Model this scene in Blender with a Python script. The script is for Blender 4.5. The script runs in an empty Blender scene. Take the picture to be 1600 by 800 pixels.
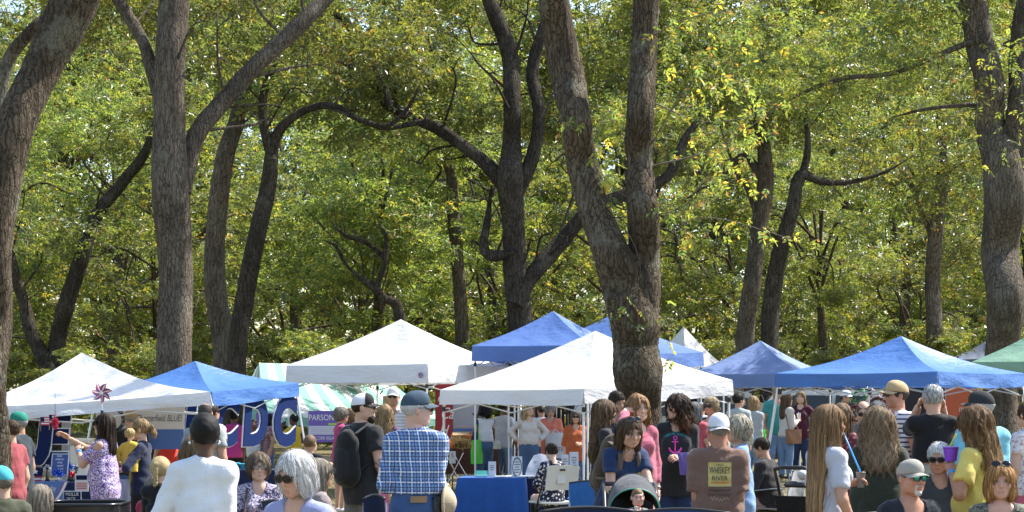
import bpy, math, random
import numpy as np
from mathutils import Vector, Matrix, Euler
R = math.radians
sc = bpy.context.scene
# ---------------------------------------------------------------- camera
FPX = 3000.0; YH = 630.0; CH = 1.65
cd = bpy.data.cameras.new('Camera'); cam = bpy.data.objects.new('Camera', cd)
sc.collection.objects.link(cam); sc.camera = cam
cam.location = (0, 0, CH); cam.rotation_euler = (R(90), 0, 0)
cd.sensor_width = 36; cd.lens = 36 * FPX / 1600; cd.shift_y = (YH - 400) / 1600
cd.clip_start = 0.1; cd.clip_end = 3000
# ---------------------------------------------------------------- sky and sun
SUN_EL, SUN_X, SUN_Y = 52.0, 0.90, 0.44
w = bpy.data.worlds.new('World'); sc.world = w; w.use_nodes = True
nt = w.node_tree; bg = nt.nodes['Background']
sky = nt.nodes.new('ShaderNodeTexSky'); sky.sky_type = 'NISHITA'; sky.sun_disc = False
sky.sun_elevation = R(SUN_EL); sky.sun_rotation = math.atan2(SUN_X, SUN_Y)
sky.air_density = 1.2; sky.dust_density = 1.2; sky.ozone_density = 1.0
nt.links.new(sky.outputs[0], bg.inputs[0]); bg.inputs[1].default_value = 0.13
sl = bpy.data.lights.new('sun', 'SUN'); so = bpy.data.objects.new('sun', sl)
sc.collection.objects.link(so); sl.energy = 4.2; sl.angle = R(0.55); sl.color = (1.0, 0.95, 0.86)
_d = Vector((SUN_X * math.cos(R(SUN_EL)), SUN_Y * math.cos(R(SUN_EL)), math.sin(R(SUN_EL))))
so.rotation_euler = _d.to_track_quat('Z', 'Y').to_euler(); so.location = (20, 20, 40)
vs = sc.view_settings; vs.view_transform = 'Standard'; vs.look = 'None'; vs.gamma = 1
vs.exposure = 1.22; vs.use_curve_mapping = False
cy = sc.cycles; cy.use_denoising = True; cy.max_bounces = 6; cy.transmission_bounces = 4
cy.diffuse_bounces = 3; cy.glossy_bounces = 2; cy.transparent_max_bounces = 6
cy.sample_clamp_indirect = 4; cy.caustics_reflective = False; cy.caustics_refractive = False
# ---------------------------------------------------------------- helpers
RNG = np.random.default_rng(7); random.seed(7)
def X(px, d): return (px - 800) * d / FPX
def Z(py, d): return CH - (py - YH) * d / FPX
def at(px, py, d): return np.array([X(px, d), d, Z(py, d)])
def gz(x, y):
    s1 = min(max((y - 28) / 8, 0), 1); s2 = min(max((x - 1.0) / 3.5, 0), 1)
    s1 = s1 * s1 * (3 - 2 * s1); s2 = s2 * s2 * (3 - 2 * s2)
    return .2 * s1 * s2
def tag(o, label=None, cat=None, group=None, kind=None):
    if label: o['label'] = label
    if cat: o['category'] = cat
    if group: o['group'] = group
    if kind: o['kind'] = kind
    return o
def empty(name, loc=(0, 0, 0), rz=0, label=None, cat=None, group=None):
    o = bpy.data.objects.new(name, None); sc.collection.objects.link(o)
    o.location = loc; o.rotation_euler = (0, 0, rz); o.empty_display_size = .1
    return tag(o, label, cat, group)
def mesh_np(name, V, F, mat=None, smooth=True, col=None):
    """V (n,3); F = (m,k) int array or list of such arrays / list of polygons"""
    me = bpy.data.meshes.new(name)
    V = np.asarray(V, np.float32)
    if isinstance(F, np.ndarray): F = [F]
    if len(F) and not isinstance(F[0], np.ndarray):
        loops = np.array([i for f in F for i in f], np.int32); tot = np.array([len(f) for f in F], np.int32)
    else:
        F = [f for f in F if len(f)]
        loops = np.concatenate([f.ravel() for f in F]).astype(np.int32)
        tot = np.concatenate([np.full(len(f), f.shape[1]) for f in F]).astype(np.int32)
    me.vertices.add(len(V)); me.vertices.foreach_set('co', V.ravel())
    me.loops.add(len(loops)); me.loops.foreach_set('vertex_index', loops)
    me.polygons.add(len(tot))
    st = np.zeros(len(tot), np.int32); st[1:] = np.cumsum(tot)[:-1]
    me.polygons.foreach_set('loop_start', st)
    me.polygons.foreach_set('use_smooth', np.full(len(tot), smooth))
    me.update(calc_edges=True)
    if col is not None:
        a = me.color_attributes.new('col', 'FLOAT_COLOR', 'POINT')
        c = np.ones((len(V), 4), np.float32); c[:, :3] = col
        a.data.foreach_set('color', c.ravel())
    if mat is not None: me.materials.append(mat)
    return me
def link(name, me, parent=None, loc=None):
    o = bpy.data.objects.new(name, me); sc.collection.objects.link(o)
    if parent is not None: o.parent = parent
    if loc is not None: o.location = loc
    return o
def obj(name, V, F, mat, parent=None, smooth=True, col=None):
    return link(name, mesh_np(name, V, F, mat, smooth, col), parent)
class MB:
    """collects shapes, builds ONE mesh object"""
    def __init__(s): s.v = []; s.f = []; s.n = 0
    def add(s, V, F):
        V = np.asarray(V, float); s.v.append(V); s.f += [[i + s.n for i in f] for f in F]; s.n += len(V); return s
    def box(s, c, size, rz=0, M=None, bev=0.0):
        h = np.array(size) / 2.0; b = min(bev, h.min() * .9)
        if b > 0:
            V = []; F = []
            for sx in (-1, 1):
                for sy in (-1, 1):
                    for sz in (-1, 1):
                        q = np.array([sx, sy, sz])
                        for ax in range(3):
                            p = q * (h - b); p[ax] = q[ax] * h[ax]; V.append(p)
            V = np.array(V); idx = lambda a, b_, c_, ax: ((a * 4 + b_ * 2 + c_) * 3 + ax)
            for a in (0, 1):
                F.append([idx(a, 0, 0, 0), idx(a, 1, 0, 0), idx(a, 1, 1, 0), idx(a, 0, 1, 0)])
                F.append([idx(0, a, 0, 1), idx(0, a, 1, 1), idx(1, a, 1, 1), idx(1, a, 0, 1)])
                F.append([idx(0, 0, a, 2), idx(1, 0, a, 2), idx(1, 1, a, 2), idx(0, 1, a, 2)])
                for c2 in (0, 1):
                    F.append([idx(0, a, c2, 1), idx(1, a, c2, 1), idx(1, a, c2, 2), idx(0, a, c2, 2)])
                    F.append([idx(a, 0, c2, 0), idx(a, 1, c2, 0), idx(a, 1, c2, 2), idx(a, 0, c2, 2)])
                    F.append([idx(a, c2, 0, 0), idx(a, c2, 1, 0), idx(a, c2, 1, 1), idx(a, c2, 0, 1)])
                    for e in (0, 1): F.append([idx(a, c2, e, 0), idx(a, c2, e, 1), idx(a, c2, e, 2)])
        else:
            V = np.array([[x, y, z] for x in (-1, 1) for y in (-1, 1) for z in (-1, 1)]) * h
            F = [[0, 1, 3, 2], [4, 6, 7, 5], [0, 4, 5, 1], [2, 3, 7, 6], [0, 2, 6, 4], [1, 5, 7, 3]]
        if rz:
            c0, s0 = math.cos(rz), math.sin(rz)
            V = V @ np.array([[c0, s0, 0], [-s0, c0, 0], [0, 0, 1]])
        if M is not None: V = V @ np.array(M).T
        return s.add(V + np.array(c), F)
    def tube(s, P, r, n=8, cap=True, flat=None):
        V, F = tube_np(P, r, n, flat=flat); F = F.tolist(); k = len(P)
        if cap: F += [list(range(n))[::-1], [(k - 1) * n + i for i in range(n)]]
        return s.add(V, F)
    def ell(s, c, r, n=12, m=8):
        V = [[0, 0, -1]]; F = []
        for j in range(1, m):
            a = -math.pi / 2 + math.pi * j / m
            V += [[math.cos(a) * math.cos(2 * math.pi * i / n), math.cos(a) * math.sin(2 * math.pi * i / n), math.sin(a)] for i in range(n)]
        V.append([0, 0, 1]); L = len(V) - 1
        for i in range(n):
            F.append([0, 1 + (i + 1) % n, 1 + i]); F.append([L, L - n + i, L - n + (i + 1) % n])
            for j in range(m - 2):
                a = 1 + j * n; F.append([a + i, a + (i + 1) % n, a + n + (i + 1) % n, a + n + i])
        return s.add(np.array(V) * np.array(r) + np.array(c), F)
    def grid(s, P):
        P = np.asarray(P, float); a, b = P.shape[:2]
        i = np.arange(a - 1)[:, None] * b + np.arange(b - 1)[None]
        F = np.stack([i, i + 1, i + b + 1, i + b], -1).reshape(-1, 4)
        return s.add(P.reshape(-1, 3), F.tolist())
    def slab(s, P, t):
        """thin solid from a grid: P and P+t (vector)"""
        P = np.asarray(P, float); t = np.asarray(t, float); a, b = P.shape[:2]
        s.grid(P); s.grid((P + t)[::-1])
        for e in (np.stack([P[0], P[0] + t])[::-1], np.stack([P[-1], P[-1] + t]), np.stack([P[:, 0], P[:, 0] + t]), np.stack([P[:, -1], P[:, -1] + t])[::-1]): s.grid(e)
        return s
    def build(s, name, mat, parent=None, smooth=False):
        return obj(name, np.concatenate(s.v), s.f, mat, parent, smooth)
def nrm(v): v = np.asarray(v, float); return v / max(np.linalg.norm(v), 1e-9)
def tube_np(P, r, n=8, flat=None):
    P = np.asarray(P, float); k = len(P)
    r = np.full(k, r, float) if np.ndim(r) == 0 else np.asarray(r, float)
    T = np.gradient(P, axis=0); T /= np.maximum(np.linalg.norm(T, axis=1, keepdims=True), 1e-9)
    ref = np.array([0.13, 1, .07]) if abs(T[0][1]) < .9 else np.array([1, .1, 0.05])
    if flat is not None: ref = np.asarray(flat[0], float)
    u = nrm(np.cross(T[0], ref)); a = np.linspace(0, 2 * np.pi, n, endpoint=False); V = []
    for i in range(k):
        u = nrm(u - T[i] * np.dot(u, T[i])); v = np.cross(T[i], u)
        fu, fv = (1, 1) if flat is None else (1, flat[1])
        V.append(P[i] + r[i] * (np.cos(a)[:, None] * u * fu + np.sin(a)[:, None] * v * fv))
    i = np.arange(k - 1)[:, None] * n; j = np.arange(n)[None]
    F = np.stack([i + j, i + (j + 1) % n, i + n + (j + 1) % n, i + n + j], -1).reshape(-1, 4)
    return np.concatenate(V), F
def spline(P, m):
    """Catmull-Rom through the rows of P, m samples per span (any number of columns)"""
    P = np.asarray(P, float); Q = np.vstack([2 * P[0] - P[1], P, 2 * P[-1] - P[-2]]); out = []
    for i in range(1, len(Q) - 2):
        for t in np.linspace(0, 1, m, endpoint=False):
            a, b, c, d = Q[i - 1], Q[i], Q[i + 1], Q[i + 2]
            out.append(.5 * (2 * b + (c - a) * t + (2 * a - 5 * b + 4 * c - d) * t * t + (3 * b - a - 3 * c + d) * t ** 3))
    return np.array(out + [P[-1]])
# ---------------------------------------------------------------- material helpers
_mats = {}
def newmat(name):
    m = bpy.data.materials.new(name); m.use_nodes = True
    return m, m.node_tree, m.node_tree.nodes['Principled BSDF']
def N(nt, t, **kw):
    n = nt.nodes.new('ShaderNode' + t)
    for k, v in kw.items():
        if k.startswith('i_'):
            key = k[2:]; key = int(key) if key.isdigit() else key.replace('_', ' ')
            n.inputs[key].default_value = v
        else: setattr(n, k, v)
    return n
def ramp(nt, src, stops):
    r = nt.nodes.new('ShaderNodeValToRGB'); e = r.color_ramp.elements
    while len(e) < len(stops): e.new(0.5)
    for el, (p, c) in zip(e, stops):
        el.position = p; el.color = (*c, 1) if len(c) == 3 else c
    nt.links.new(src, r.inputs[0]); return r.outputs[0]
def mixc(nt, fac, a, b, mode='MIX'):
    m = nt.nodes.new('ShaderNodeMix'); m.data_type = 'RGBA'; m.blend_type = mode
    for s, k in ((fac, 0), (a, 6), (b, 7)):
        if hasattr(s, 'is_linked'): nt.links.new(s, m.inputs[k])
        elif k == 0: m.inputs[k].default_value = s
        else: m.inputs[k].default_value = (*s, 1)
    return m.outputs[2]
def mth(nt, op, a, b=None, c=None):
    m = nt.nodes.new('ShaderNodeMath'); m.operation = op
    for k, s in enumerate((a, b, c)):
        if s is None: continue
        if hasattr(s, 'is_linked'): nt.links.new(s, m.inputs[k])
        else: m.inputs[k].default_value = s
    return m.outputs[0]
def objco(nt): return N(nt, 'TexCoord').outputs['Object']
def mapping(nt, vec, scale=(1, 1, 1), rot=(0, 0, 0), loc=(0, 0, 0)):
    m = N(nt, 'Mapping'); m.inputs['Scale'].default_value = scale; m.inputs['Rotation'].default_value = rot; m.inputs['Location'].default_value = loc
    nt.links.new(vec, m.inputs[0]); return m.outputs[0]
def noise(nt, vec, scale, detail=3, rough=.55):
    n = N(nt, 'TexNoise'); n.inputs['Scale'].default_value = scale; n.inputs['Detail'].default_value = detail; n.inputs['Roughness'].default_value = rough
    nt.links.new(vec, n.inputs['Vector']); return n.outputs[0]
def bump(nt, bsdf, h, strength=.3, dist=.01):
    b = N(nt, 'Bump'); b.inputs['Strength'].default_value = strength; b.inputs['Distance'].default_value = dist
    nt.links.new(h, b.inputs['Height']); nt.links.new(b.outputs[0], bsdf.inputs['Normal'])
def plain(name, col, rough=.6, metal=0, spec=.5, var=.12, nscale=6.0, bmp=0.0):
    key = ('plain', name, col, rough, metal, var, bmp)
    if key in _mats: return _mats[key]
    m, nt, b = newmat(name)
    n = noise(nt, objco(nt), nscale, 4)
    c = mixc(nt, n, tuple(max(0, x * (1 - var)) for x in col), tuple(min(1, x * (1 + var)) for x in col))
    nt.links.new(c, b.inputs['Base Color']); b.inputs['Roughness'].default_value = rough
    b.inputs['Metallic'].default_value = metal; b.inputs['Specular IOR Level'].default_value = spec
    if bmp: bump(nt, b, noise(nt, objco(nt), nscale * 8, 3), bmp, .004)
    _mats[key] = m; return m
def vcol(name, rough=.6, spec=.4, sss=0, nvar=.12, nscale=30, bmp=.1):
    """base colour from the 'col' attribute"""
    key = ('vcol', name)
    if key in _mats: return _mats[key]
    m, nt, b = newmat(name)
    a = N(nt, 'Attribute'); a.attribute_name = 'col'
    n = noise(nt, objco(nt), nscale, 4)
    g = mth(nt, 'MULTIPLY_ADD', n, nvar * 2, 1 - nvar)
    c = mixc(nt, 1.0, a.outputs['Color'], N(nt, 'CombineColor').outputs[0], 'MULTIPLY')
    cc = [x for x in nt.nodes if x.bl_idname == 'ShaderNodeCombineColor'][0]
    for k in range(3): nt.links.new(g, cc.inputs[k])
    nt.links.new(c, b.inputs['Base Color']); b.inputs['Roughness'].default_value = rough
    b.inputs['Specular IOR Level'].default_value = spec
    if sss: b.inputs['Subsurface Weight'].default_value = sss; b.inputs['Subsurface Radius'].default_value = (.01, .004, .002)
    if bmp: bump(nt, b, noise(nt, objco(nt), nscale * 4, 3), bmp, .003)
    _mats[key] = m; return m
# ================================================================ ground
def ground_mat():
    m, nt, b = newmat('dry_grass_ground'); co = objco(nt)
    n1 = noise(nt, co, .5, 5); n2 = noise(nt, co, 6, 6, .7); n3 = noise(nt, co, 60, 4, .7)
    c1 = ramp(nt, n1, [(.3, (.13, .115, .04)), (.5, (.24, .19, .085)), (.7, (.33, .26, .13))])
    c2 = ramp(nt, n2, [(.35, (.09, .085, .03)), (.6, (.34, .27, .13))])
    c = mixc(nt, .5, c1, c2); c = mixc(nt, mth(nt, 'MULTIPLY', n3, .5), c, (.07, .06, .03))
    nt.links.new(c, b.inputs['Base Color']); b.inputs['Roughness'].default_value = .95
    bump(nt, b, mth(nt, 'ADD', n3, mth(nt, 'MULTIPLY', n2, 2.0)), .8, .04); return m
gx = np.unique(np.concatenate([np.linspace(-600, -40, 12), np.linspace(-40, 40, 161), np.linspace(40, 600, 12)]))
gy = np.unique(np.concatenate([np.linspace(-200, 4, 8), np.linspace(4, 60, 113), np.linspace(60, 1500, 30)]))
GP = np.array([[[x, y, gz(x, y) if abs(x) < 60 else gz(math.copysign(60, x), y)] for y in gy] for x in gx])
GP[..., 2] += .012 * np.sin(GP[..., 0] * 1.7 + np.sin(GP[..., 1] * .9)) * (np.abs(GP[..., 0]) < 40) - .012
mb = MB(); mb.grid(GP.transpose(1, 0, 2)); g = mb.build('ground', ground_mat(), None, True); g['kind'] = 'structure'
g['label'] = 'dry yellow-green grass of the park'
# dry grass blades
n = 60000
gyv = RNG.uniform(11, 46, n); gxv = RNG.uniform(-.3, .3, n) * gyv
gzv = np.array([gz(a, b) for a, b in zip(gxv, gyv)]) - .015
a = RNG.uniform(0, 2 * np.pi, n); hh = RNG.uniform(.02, .07, n) ; ww = RNG.uniform(.004, .010, n)
P0 = np.stack([gxv, gyv, gzv], 1); sd = np.stack([np.cos(a), np.sin(a), 0 * a], 1) * ww[:, None]
tipv = P0 + np.stack([RNG.normal(0, .03, n), RNG.normal(0, .03, n), hh], 1)
V = np.stack([P0 - sd, P0 + sd, tipv], 1).reshape(-1, 3); F = np.arange(3 * n).reshape(-1, 3)
t = RNG.random(n); cg = np.where(t[:, None] < .6, [[.36, .29, .13]], [[.13, .15, .045]]) * RNG.uniform(.7, 1.2, (n, 1))
tag(obj('grass', V, F, vcol('grass_blade', .8, .2, 0, 0, 1, 0), None, False, np.repeat(cg, 3, 0)), 'thin dry grass blades over the park ground', 'grass', kind='stuff')

# ================================================================ trees
def bark_mat(name, dark, light, lichen, sc_=1.0):
    m, nt, b = newmat(name); co = objco(nt)
    wv = N(nt, 'VectorMath', operation='MULTIPLY_ADD'); wv.inputs[1].default_value = (.10, .10, .25)
    tn = N(nt, 'TexNoise', i_Scale=5.0); nt.links.new(co, tn.inputs['Vector']); nt.links.new(tn.outputs['Color'], wv.inputs[0]); nt.links.new(co, wv.inputs[2])
    def vor(scale, zf):
        v = N(nt, 'TexVoronoi', feature='DISTANCE_TO_EDGE'); v.inputs['Scale'].default_value = scale * sc_; nt.links.new(mapping(nt, wv.outputs[0], (1, 1, zf)), v.inputs['Vector']); return v.outputs[0]
    v1 = mth(nt, 'MINIMUM', mth(nt, 'MULTIPLY', vor(15, .13), 3.0), .5); v2 = mth(nt, 'MINIMUM', mth(nt, 'MULTIPLY', vor(36, .22), 2.4), .4)
    fine = noise(nt, mapping(nt, co, (1, 1, .4)), 38 * sc_, 6, .8)
    h = mth(nt, 'ADD', mth(nt, 'ADD', mth(nt, 'MULTIPLY', v1, .9), mth(nt, 'MULTIPLY', v2, .7)), mth(nt, 'MULTIPLY', fine, .6))
    c = ramp(nt, h, [(.28, dark), (.62, tuple(a * .55 + b_ * .45 for a, b_ in zip(dark, light))), (.95, light)])
    c = mixc(nt, ramp(nt, noise(nt, mapping(nt, co, (1, 1, .5)), 1.6, 4, .6), [(.35, (.75, .75, .75)), (.65, (0, 0, 0))]), c, tuple(x * 1.6 for x in dark), 'MIX')
    ln = ramp(nt, mth(nt, 'ADD', mth(nt, 'MULTIPLY', noise(nt, co, 2.5, 3), .55), mth(nt, 'MULTIPLY', noise(nt, co, 16, 6, .75), .45)), [(.52, (0, 0, 0)), (.60, (1, 1, 1))])
    c = mixc(nt, mth(nt, 'MULTIPLY', ln, lichen), c, (.34, .34, .27))
    nt.links.new(c, b.inputs['Base Color']); b.inputs['Roughness'].default_value = .95; b.inputs['Specular IOR Level'].default_value = .15
    bump(nt, b, h, 1.0, .06); return m
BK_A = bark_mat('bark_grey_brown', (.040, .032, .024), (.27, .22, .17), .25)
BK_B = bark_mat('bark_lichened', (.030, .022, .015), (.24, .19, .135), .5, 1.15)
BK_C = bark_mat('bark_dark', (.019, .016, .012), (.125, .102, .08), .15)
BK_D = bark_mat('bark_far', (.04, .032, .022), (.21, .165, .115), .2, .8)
TWIG = plain('twig', (.17, .14, .11), .85, var=.3)
def leaf_mat(name, tr=.5, gloss=.34):
    m, nt, b = newmat(name)
    a = N(nt, 'Attribute'); a.attribute_name = 'col'
    hs = N(nt, 'HueSaturation'); nt.links.new(a.outputs['Color'], hs.inputs['Color'])
    oi = N(nt, 'ObjectInfo')
    hs.inputs['Saturation'].default_value = .96
    nt.links.new(mth(nt, 'MULTIPLY_ADD', oi.outputs['Random'], .03, .485), hs.inputs['Hue'])
    nt.links.new(mth(nt, 'MULTIPLY_ADD', oi.outputs['Random'], .55, .73), hs.inputs['Value'])
    nt.links.new(hs.outputs[0], b.inputs['Base Color']); b.inputs['Roughness'].default_value = gloss
    b.inputs['Specular IOR Level'].default_value = .7
    t = N(nt, 'BsdfTranslucent'); c = mixc(nt, 1.0, hs.outputs[0], (1.0, .98, .55), 'MULTIPLY')
    g2 = N(nt, 'HueSaturation'); nt.links.new(c, g2.inputs['Color']); g2.inputs['Value'].default_value = 2.8
    nt.links.new(g2.outputs[0], t.inputs['Color'])
    mx = N(nt, 'MixShader'); mx.inputs[0].default_value = tr
    nt.links.new(b.outputs[0], mx.inputs[1]); nt.links.new(t.outputs[0], mx.inputs[2])
    nt.links.new(mx.outputs[0], nt.nodes['Material Output'].inputs['Surface']); return m
LEAF = leaf_mat('leaf'); LEAF_NEAR = leaf_mat('leaf_near', .55, .5)
GREENS = np.array([[.118, .140, .032], [.090, .120, .032], [.148, .157, .036], [.070, .096, .038]])
YEL = np.array([[.24, .21, .03], [.30, .20, .035], [.20, .21, .035]]); BRN = np.array([[.16, .08, .03]])
def sprays(C, n_leaf, size, rng, yellow=.05, brown=.01, droop=.5, wid=.42, tint=None):
    """compound leaves at C (n,3): rhombic leaflets along a short rachis. returns V,F,col"""
    n = len(C); az = rng.uniform(0, 2 * np.pi, n); dr = rng.normal(-droop, .35, n)
    ax = np.stack([np.cos(az) * np.cos(dr), np.sin(az) * np.cos(dr), np.sin(dr)], 1)
    up = np.array([0, 0, 1.0]) + rng.normal(0, .45, (n, 3)); sd = np.cross(ax, up); sd /= np.linalg.norm(sd, axis=1, keepdims=True)
    nn = np.cross(sd, ax); L = size * rng.uniform(.7, 1.25, n)
    k = np.arange(n_leaf); tpos = (k // 2 + .6) / ((n_leaf + 1) // 2 + .3); sg = np.where(k % 2, 1., -1.); sg[-1] = 0 if n_leaf % 2 else sg[-1]
    base = C[:, None] + ax[:, None] * (L[:, None, None] * 2.1 * tpos[None, :, None])
    d = ax[:, None] * (.55 + .8 * (sg == 0))[None, :, None] + sd[:, None] * sg[None, :, None] + rng.normal(0, .22, (n, n_leaf, 3))
    d /= np.linalg.norm(d, axis=2, keepdims=True)
    nr = nn[:, None] + rng.normal(0, .35, (n, n_leaf, 3)); s2 = np.cross(d, nr); s2 /= np.linalg.norm(s2, axis=2, keepdims=True)
    l = L[:, None] * rng.uniform(.75, 1.2, (n, n_leaf)); wd = l * wid * .5
    cdn = np.cross(s2, d)
    p0 = base; p3 = base + d * l[..., None] - cdn * (l * .12)[..., None]
    mid = base + d * (l * .48)[..., None] + cdn * (l * .03)[..., None]
    V = np.stack([p0, mid + s2 * wd[..., None], p3, mid - s2 * wd[..., None]], 2).reshape(-1, 3)
    F = np.arange(len(V)).reshape(-1, 4)
    cl = GREENS[rng.integers(0, 4, n)] if tint is None else GREENS[rng.integers(0, 4, n)] * .5 + np.array(tint) * .5
    cl = cl * rng.uniform(.75, 1.25, (n, 1)); cl = np.repeat(cl[:, None], n_leaf, 1)
    r = rng.random((n, n_leaf)) ; rs = rng.random(n)[:, None]
    y = (r < yellow * .5) | (rs < yellow * .5)
    cl[y] = YEL[rng.integers(0, 3, y.sum())]; bz = r > 1 - brown; cl[bz] = BRN[0]
    cl *= rng.uniform(.85, 1.15, (n, n_leaf, 1))
    return V, F, np.repeat(cl.reshape(-1, 3), 4, 0)
def blob_points(C, rad, counts, rng, flat=.55):
    out = []
    for c, r, k in zip(C, rad, counts):
        q = rng.normal(0, 1, (k, 3)); q /= np.linalg.norm(q, axis=1, keepdims=True)
        q *= (rng.random((k, 1)) ** .45); out.append(c + q * r * np.array([1, 1, flat]))
    return np.concatenate(out)
def limb_tubes(mb, a, b, r0, rng, sag=.15, n=7, wig=.12):
    a = np.asarray(a, float); b = np.asarray(b, float); L = np.linalg.norm(b - a)
    mid = (a + b) / 2 + np.array([0, 0, L * sag]) + rng.normal(0, wig * L, 3) * np.array([1, 1, .5])
    q = (mid + b) / 2 + rng.normal(0, wig * L * .6, 3)
    P = spline([a, mid, q, b], n); mb.tube(P, np.linspace(r0, r0 * .22, len(P)), 6, False); return P
def crown_template(seed, rx, ry, rz, nclus, per, size, yellow, z0=0.0):
    """crown centred on origin of the trunk top; returns leaf mesh and limb mesh"""
    rng = np.random.default_rng(seed); C = []
    while len(C) < nclus:
        q = rng.uniform(-1, 1, 3); l = np.linalg.norm(q)
        if .3 < l < 1 and rng.random() < l: C.append(q * np.array([rx, ry, rz]) + np.array([0, 0, z0]))
    C = np.array(C); rad = rng.uniform(.16, .30, nclus) * rx
    P = blob_points(C, rad, np.full(nclus, per), rng, .5)
    V, F, col = sprays(P, 7, size, rng, yellow, .01)
    me = mesh_np('crown', V, F, LEAF, False, col)
    mb = MB(); base = np.array([0, 0, z0 - rz * .95])
    for c in C[::3]: limb_tubes(mb, base + np.array([0, 0, rng.uniform(0, rz * .9)]), c, .035 * rx * .38, rng, .2)
    return me, mesh_np('limbs', np.concatenate(mb.v), mb.f, BK_D, True)
TPL = [crown_template(11 + i, 4.6, 4.2, 4.2, 44, 92, .145, [.03, .07, .02, .11][i]) for i in range(4)]
TPS = [crown_template(41 + i, 3.0, 2.6, 2.6, 26, 110, .14, [.04, .10][i]) for i in range(2)]
def trunk_mesh(path, radii, seed, nside=20, rough=.06, mats=None, dens=10):
    """path (k,3), radii (k): gnarled tube with buttress and lumps"""
    PR = spline(np.column_stack([path, radii]), dens); P, r = PR[:, :3], PR[:, 3]
    V, F = tube_np(P, r, nside); rng = np.random.default_rng(seed); k = len(P)
    a = np.linspace(0, 2 * np.pi, nside, endpoint=False)[None]; s = np.arange(k)[:, None] * .45
    ph = rng.uniform(0, 6.3, 6)
    dd = .5 * np.sin(3 * a + ph[0] + .13 * s) + .35 * np.sin(5 * a + ph[1] - .2 * s) + .4 * np.sin(2 * a + ph[2] + .55 * s) + rng.normal(0, .3, (k, nside))
    C = np.repeat(P, nside, 0); V = C + (V - C) * (1 + rough * dd.reshape(-1, 1))
    return V, F
def build_tree(name, label, cat, base, stems, mat, crown=None, group=None, seed=1, twigs=None):
    """stems: list of (path3d, radii, sides); one trunk mesh with its limbs; crown mesh"""
    root = empty(name, base, 0, label, cat, group); b = np.array(base); VV = []; FF = []; n = 0
    for i, (p, r, sd) in enumerate(stems):
        r = np.array(r); r[-1] *= .3
        V, F = trunk_mesh(np.asarray(p), r, seed + i, sd); VV.append(V - b); FF.append(F + n); n += len(V)
    brg = np.random.default_rng(seed + 77); mbb = MB()
    for i, (p, r, sd) in enumerate(stems if b[1] > 30 else []):
        PR = spline(np.column_stack([p, r]), 6); L_ = len(PR); st_ = int(L_ * (.62 if i == 0 else .2))
        for k in range(st_, L_ - 2, 3):
            r0 = min(PR[k, 3] * .24, .036)
            if r0 < .010 or brg.random() < .3: continue
            tdir = nrm(PR[k + 1, :3] - PR[k, :3]); sdv = nrm(np.cross(tdir, brg.normal(0, 1, 3))); L2 = brg.uniform(14, 34) * r0 + .5
            e = PR[k, :3] + (sdv * 1.0 + tdir * .6 + np.array([0, 0, brg.uniform(-.15, .5)])) * L2; Pb = limb_tubes(mbb, PR[k, :3] - b, e - b, r0, brg, .05, 5, .14)
            for q in (.45, .7, .9):
                if r0 > .02: s0 = Pb[int(q * (len(Pb) - 1))]; limb_tubes(mbb, s0, s0 + nrm(brg.normal(0, 1, 3) + tdir * .5) * L2 * .45, r0 * .4, brg, .05, 4, .15)
    if mbb.n: VV.append(np.concatenate(mbb.v)); FF.append(np.array(mbb.f) + n); n += mbb.n
    obj('trunk', np.concatenate(VV), np.concatenate(FF), mat, root)
    if twigs: 
        mb = MB()
        for P, r in twigs: mb.tube(np.asarray(P) - b, np.linspace(r, r * .25, len(P)), 5, False)
        mb.build('twigs', TWIG, root, True)
    if crown is not None:
        V, F, col = crown; obj('crown', V - b, F, LEAF if not twigs else LEAF_NEAR, root, False, col)
    return root
def pxpath(pts, d, dd=0):
    """(px, py, width px) -> 3D path at distance d and radii"""
    P = []; r = []
    for i, (x, y, wpx) in enumerate(pts):
        di = d + dd * i; P.append(at(x, y, di) + (np.array([0, (i > 1) * math.sin(i * 2.1 + x) * wpx * di / FPX * .35, 0]))); r.append(wpx * di / FPX / 2 * (.96 + .04 * math.sin(i * 3.7 + y)))
    return np.array(P), np.array(r)
def foot(pts, d, w_):
    """extend a trunk path down to the ground with a flare"""
    x, y, _ = pts[0]; p = at(x, y, d); g0 = gz(p[0], d); ypx = YH + (CH - g0 + .1) * FPX / d
    return [(x, ypx, w_ * 1.45), (x, ypx - .25 * FPX / d, w_ * 1.12)] + pts
def crown_clusters(C, rad, per, size, seed, yellow, nl=7, brown=.01, flat=.5, droop=.5, wid=.42):
    rng = np.random.default_rng(seed); C = np.asarray(C)
    P = blob_points(C, np.full(len(C), rad) if np.ndim(rad) == 0 else rad, np.full(len(C), per), rng, flat)
    return sprays(P, nl, size, rng, yellow, brown, droop, wid)
def rand_clusters(x0, x1, y0, y1, d0, d1, n, seed):
    rng = np.random.default_rng(seed); d = rng.uniform(d0, d1, n)
    return np.array([at(a, b, c) for a, b, c in zip(rng.uniform(x0, x1, n), rng.uniform(y0, y1, n), d)])
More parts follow.
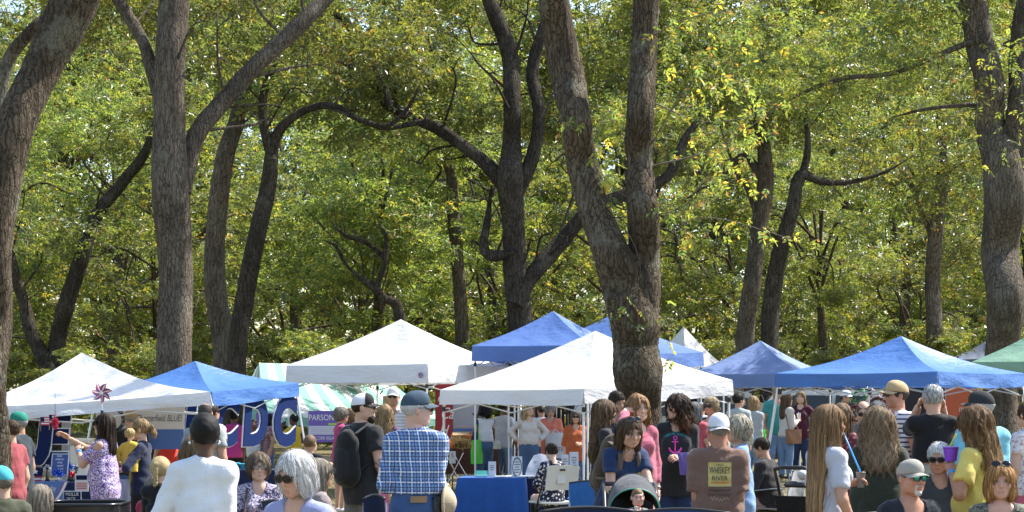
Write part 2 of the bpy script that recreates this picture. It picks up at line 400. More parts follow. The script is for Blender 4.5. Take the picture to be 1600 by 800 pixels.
# --- big leaning tree at the left edge
D = 17.5; p1 = foot([(-14, 700, 60), (-14, 600, 58), (-12, 500, 60), (-6, 400, 64), (5, 300, 64), (27, 200, 64), (60, 100, 66), (108, 0, 72), (155, -120, 76), (215, -260, 76), (260, -420, 66)], D, 62)
s2 = [(-14, 250, 22), (8, 110, 22), (45, 55, 20), (90, 10, 18), (140, -50, 14)]
C = np.array([[X(60, D), D, 7.5], [-7, 17, 8.2], [-3.2, 18.5, 8.6], [-5, 19, 9.5], [-2.6, 16.4, 9.8], [-7.5, 18, 10]])
build_tree('pecan_tree', 'thick lichened tree trunk leaning right at the left edge of the picture', 'tree', (X(0, D), D, 0), [(*pxpath(p1, D), 28), (*pxpath(s2, D + .9), 12)], BK_B, crown_clusters(C, 1.2, 70, .12, 3, .06), 'big trees among the stalls', 5)
# --- tall straight trunk behind the left canopies
D = 37.0; p1 = foot([(272, 560, 54), (272, 430, 54), (268, 300, 60), (266, 200, 54), (267, 90, 52), (270, -10, 50), (275, -150, 46), (285, -330, 36)], D, 58)
l1 = [(262, 190, 26), (240, 120, 24), (222, 62, 20), (180, -8, 18), (140, -90, 12)]
l2 = [(285, 300, 32), (306, 215, 31), (345, 165, 29), (400, 105, 28), (468, 42, 26), (520, -15, 24), (600, -90, 18)]
C = np.concatenate([rand_clusters(300, 640, -160, 140, D + 1.5, D + 5, 18, 1), rand_clusters(20, 300, -200, 60, D + 1, D + 5, 20, 2)])
build_tree('pecan_tree', 'tall straight grey trunk with side limbs behind the left white canopy', 'tree', (X(272, D), D, 0), [(*pxpath(p1, D), 26), (*pxpath(l1, D, .15), 12), (*pxpath(l2, D, .2), 14)], BK_A, crown_clusters(C, .95, 85, .125, 4, .06), 'big trees among the stalls', 15)
# --- pair of trunks left of centre
D = 47.0; p1 = foot([(350, 560, 36), (336, 450, 34), (337, 360, 34), (352, 250, 31), (372, 170, 26), (380, 60, 22), (370, -60, 16)], D, 44)
build_tree('pecan_tree', 'slightly bent trunk, left of the dark leaning pair behind the blue canopy', 'tree', (X(350, D), D, 0), [(*pxpath(p1, D), 18)], BK_A, crown_clusters(rand_clusters(230, 470, -120, 150, D - 3, D + 3, 16, 31), 1.3, 100, .15, 5, .05), 'big trees among the stalls', 25)
D = 45.5; p1 = foot([(370, 560, 31), (380, 480, 30), (398, 390, 29), (418, 290, 26), (430, 215, 19), (470, 175, 13), (520, 165, 11), (560, 186, 10), (605, 196, 8), (640, 165, 6), (660, 120, 4)], D, 40)
l2 = [(424, 250, 18), (410, 160, 14), (440, 60, 10), (430, -40, 6)]
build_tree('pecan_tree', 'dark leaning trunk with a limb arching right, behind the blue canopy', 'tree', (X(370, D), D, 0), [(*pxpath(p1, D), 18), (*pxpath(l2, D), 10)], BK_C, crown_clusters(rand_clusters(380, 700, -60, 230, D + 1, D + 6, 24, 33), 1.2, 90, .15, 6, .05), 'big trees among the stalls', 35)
# --- V shaped dark trunks far left
D = 58.0; p1 = foot([(85, 555, 30), (105, 480, 27), (128, 410, 25), (150, 340, 22), (190, 285, 19), (232, 225, 16), (260, 120, 12)], D, 34)
l2 = [(78, 580, 26), (50, 520, 22), (36, 470, 19), (22, 420, 17), (10, 340, 13)]
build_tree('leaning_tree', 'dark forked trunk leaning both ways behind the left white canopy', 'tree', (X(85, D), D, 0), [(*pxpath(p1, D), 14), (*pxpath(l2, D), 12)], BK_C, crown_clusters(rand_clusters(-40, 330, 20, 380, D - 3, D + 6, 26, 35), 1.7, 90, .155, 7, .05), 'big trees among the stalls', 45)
# --- centre tree with sweeping limbs
D = 46.0; p1 = foot([(814, 520, 42), (806, 430, 38), (803, 350, 37), (798, 285, 40), (800, 220, 31), (800, 160, 29), (795, 80, 27), (765, 5, 23), (730, -90, 18)], D, 50)
ls = [[(800, 305, 28), (770, 268, 24), (738, 238, 21), (680, 198, 19), (612, 168, 18), (586, 130, 17), (572, 80, 15), (545, 40, 15), (520, 20, 12), (470, -20, 8)],
      [(806, 300, 30), (832, 245, 23), (842, 180, 21), (832, 110, 20), (850, 40, 17), (870, -40, 13)],
      [(806, 478, 30), (824, 440, 29), (850, 408, 28), (882, 372, 26), (920, 330, 24), (975, 305, 21), (1040, 278, 18), (1072, 215, 14), (1110, 165, 10)],
      [(660, 190, 9), (600, 200, 8), (560, 185, 7), (500, 165, 5)], [(610, 168, 11), (590, 110, 9), (540, 100, 7), (460, 66, 5)],
      [(805, 395, 16), (770, 400, 18), (756, 385, 16), (762, 340, 11), (768, 290, 8)]]
C = np.concatenate([rand_clusters(480, 900, -150, 200, D + 1.5, D + 6, 38, 6), rand_clusters(860, 1160, -120, 260, D + 1.5, D + 5, 24, 7)])
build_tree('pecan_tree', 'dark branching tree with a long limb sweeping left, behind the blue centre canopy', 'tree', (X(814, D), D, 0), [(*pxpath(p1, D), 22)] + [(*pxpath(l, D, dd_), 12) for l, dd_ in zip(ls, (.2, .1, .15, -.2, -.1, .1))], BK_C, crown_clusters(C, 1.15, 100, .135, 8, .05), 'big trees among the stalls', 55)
# --- big forked tree in the middle foreground
D = 25.3
p1 = foot([(1004, 660, 62), (1002, 625, 64), (996, 585, 80), (992, 545, 76), (990, 500, 82), (978, 450, 84), (955, 400, 60), (930, 330, 54), (910, 250, 52), (900, 190, 52), (888, 120, 54), (872, 40, 52), (862, -30, 50), (850, -150, 46), (830, -300, 36)], D, 60)
l2 = [(994, 520, 60), (1004, 455, 58), (1008, 400, 54), (1004, 330, 48), (999, 250, 46), (1000, 180, 46), (1006, 90, 44), (1010, 0, 42), (1018, -120, 38), (1040, -260, 28)]
tw = []; rng = np.random.default_rng(5); CL = []
for (a, b, c, r) in [((1015, 230), (1080, 130), (1150, 120), .012), ((1012, 130), (1040, 60), (1120, 55), .012), ((1018, 260), (1120, 230), (1240, 150), .014), ((1020, 160), (1100, 190), (1190, 180), .010), ((1015, 60), (1070, 30), (1190, 5), .012), ((1020, 390), (1100, 340), (1260, 380), .010), ((985, 520), (955, 480), (925, 490), .008), ((1020, 540), (1040, 500), (1048, 545), .008), ((905, 200), (880, 180), (870, 190), .007), ((1010, 330), (940, 270), (945, 180), .006), ((1012, 300), (1060, 330), (1150, 210), .009), ((960, 420), (920, 400), (890, 395), .006), ((1005, 450), (990, 380), (930, 300), .006), ((985, 510), (1010, 490), (1045, 520), .006)]:
    d0 = D - .35; P = spline([at(*a, D), at(*b, d0 - .1), at(*c, d0 - rng.uniform(0, .6))], 8); tw.append((P, r))
    k = int(np.hypot(c[0] - a[0], c[1] - a[1]) / 9)
    if a[1] in (420, 450): k = 0
    for t in np.linspace(.35, 1, max(k, 3 if k else 0)): CL.append(P[int(t * (len(P) - 1))] + rng.normal(0, .13, 3))
CL += list(rand_clusters(1030, 1200, 10, 300, D - .8, D + .5, 70, 9))
CL += [at(x, y, D - .45) for x, y in ((900, 180), (912, 188), (885, 190), (965, 490), (950, 500), (1045, 535), (1050, 560), (975, 480), (1000, 505), (1040, 470))]
V1 = sprays(np.array(CL), 7, .082, rng, .22, .12, 1.0, .45)
Ctop = np.array([[1.5, 25, 11.6], [3.2, 26, 12.2], [.2, 24.6, 12.6], [2.4, 27, 13.4], [4.2, 25.4, 13.2], [-.6, 26.3, 13.6], [1, 25, 14.6]])
V2 = crown_clusters(Ctop, 1.0, 60, .12, 10, .15)
cr = (np.concatenate([V1[0], V2[0]]), np.concatenate([V1[1], V2[1] + len(V1[0])]), np.concatenate([V1[2], V2[2]]))
build_tree('pecan_tree', 'big gnarled tree forking into two stems in the middle of the fair', 'tree', (X(1002, D), D, 0), [(*pxpath(p1, D), 30), (*pxpath(l2, D - .06), 24)], BK_B, cr, 'big trees among the stalls', 65, tw)
# --- big tree at the right
D = 38.0
p1 = foot([(1568, 640, 58), (1567, 560, 55), (1567, 470, 57), (1568, 390, 60), (1568, 320, 66), (1562, 255, 62), (1550, 200, 50), (1543, 130, 46), (1533, 60, 45), (1524, -20, 44), (1515, -150, 38), (1500, -300, 30)], D, 64)
l2 = [(1574, 310, 44), (1584, 230, 42), (1590, 160, 40), (1597, 80, 36), (1610, -20, 34), (1640, -160, 26)]
l3 = [(1536, 62, 12), (1500, 72, 10), (1440, 98, 9), (1390, 115, 8), (1320, 122, 8), (1260, 142, 6), (1210, 170, 4)]
l4 = [(1548, 165, 8), (1500, 165, 7), (1440, 172, 6), (1390, 185, 4)]
tw = [(spline([at(1550, 200, D), at(1590, 120, D - .5), at(1600, 180, D - .6)], 8), .015), (spline([at(1545, 100, D), at(1530, 140, D - .6), at(1525, 200, D - .7)], 8), .012)]
V1 = sprays(np.concatenate([rand_clusters(1515, 1610, 60, 260, D - 1.1, D - .5, 60, 12)]), 7, .115, rng, .22, .03, .7, .42)
V2 = crown_clusters(np.concatenate([rand_clusters(1180, 1560, -80, 150, D - .5, D + 4, 20, 13), rand_clusters(1380, 1700, -260, -60, D - 1, D + 3, 8, 14)]), 1.0, 100, .125, 11, .06)
cr = (np.concatenate([V1[0], V2[0]]), np.concatenate([V1[1], V2[1] + len(V1[0])]), np.concatenate([V1[2], V2[2]]))
build_tree('pecan_tree', 'thick furrowed trunk forking high up behind the right blue canopy', 'tree', (X(1568, D), D, 0), [(*pxpath(p1, D), 28), (*pxpath(l2, D + .1), 20), (*pxpath(l3, D - .1, .15), 8), (*pxpath(l4, D, .15), 8)], BK_A, cr, 'big trees among the stalls', 75, tw)
# --- right-centre pair
D = 52.0; p1 = foot([(1166, 530, 30), (1174, 450, 29), (1186, 360, 28), (1196, 290, 26), (1192, 230, 22), (1180, 150, 15), (1190, 60, 10)], D, 34)
l2 = [(1196, 290, 16), (1165, 245, 13), (1130, 270, 11), (1095, 270, 8), (1050, 275, 5)]; l3 = [(1180, 330, 9), (1165, 290, 8), (1150, 270, 6), (1120, 180, 5)]
build_tree('pecan_tree', 'slim curved trunk, left of the two behind the pale blue canopy', 'tree', (X(1166, D), D, 0), [(*pxpath(p1, D), 16), (*pxpath(l2, D), 10), (*pxpath(l3, D), 8)], BK_A, crown_clusters(rand_clusters(1040, 1330, -60, 210, D - 3, D + 4, 24, 37), 1.4, 95, .15, 12, .05), 'big trees among the stalls', 85)
D = 50.5; p1 = foot([(1203, 530, 30), (1208, 460, 29), (1220, 390, 27), (1238, 325, 23), (1250, 275, 18), (1285, 285, 11), (1330, 284, 8), (1380, 270, 5), (1425, 245, 2)], D, 34)
l2 = [(1248, 290, 15), (1262, 230, 11), (1255, 140, 8)]
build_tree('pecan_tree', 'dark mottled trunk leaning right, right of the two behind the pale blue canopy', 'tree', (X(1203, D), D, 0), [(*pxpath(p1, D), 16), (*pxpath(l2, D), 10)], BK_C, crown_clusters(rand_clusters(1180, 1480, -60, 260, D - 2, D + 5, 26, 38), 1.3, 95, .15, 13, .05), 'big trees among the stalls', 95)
D = 57.0; p1 = foot([(1460, 520, 28), (1459, 440, 26), (1460, 370, 24), (1470, 290, 20), (1475, 200, 14)], D, 30)
l2 = [(1460, 380, 9), (1440, 330, 8), (1420, 280, 6), (1370, 230, 4)]
build_tree('pecan_tree', 'slim upright trunk left of the thick tree at the right', 'tree', (X(1460, D), D, 0), [(*pxpath(p1, D), 14), (*pxpath(l2, D), 8)], BK_A, crown_clusters(rand_clusters(1330, 1620, 40, 330, D - 3, D + 4, 24, 39), 1.4, 95, .15, 14, .05), 'big trees among the stalls', 105)
D = 60.0; p1 = foot([(722, 520, 24), (716, 420, 22), (708, 330, 21), (700, 260, 14), (650, 200, 9)], D, 28)
build_tree('pecan_tree', 'slim grey trunk left of the dark branching tree in the centre', 'tree', (X(722, D), D, 0), [(*pxpath(p1, D), 14)], BK_D, crown_clusters(rand_clusters(600, 830, 60, 330, D - 1, D + 6, 22, 40), 1.6, 95, .155, 15, .05), 'big trees among the stalls', 115)
D = 57.0; p1 = foot([(625, 500, 20), (600, 465, 14), (572, 440, 13), (555, 430, 9)], D, 24)
l2 = [(586, 452, 9), (600, 415, 9), (603, 370, 8), (590, 345, 5)]; l3 = [(598, 400, 8), (570, 378, 8), (540, 368, 7), (515, 345, 4)]; l4 = [(560, 432, 6), (538, 410, 6), (525, 385, 6), (505, 375, 4)]
build_tree('twisted_tree', 'small twisted dark tree with crooked limbs above the white centre-left canopy', 'tree', (X(625, D), D, 0), [(*pxpath(q, D), 10) for q in (p1, l2, l3, l4)], BK_C, crown_clusters(rand_clusters(480, 650, 300, 480, D + .5, D + 4, 14, 42), 1.1, 80, .15, 16, .2), 'big trees among the stalls', 125)
# --- woodland behind
ti = 0; rng = np.random.default_rng(99)
for row, (d, step, x0, sc_, hz) in enumerate([(63, 7.0, -18, .95, 8.0), (71, 7.2, -21, 1.05, 5.5), (82, 8.0, -24, 1.2, 10.5), (86, 8.4, -26, 1.15, 5.0), (101, 7.0, -31, 1.45, 15.0), (106, 7.6, -33, 1.5, 20.5), (103, 9.0, -31, 1.3, 6.5)]):
    x = x0
    while x < -x0 + 1:
        k = ti % 4; xx = x + rng.uniform(-1.4, 1.4); dd = d + rng.uniform(-2.5, 2.5); s_ = sc_ * rng.uniform(.88, 1.12); zc = hz * rng.uniform(.9, 1.1)
        t = empty('woodland_tree', (xx, dd, 0), 0, 'leafy green tree deep in the woods behind the stalls', 'tree', 'woodland trees behind the fair')
        ln = rng.uniform(-.6, .6); hgt = zc - 2.5
        V, F = trunk_mesh(np.array([[0, 0, -.1], [ln * .2, 0, .5], [ln * .5, 0, hgt * .5], [ln, 0, hgt]]), np.array([.34, .25, .2, .13]) * s_, ti, 10, .07, dens=5)
        obj('trunk', V, F, BK_D if ti % 3 else BK_C, t)
        o = link('crown', TPL[k][0], t, (ln, 0, zc)); o2 = link('limbs', TPL[k][1], t, (ln, 0, zc))
        for q in (o, o2): q.scale = (s_, s_, s_ * rng.uniform(.85, 1.05)); q.rotation_euler = (0, 0, (ti * 1.3) % 6.28)
        o2.rotation_euler = o.rotation_euler; o2.scale = o.scale; ti += 1; x += step
for i in range(10):
    xx = -15 + i * 3.3 + rng.uniform(-.7, .7); dd = 56 + rng.uniform(-2, 3); s_ = rng.uniform(.6, .95)
    t = empty('understory_shrub', (xx, dd, 0), 0, 'low leafy shrub at the foot of the woods behind the stalls', 'shrub', 'shrubs at the foot of the woods')
    mb = MB()
    for q in range(4): mb.tube(spline([[rng.uniform(-.15, .15), rng.uniform(-.15, .15), -.05], [rng.normal(0, .3), rng.normal(0, .3), .9], [rng.normal(0, .7), rng.normal(0, .6), 2.0]], 4), np.linspace(.05, .02, 9), 6, False)
    mb.build('stem', BK_C, t, True)
    o = link('crown', TPS[i % 2][0], t, (0, 0, 2.0 * s_ + .55)); o.scale = (s_, s_, s_ * .85); o.rotation_euler = (0, 0, i * 1.1)
rngf = np.random.default_rng(123)
C = np.stack([rngf.uniform(-55, 55, 240), rngf.uniform(108, 128, 240), rngf.uniform(0, 31, 240)], 1)
P = blob_points(C, rngf.uniform(2, 4, 240), np.full(240, 48), rngf, .8); V, F, col = sprays(P, 5, .95, rngf, .08, .0, .4, .6)
tag(obj('distant_woodland', V, F, LEAF, None, False, col), 'dense far woodland filling the back of the view', 'woodland', kind='stuff')
# ================================================================ canopies
def fabric(name, col, tr=.22, rough=.7, wrinkle=.4):
    key = ('fabric', name, col)
    if key in _mats: return _mats[key]
    m, nt, b = newmat(name); co = objco(nt)
    n = noise(nt, co, 3, 4); c = mixc(nt, n, tuple(x * .93 for x in col), col)
    nt.links.new(c, b.inputs['Base Color']); b.inputs['Roughness'].default_value = rough; b.inputs['Specular IOR Level'].default_value = .35
    t = N(nt, 'BsdfTranslucent'); nt.links.new(c, t.inputs['Color'])
    mx = N(nt, 'MixShader'); mx.inputs[0].default_value = tr
    nt.links.new(b.outputs[0], mx.inputs[1]); nt.links.new(t.outputs[0], mx.inputs[2])
    nt.links.new(mx.outputs[0], nt.nodes['Material Output'].inputs['Surface'])
    h = mth(nt, 'ADD', noise(nt, mapping(nt, co, (1, 1, 2.5), (0, 0, .6)), 5, 4, .6), mth(nt, 'MULTIPLY', noise(nt, co, 30, 3), .15))
    bump(nt, b, h, wrinkle, .06); _mats[key] = m; return m
WHITE_F = fabric('white_canopy', (.80, .81, .84)); BLUE_F = fabric('blue_canopy', (.10, .235, .60), .25, .45)
PERI_F = fabric('periwinkle_canopy', (.19, .27, .51), .2, .6); ROYAL_F = fabric('royal_canopy', (.12, .22, .54), .28, .5)
GREEN_F = fabric('green_canopy', (.25, .43, .32), .2, .6); GREY_F = fabric('slate_canopy', (.22, .26, .36), .2, .6)
TEAL_S = fabric('teal_stripe', (.25, .50, .42), .25, .6); WHITE_S = fabric('white_stripe', (.80, .80, .78), .25, .6)
POLE = plain('white_pole', (.72, .73, .74), .35, .2); POLE_G = plain('grey_pole', (.42, .43, .44), .35, .6); BLACKP = plain('black_plastic', (.02, .02, .022), .4)
def solve_sq(xF, xL, xR, S):
    best = None
    for d in np.arange(15, 80, .25):
        F = np.array([X(xF, d), d])
        for th in np.radians(np.arange(-25, 76, 1.0)):
            L = F + S * np.array([-math.cos(th), math.sin(th)]); Rr = F + S * np.array([math.sin(th), math.cos(th)])
            e = abs(800 + FPX * L[0] / L[1] - xL) + abs(800 + FPX * Rr[0] / Rr[1] - xR)
            if best is None or e < best[0]: best = (e, d, th, F, L, Rr)
    return best[1:]
CAN = {}
def canopy(key, label, xF, xL, xR, S, ytop, ybot, ypk, mat, splay=0.0, sag=.06, trim=None, seed=1, yL=None, yR=None, legmat=None, pk=None):
    d, th, F, L, Rr = solve_sq(xF, xL, xR, S); B = L + Rr - F; cen = (F + B) / 2
    zt, zb = Z(ytop, d), Z(ybot, d); rng = np.random.default_rng(seed)
    zo = {0: 0, 1: 0 if yL is None else Z(yL, L[1]) - zb, 2: 0, 3: 0 if yR is None else Z(yR, Rr[1]) - zb}
    zo[2] = zo[1] + zo[3]
    q2 = [F, L, B, Rr]; top = [np.array([*q, zt + zo[i]]) for i, q in enumerate(q2)]; bot = [np.array([*q, zb + zo[i]]) for i, q in enumerate(q2)]
    c2 = cen if pk is None else np.array([X(pk, cen[1]), cen[1]])
    peak = np.array([*c2, Z(ypk, cen[1])]); g0 = gz(*cen)
    root = empty('pop_up_canopy', (*cen, g0), 0, label, 'canopy', 'canopies of the fair'); o = np.array([*cen, g0])
    mb = MB(); m = 18; cen3 = np.array([*cen, 0])
    for i in range(4):
        a, b = top[i], top[(i + 1) % 4]; P = np.zeros((m + 1, m + 1, 3)); ph = rng.uniform(0, 6, 6)
        for r_ in range(m + 1):
            t = r_ / m
            for k in range(m + 1):
                u = k / m; e = a + (b - a) * u; p = e + (peak - e) * t
                side = 4 * u * (1 - u)
                p = p - np.array([0, 0, sag * (math.sin(math.pi * t) * (1 + .9 * side) + .25 * side * (1 - t))])
                if 0 < r_ < m:
                    edge = min(side * 1.6, 1)
                    p[2] += edge * (1 - t) * (.011 * math.sin(9 * u + 5 * t + ph[0]) + .008 * math.sin(21 * u - 9 * t + ph[1]) + .006 * math.sin(37 * (u - .5) * (1.2 - t) + ph[2])) + .008 * math.sin(14 * (u - .5) / (1.05 - t) + ph[3]) * edge * t * (1 - t) * 3
                P[r_, k] = p - o
        mb.grid(P)
    V = np.concatenate(mb.v); obj('roof', V, mb.f, mat, root)
    vo = (zt - zb)
    for i in range(4):
        a, b = top[i], top[(i + 1) % 4]; ab, bb = bot[i], bot[(i + 1) % 4]; nn = nrm(np.array([*(((a + b) / 2)[:2] - cen), 0])); P = np.zeros((7, 29, 3)); ph = rng.uniform(0, 6, 4)
        for r_ in range(7):
            t = r_ / 6
            for k in range(29):
                u = k / 28; p = (a * (1 - t) + ab * t) * (1 - u) + (b * (1 - t) + bb * t) * u; s4 = 4 * u * (1 - u)
                p = p - np.array([0, 0, sag * .25 * s4 + .012 * t * math.sin(6 * u + ph[2])])
                p = p + nn * (.006 + min(1, s4 * 2) * t * (.016 * math.sin(11 * u + ph[0] + t * 3) + .012 * math.sin(23 * u + ph[1] - 2 * t)) + .02 * t)
                P[r_, k] = p - o
        mv = MB(); mv.grid(P); mv.build('valance', mat if trim is None else trim, root, True)
    for i in range(4):
        c = top[i]; out = nrm(np.array([*(c[:2] - cen), 0])); inn = c - out * .05
        fp = inn + out * splay; fp[2] = gz(fp[0], fp[1]); tp = inn.copy(); tp[2] = c[2] - .06
        mid = (tp * .45 + fp * .55); ml = MB()
        ml.box((0, 0, 0), (1, 1, 1)); ml.v.pop(); ml.f = []; ml.n = 0
        ml.tube([tp - o, mid - o], .019, 4); ml.tube([mid - o, fp - o + np.array([0, 0, .01])], .015, 4)
        ml.box(fp - o + np.array([0, 0, .008]), (.09, .09, .014))
        leg = ml.build('leg', legmat or POLE, root)
        mc = MB(); mc.box(tp - o + np.array([0, 0, -vo - .01]), (.055, .055, .07), bev=.008); mc.build('leg_bracket', BLACKP, leg)
        # scissor truss along the edge from corner i to i+1
        a_, b_ = top[i] + np.array([0, 0, -.08]), top[(i + 1) % 4] + np.array([0, 0, -.08]); a_ = a_ + nrm(np.append(cen - a_[:2], 0)) * .06; b_ = b_ + nrm(np.append(cen - b_[:2], 0)) * .06
        mt = MB(); dz = np.array([0, 0, -(vo + .04)])
        h = (a_ + b_) / 2; q1 = (a_ + h) / 2; q3 = (h + b_) / 2
        for s_, e_ in ((a_, h + dz), (a_ + dz, h), (h, b_ + dz), (h + dz, b_)):
            mt.tube([s_ - o, e_ - o], .010, 4)
        mt.build('scissor_bar', legmat or POLE, root)
    CAN[key] = dict(d=d, th=th, F=F, L=L, R=Rr, B=B, cen=cen, zt=zt, zb=zb, root=root, peak=peak, o=o)
    return root
canopy('A', 'wide white canopy with drooping front edge at the far left', 328, -80, 326, 2.95, 612, 632, 551, WHITE_F, .25, .10, yL=658, seed=3, pk=128)
canopy('B', 'royal blue slant-leg canopy with big letters hanging under its edge', 331, 145, 465, 2.44, 612, 634, 564, BLUE_F, .32, .06, yR=619, seed=4, pk=305)
canopy('C', 'tall white canopy with deep valance and small badge, left of centre', 668, 447, 797, 3.05, 568, 597, 499, WHITE_F, 0, .05, seed=5)
canopy('D', 'low white canopy behind the big forked tree in the centre', 912, 688, 1145, 3.05, 607, 632, 517, WHITE_F, 0, .05, seed=6, yR=617, pk=930)
canopy('E', 'blue canopy with the highest peak, behind the centre white canopy', 925, 738, 985, 2.3, 538, 562, 486, ROYAL_F, 0, .05, seed=7)
canopy('F', 'blue canopy half hidden behind the big forked tree', 1012, 800, 1097, 3.2, 552, 575, 494, ROYAL_F, 0, .05, seed=8, yR=572)
canopy('G', 'small white steep peaked canopy between blue canopies', 1072, 1004, 1132, 1.6, 572, 588, 510, WHITE_F, 0, .05, seed=9)
canopy('H', 'periwinkle blue canopy between the white and bright blue canopies', 1252, 1072, 1300, 2.44, 583, 604, 532, PERI_F, 0, .05, seed=10)
canopy('I', 'bright blue slant-leg canopy on the right with dark valance', 1465, 1212, 1599, 2.44, 580, 602, 525, BLUE_F, .32, .07, seed=11)
canopy('J', 'green canopy cut by the right edge of the picture', 1690, 1518, 1790, 2.2, 562, 584, 496, GREEN_F, 0, .05, seed=12)
canopy('K', 'distant slate grey canopy beside the thick right trunk', 1545, 1478, 1600, 1.9, 560, 575, 534, GREY_F, 0, .05, seed=13)
canopy('M', 'small pale grey canopy far behind the bright blue canopy', 1345, 1288, 1392, 1.6, 622, 640, 590, WHITE_F, 0, .05, seed=14)
# badge on the valance of the tall white canopy
# ---------------------------------------------------------------- lettering
def text_np(s, size=1.0, extrude=0.0, shear=0.0, offset=0.0, sx=1.0, spacing=1.0):
    cu = bpy.data.curves.new('t', 'FONT'); cu.body = s; cu.size = size; cu.extrude = extrude; cu.shear = shear; cu.offset = offset
    cu.align_x = 'CENTER'; cu.align_y = 'CENTER'; cu.space_character = spacing; cu.resolution_u = 4
    o = bpy.data.objects.new('t', cu); sc.collection.objects.link(o)
    dg = bpy.context.evaluated_depsgraph_get(); me = bpy.data.meshes.new_from_object(o.evaluated_get(dg))
    V = np.array([v.co for v in me.vertices]).reshape(-1, 3); F = [list(p.vertices) for p in me.polygons]
    bpy.data.objects.remove(o); bpy.data.curves.remove(cu); bpy.data.meshes.remove(me)
    if len(V): V[:, 0] *= sx
    return V, F
CAPH = float(np.ptp(text_np('H')[0][:, 1])); print('CAPH', CAPH)
_tn = text_np
def text_np(s, size=1.0, extrude=0.0, shear=0.0, offset=0.0, sx=1.0, spacing=1.0):
    """size is the height of a capital letter"""
    return _tn(s, size / CAPH, extrude, shear, offset, sx, spacing)
def frame(u, v, c):
    """maps local (x,y,z) to c + x u + y v + z (u x v)"""
    u = nrm(u); v = nrm(v); w_ = np.cross(u, v); M = np.stack([u, v, w_], 1); c = np.asarray(c, float)
    return lambda V: np.asarray(V) @ M.T + c
def lettering(name, s, fr, size, mat, parent, off=(0, 0, .004), **kw):
    V, F = text_np(s, size, **kw); return obj(name, fr(V + np.array(off)), F, mat, parent, False)
def panel(mb, fr, w_, h_, t_=.012, bev=0):
    V = MB().box((0, 0, -t_ / 2), (w_, h_, t_), bev=bev); mb.add(fr(np.concatenate(V.v)), V.f); return mb
INK_W = plain('white_ink', (.8, .8, .8), .6, var=.03); INK_G = plain('grey_ink', (.12, .13, .15), .6); INK_R = plain('red_ink', (.55, .03, .04), .6)
NAVY = plain('navy_board', (.010, .018, .07), .85, 0, .15); BLUEB = plain('blue_board', (.008, .024, .11), .85, 0, .15); WHITEB = plain('white_board', (.75, .76, .78), .5, var=.04)
def sign_letter(ch, px, py, d, hpx, dirv, label, mat, wx=1.0):
    h = hpx * d / FPX; c = at(px, py, d); u = np.array([*dirv, 0]); fr = frame(u, (0, 0, 1), c)
    r = empty('letter_sign', c, 0, label, 'letter sign', 'big letters hung under the canopies'); iv = lambda V: fr(V) - c
    V, F = text_np(ch, h, .012, .12, h * .098, wx); obj('border', iv(V - [0, 0, .012]), F, WHITEB, r, False)
    V, F = text_np(ch, h, .014, .12, h * .076, wx); obj('letter_face', iv(V + [0, 0, .004]), F, mat, r, False)
    mb = MB(); mb.tube(iv(np.array([[-.08, h * .4, -.02], [-.1, h * .52, -.02]])), .004, 4); mb.tube(iv(np.array([[.1, h * .4, -.02], [.12, h * .52, -.02]])), .004, 4); mb.build('hanging_cord', BLACKP, r)
cb = CAN['B']; ed = nrm(cb['R'] - cb['F'])
for ch, px, t, lab in (('C', 352, .16, 'big blue letter C nearest the left canopy under the blue canopy edge'), ('D', 397, .5, 'big blue letter D in the middle under the blue canopy edge'), ('C', 443, .80, 'big blue letter C by the slanted leg of the blue canopy')):
    dd = cb['F'][1] + (cb['R'] - cb['F'])[1] * t; sign_letter(ch, px, 662, dd + .07, 68, ed, lab, BLUEB, .84)
sign_letter('U', 42, 690, 22.3, 84, (1, 0), 'big navy letter U hanging beside the left trunk', NAVY, .8)
sign_letter('E', 79, 687, 22.35, 82, (1, 0), 'big navy letter E hanging next to the letter U', NAVY, .78)
sign_letter('I', 296, 655, 26.5, 60, (1, 0), 'dark blue letter I behind the grey shirted man under the canopies', BLUEB, .8)
# badge on canopy C
c = CAN['C']; ed = nrm(c['F'] - c['L']); pt = c['F'] - ed * .12; nn = np.array([ed[1], -ed[0]])
fr = frame(np.array([*ed, 0]), (0, 0, 1), np.array([*(pt + nn * .045), (c['zt'] + c['zb']) / 2 - .04]) - c['o'])
a = np.linspace(0, 2 * np.pi, 16, endpoint=False); V = np.column_stack([.05 * np.cos(a), .05 * np.sin(a), 0 * a])
bd = obj('badge', fr(V), [list(range(16))], plain('badge_blue', (.10, .13, .42), .5), c['root'], False)
lettering('badge_print', 'EZ', fr, .07, plain('badge_orange', (.8, .4, .3), .5), bd)
# ---------------------------------------------------------------- striped marquee tent
root = empty('striped_tent', (X(540, 50), 50, 0), 0, 'green and white striped marquee tent behind the canopies, left of centre', 'tent'); o = np.array([X(540, 50), 50, 0])
rg0, rg1 = at(405, 567, 51), at(585, 572, 56); ev0, ev1 = at(418, 652, 46.5), at(712, 655, 53); bl0 = at(352, 640, 54); n = 17
for i in range(n):
    t0, t1 = i / n, (i + 1) / n; P = np.zeros((9, 3, 3))
    for r_ in range(9):
        for k in range(3):
            t = t0 + (t1 - t0) * k / 2; q = r_ / 8; a_, b_ = rg0 + (rg1 - rg0) * t, ev0 + (ev1 - ev0) * t
            P[r_, k] = a_ + (b_ - a_) * q - np.array([0, 0, .22 * math.sin(math.pi * q)]) - o
    mb = MB(); mb.grid(P[:, ::-1]); mb.build('roof_stripe', TEAL_S if i % 2 == 0 else WHITE_S, root, True)
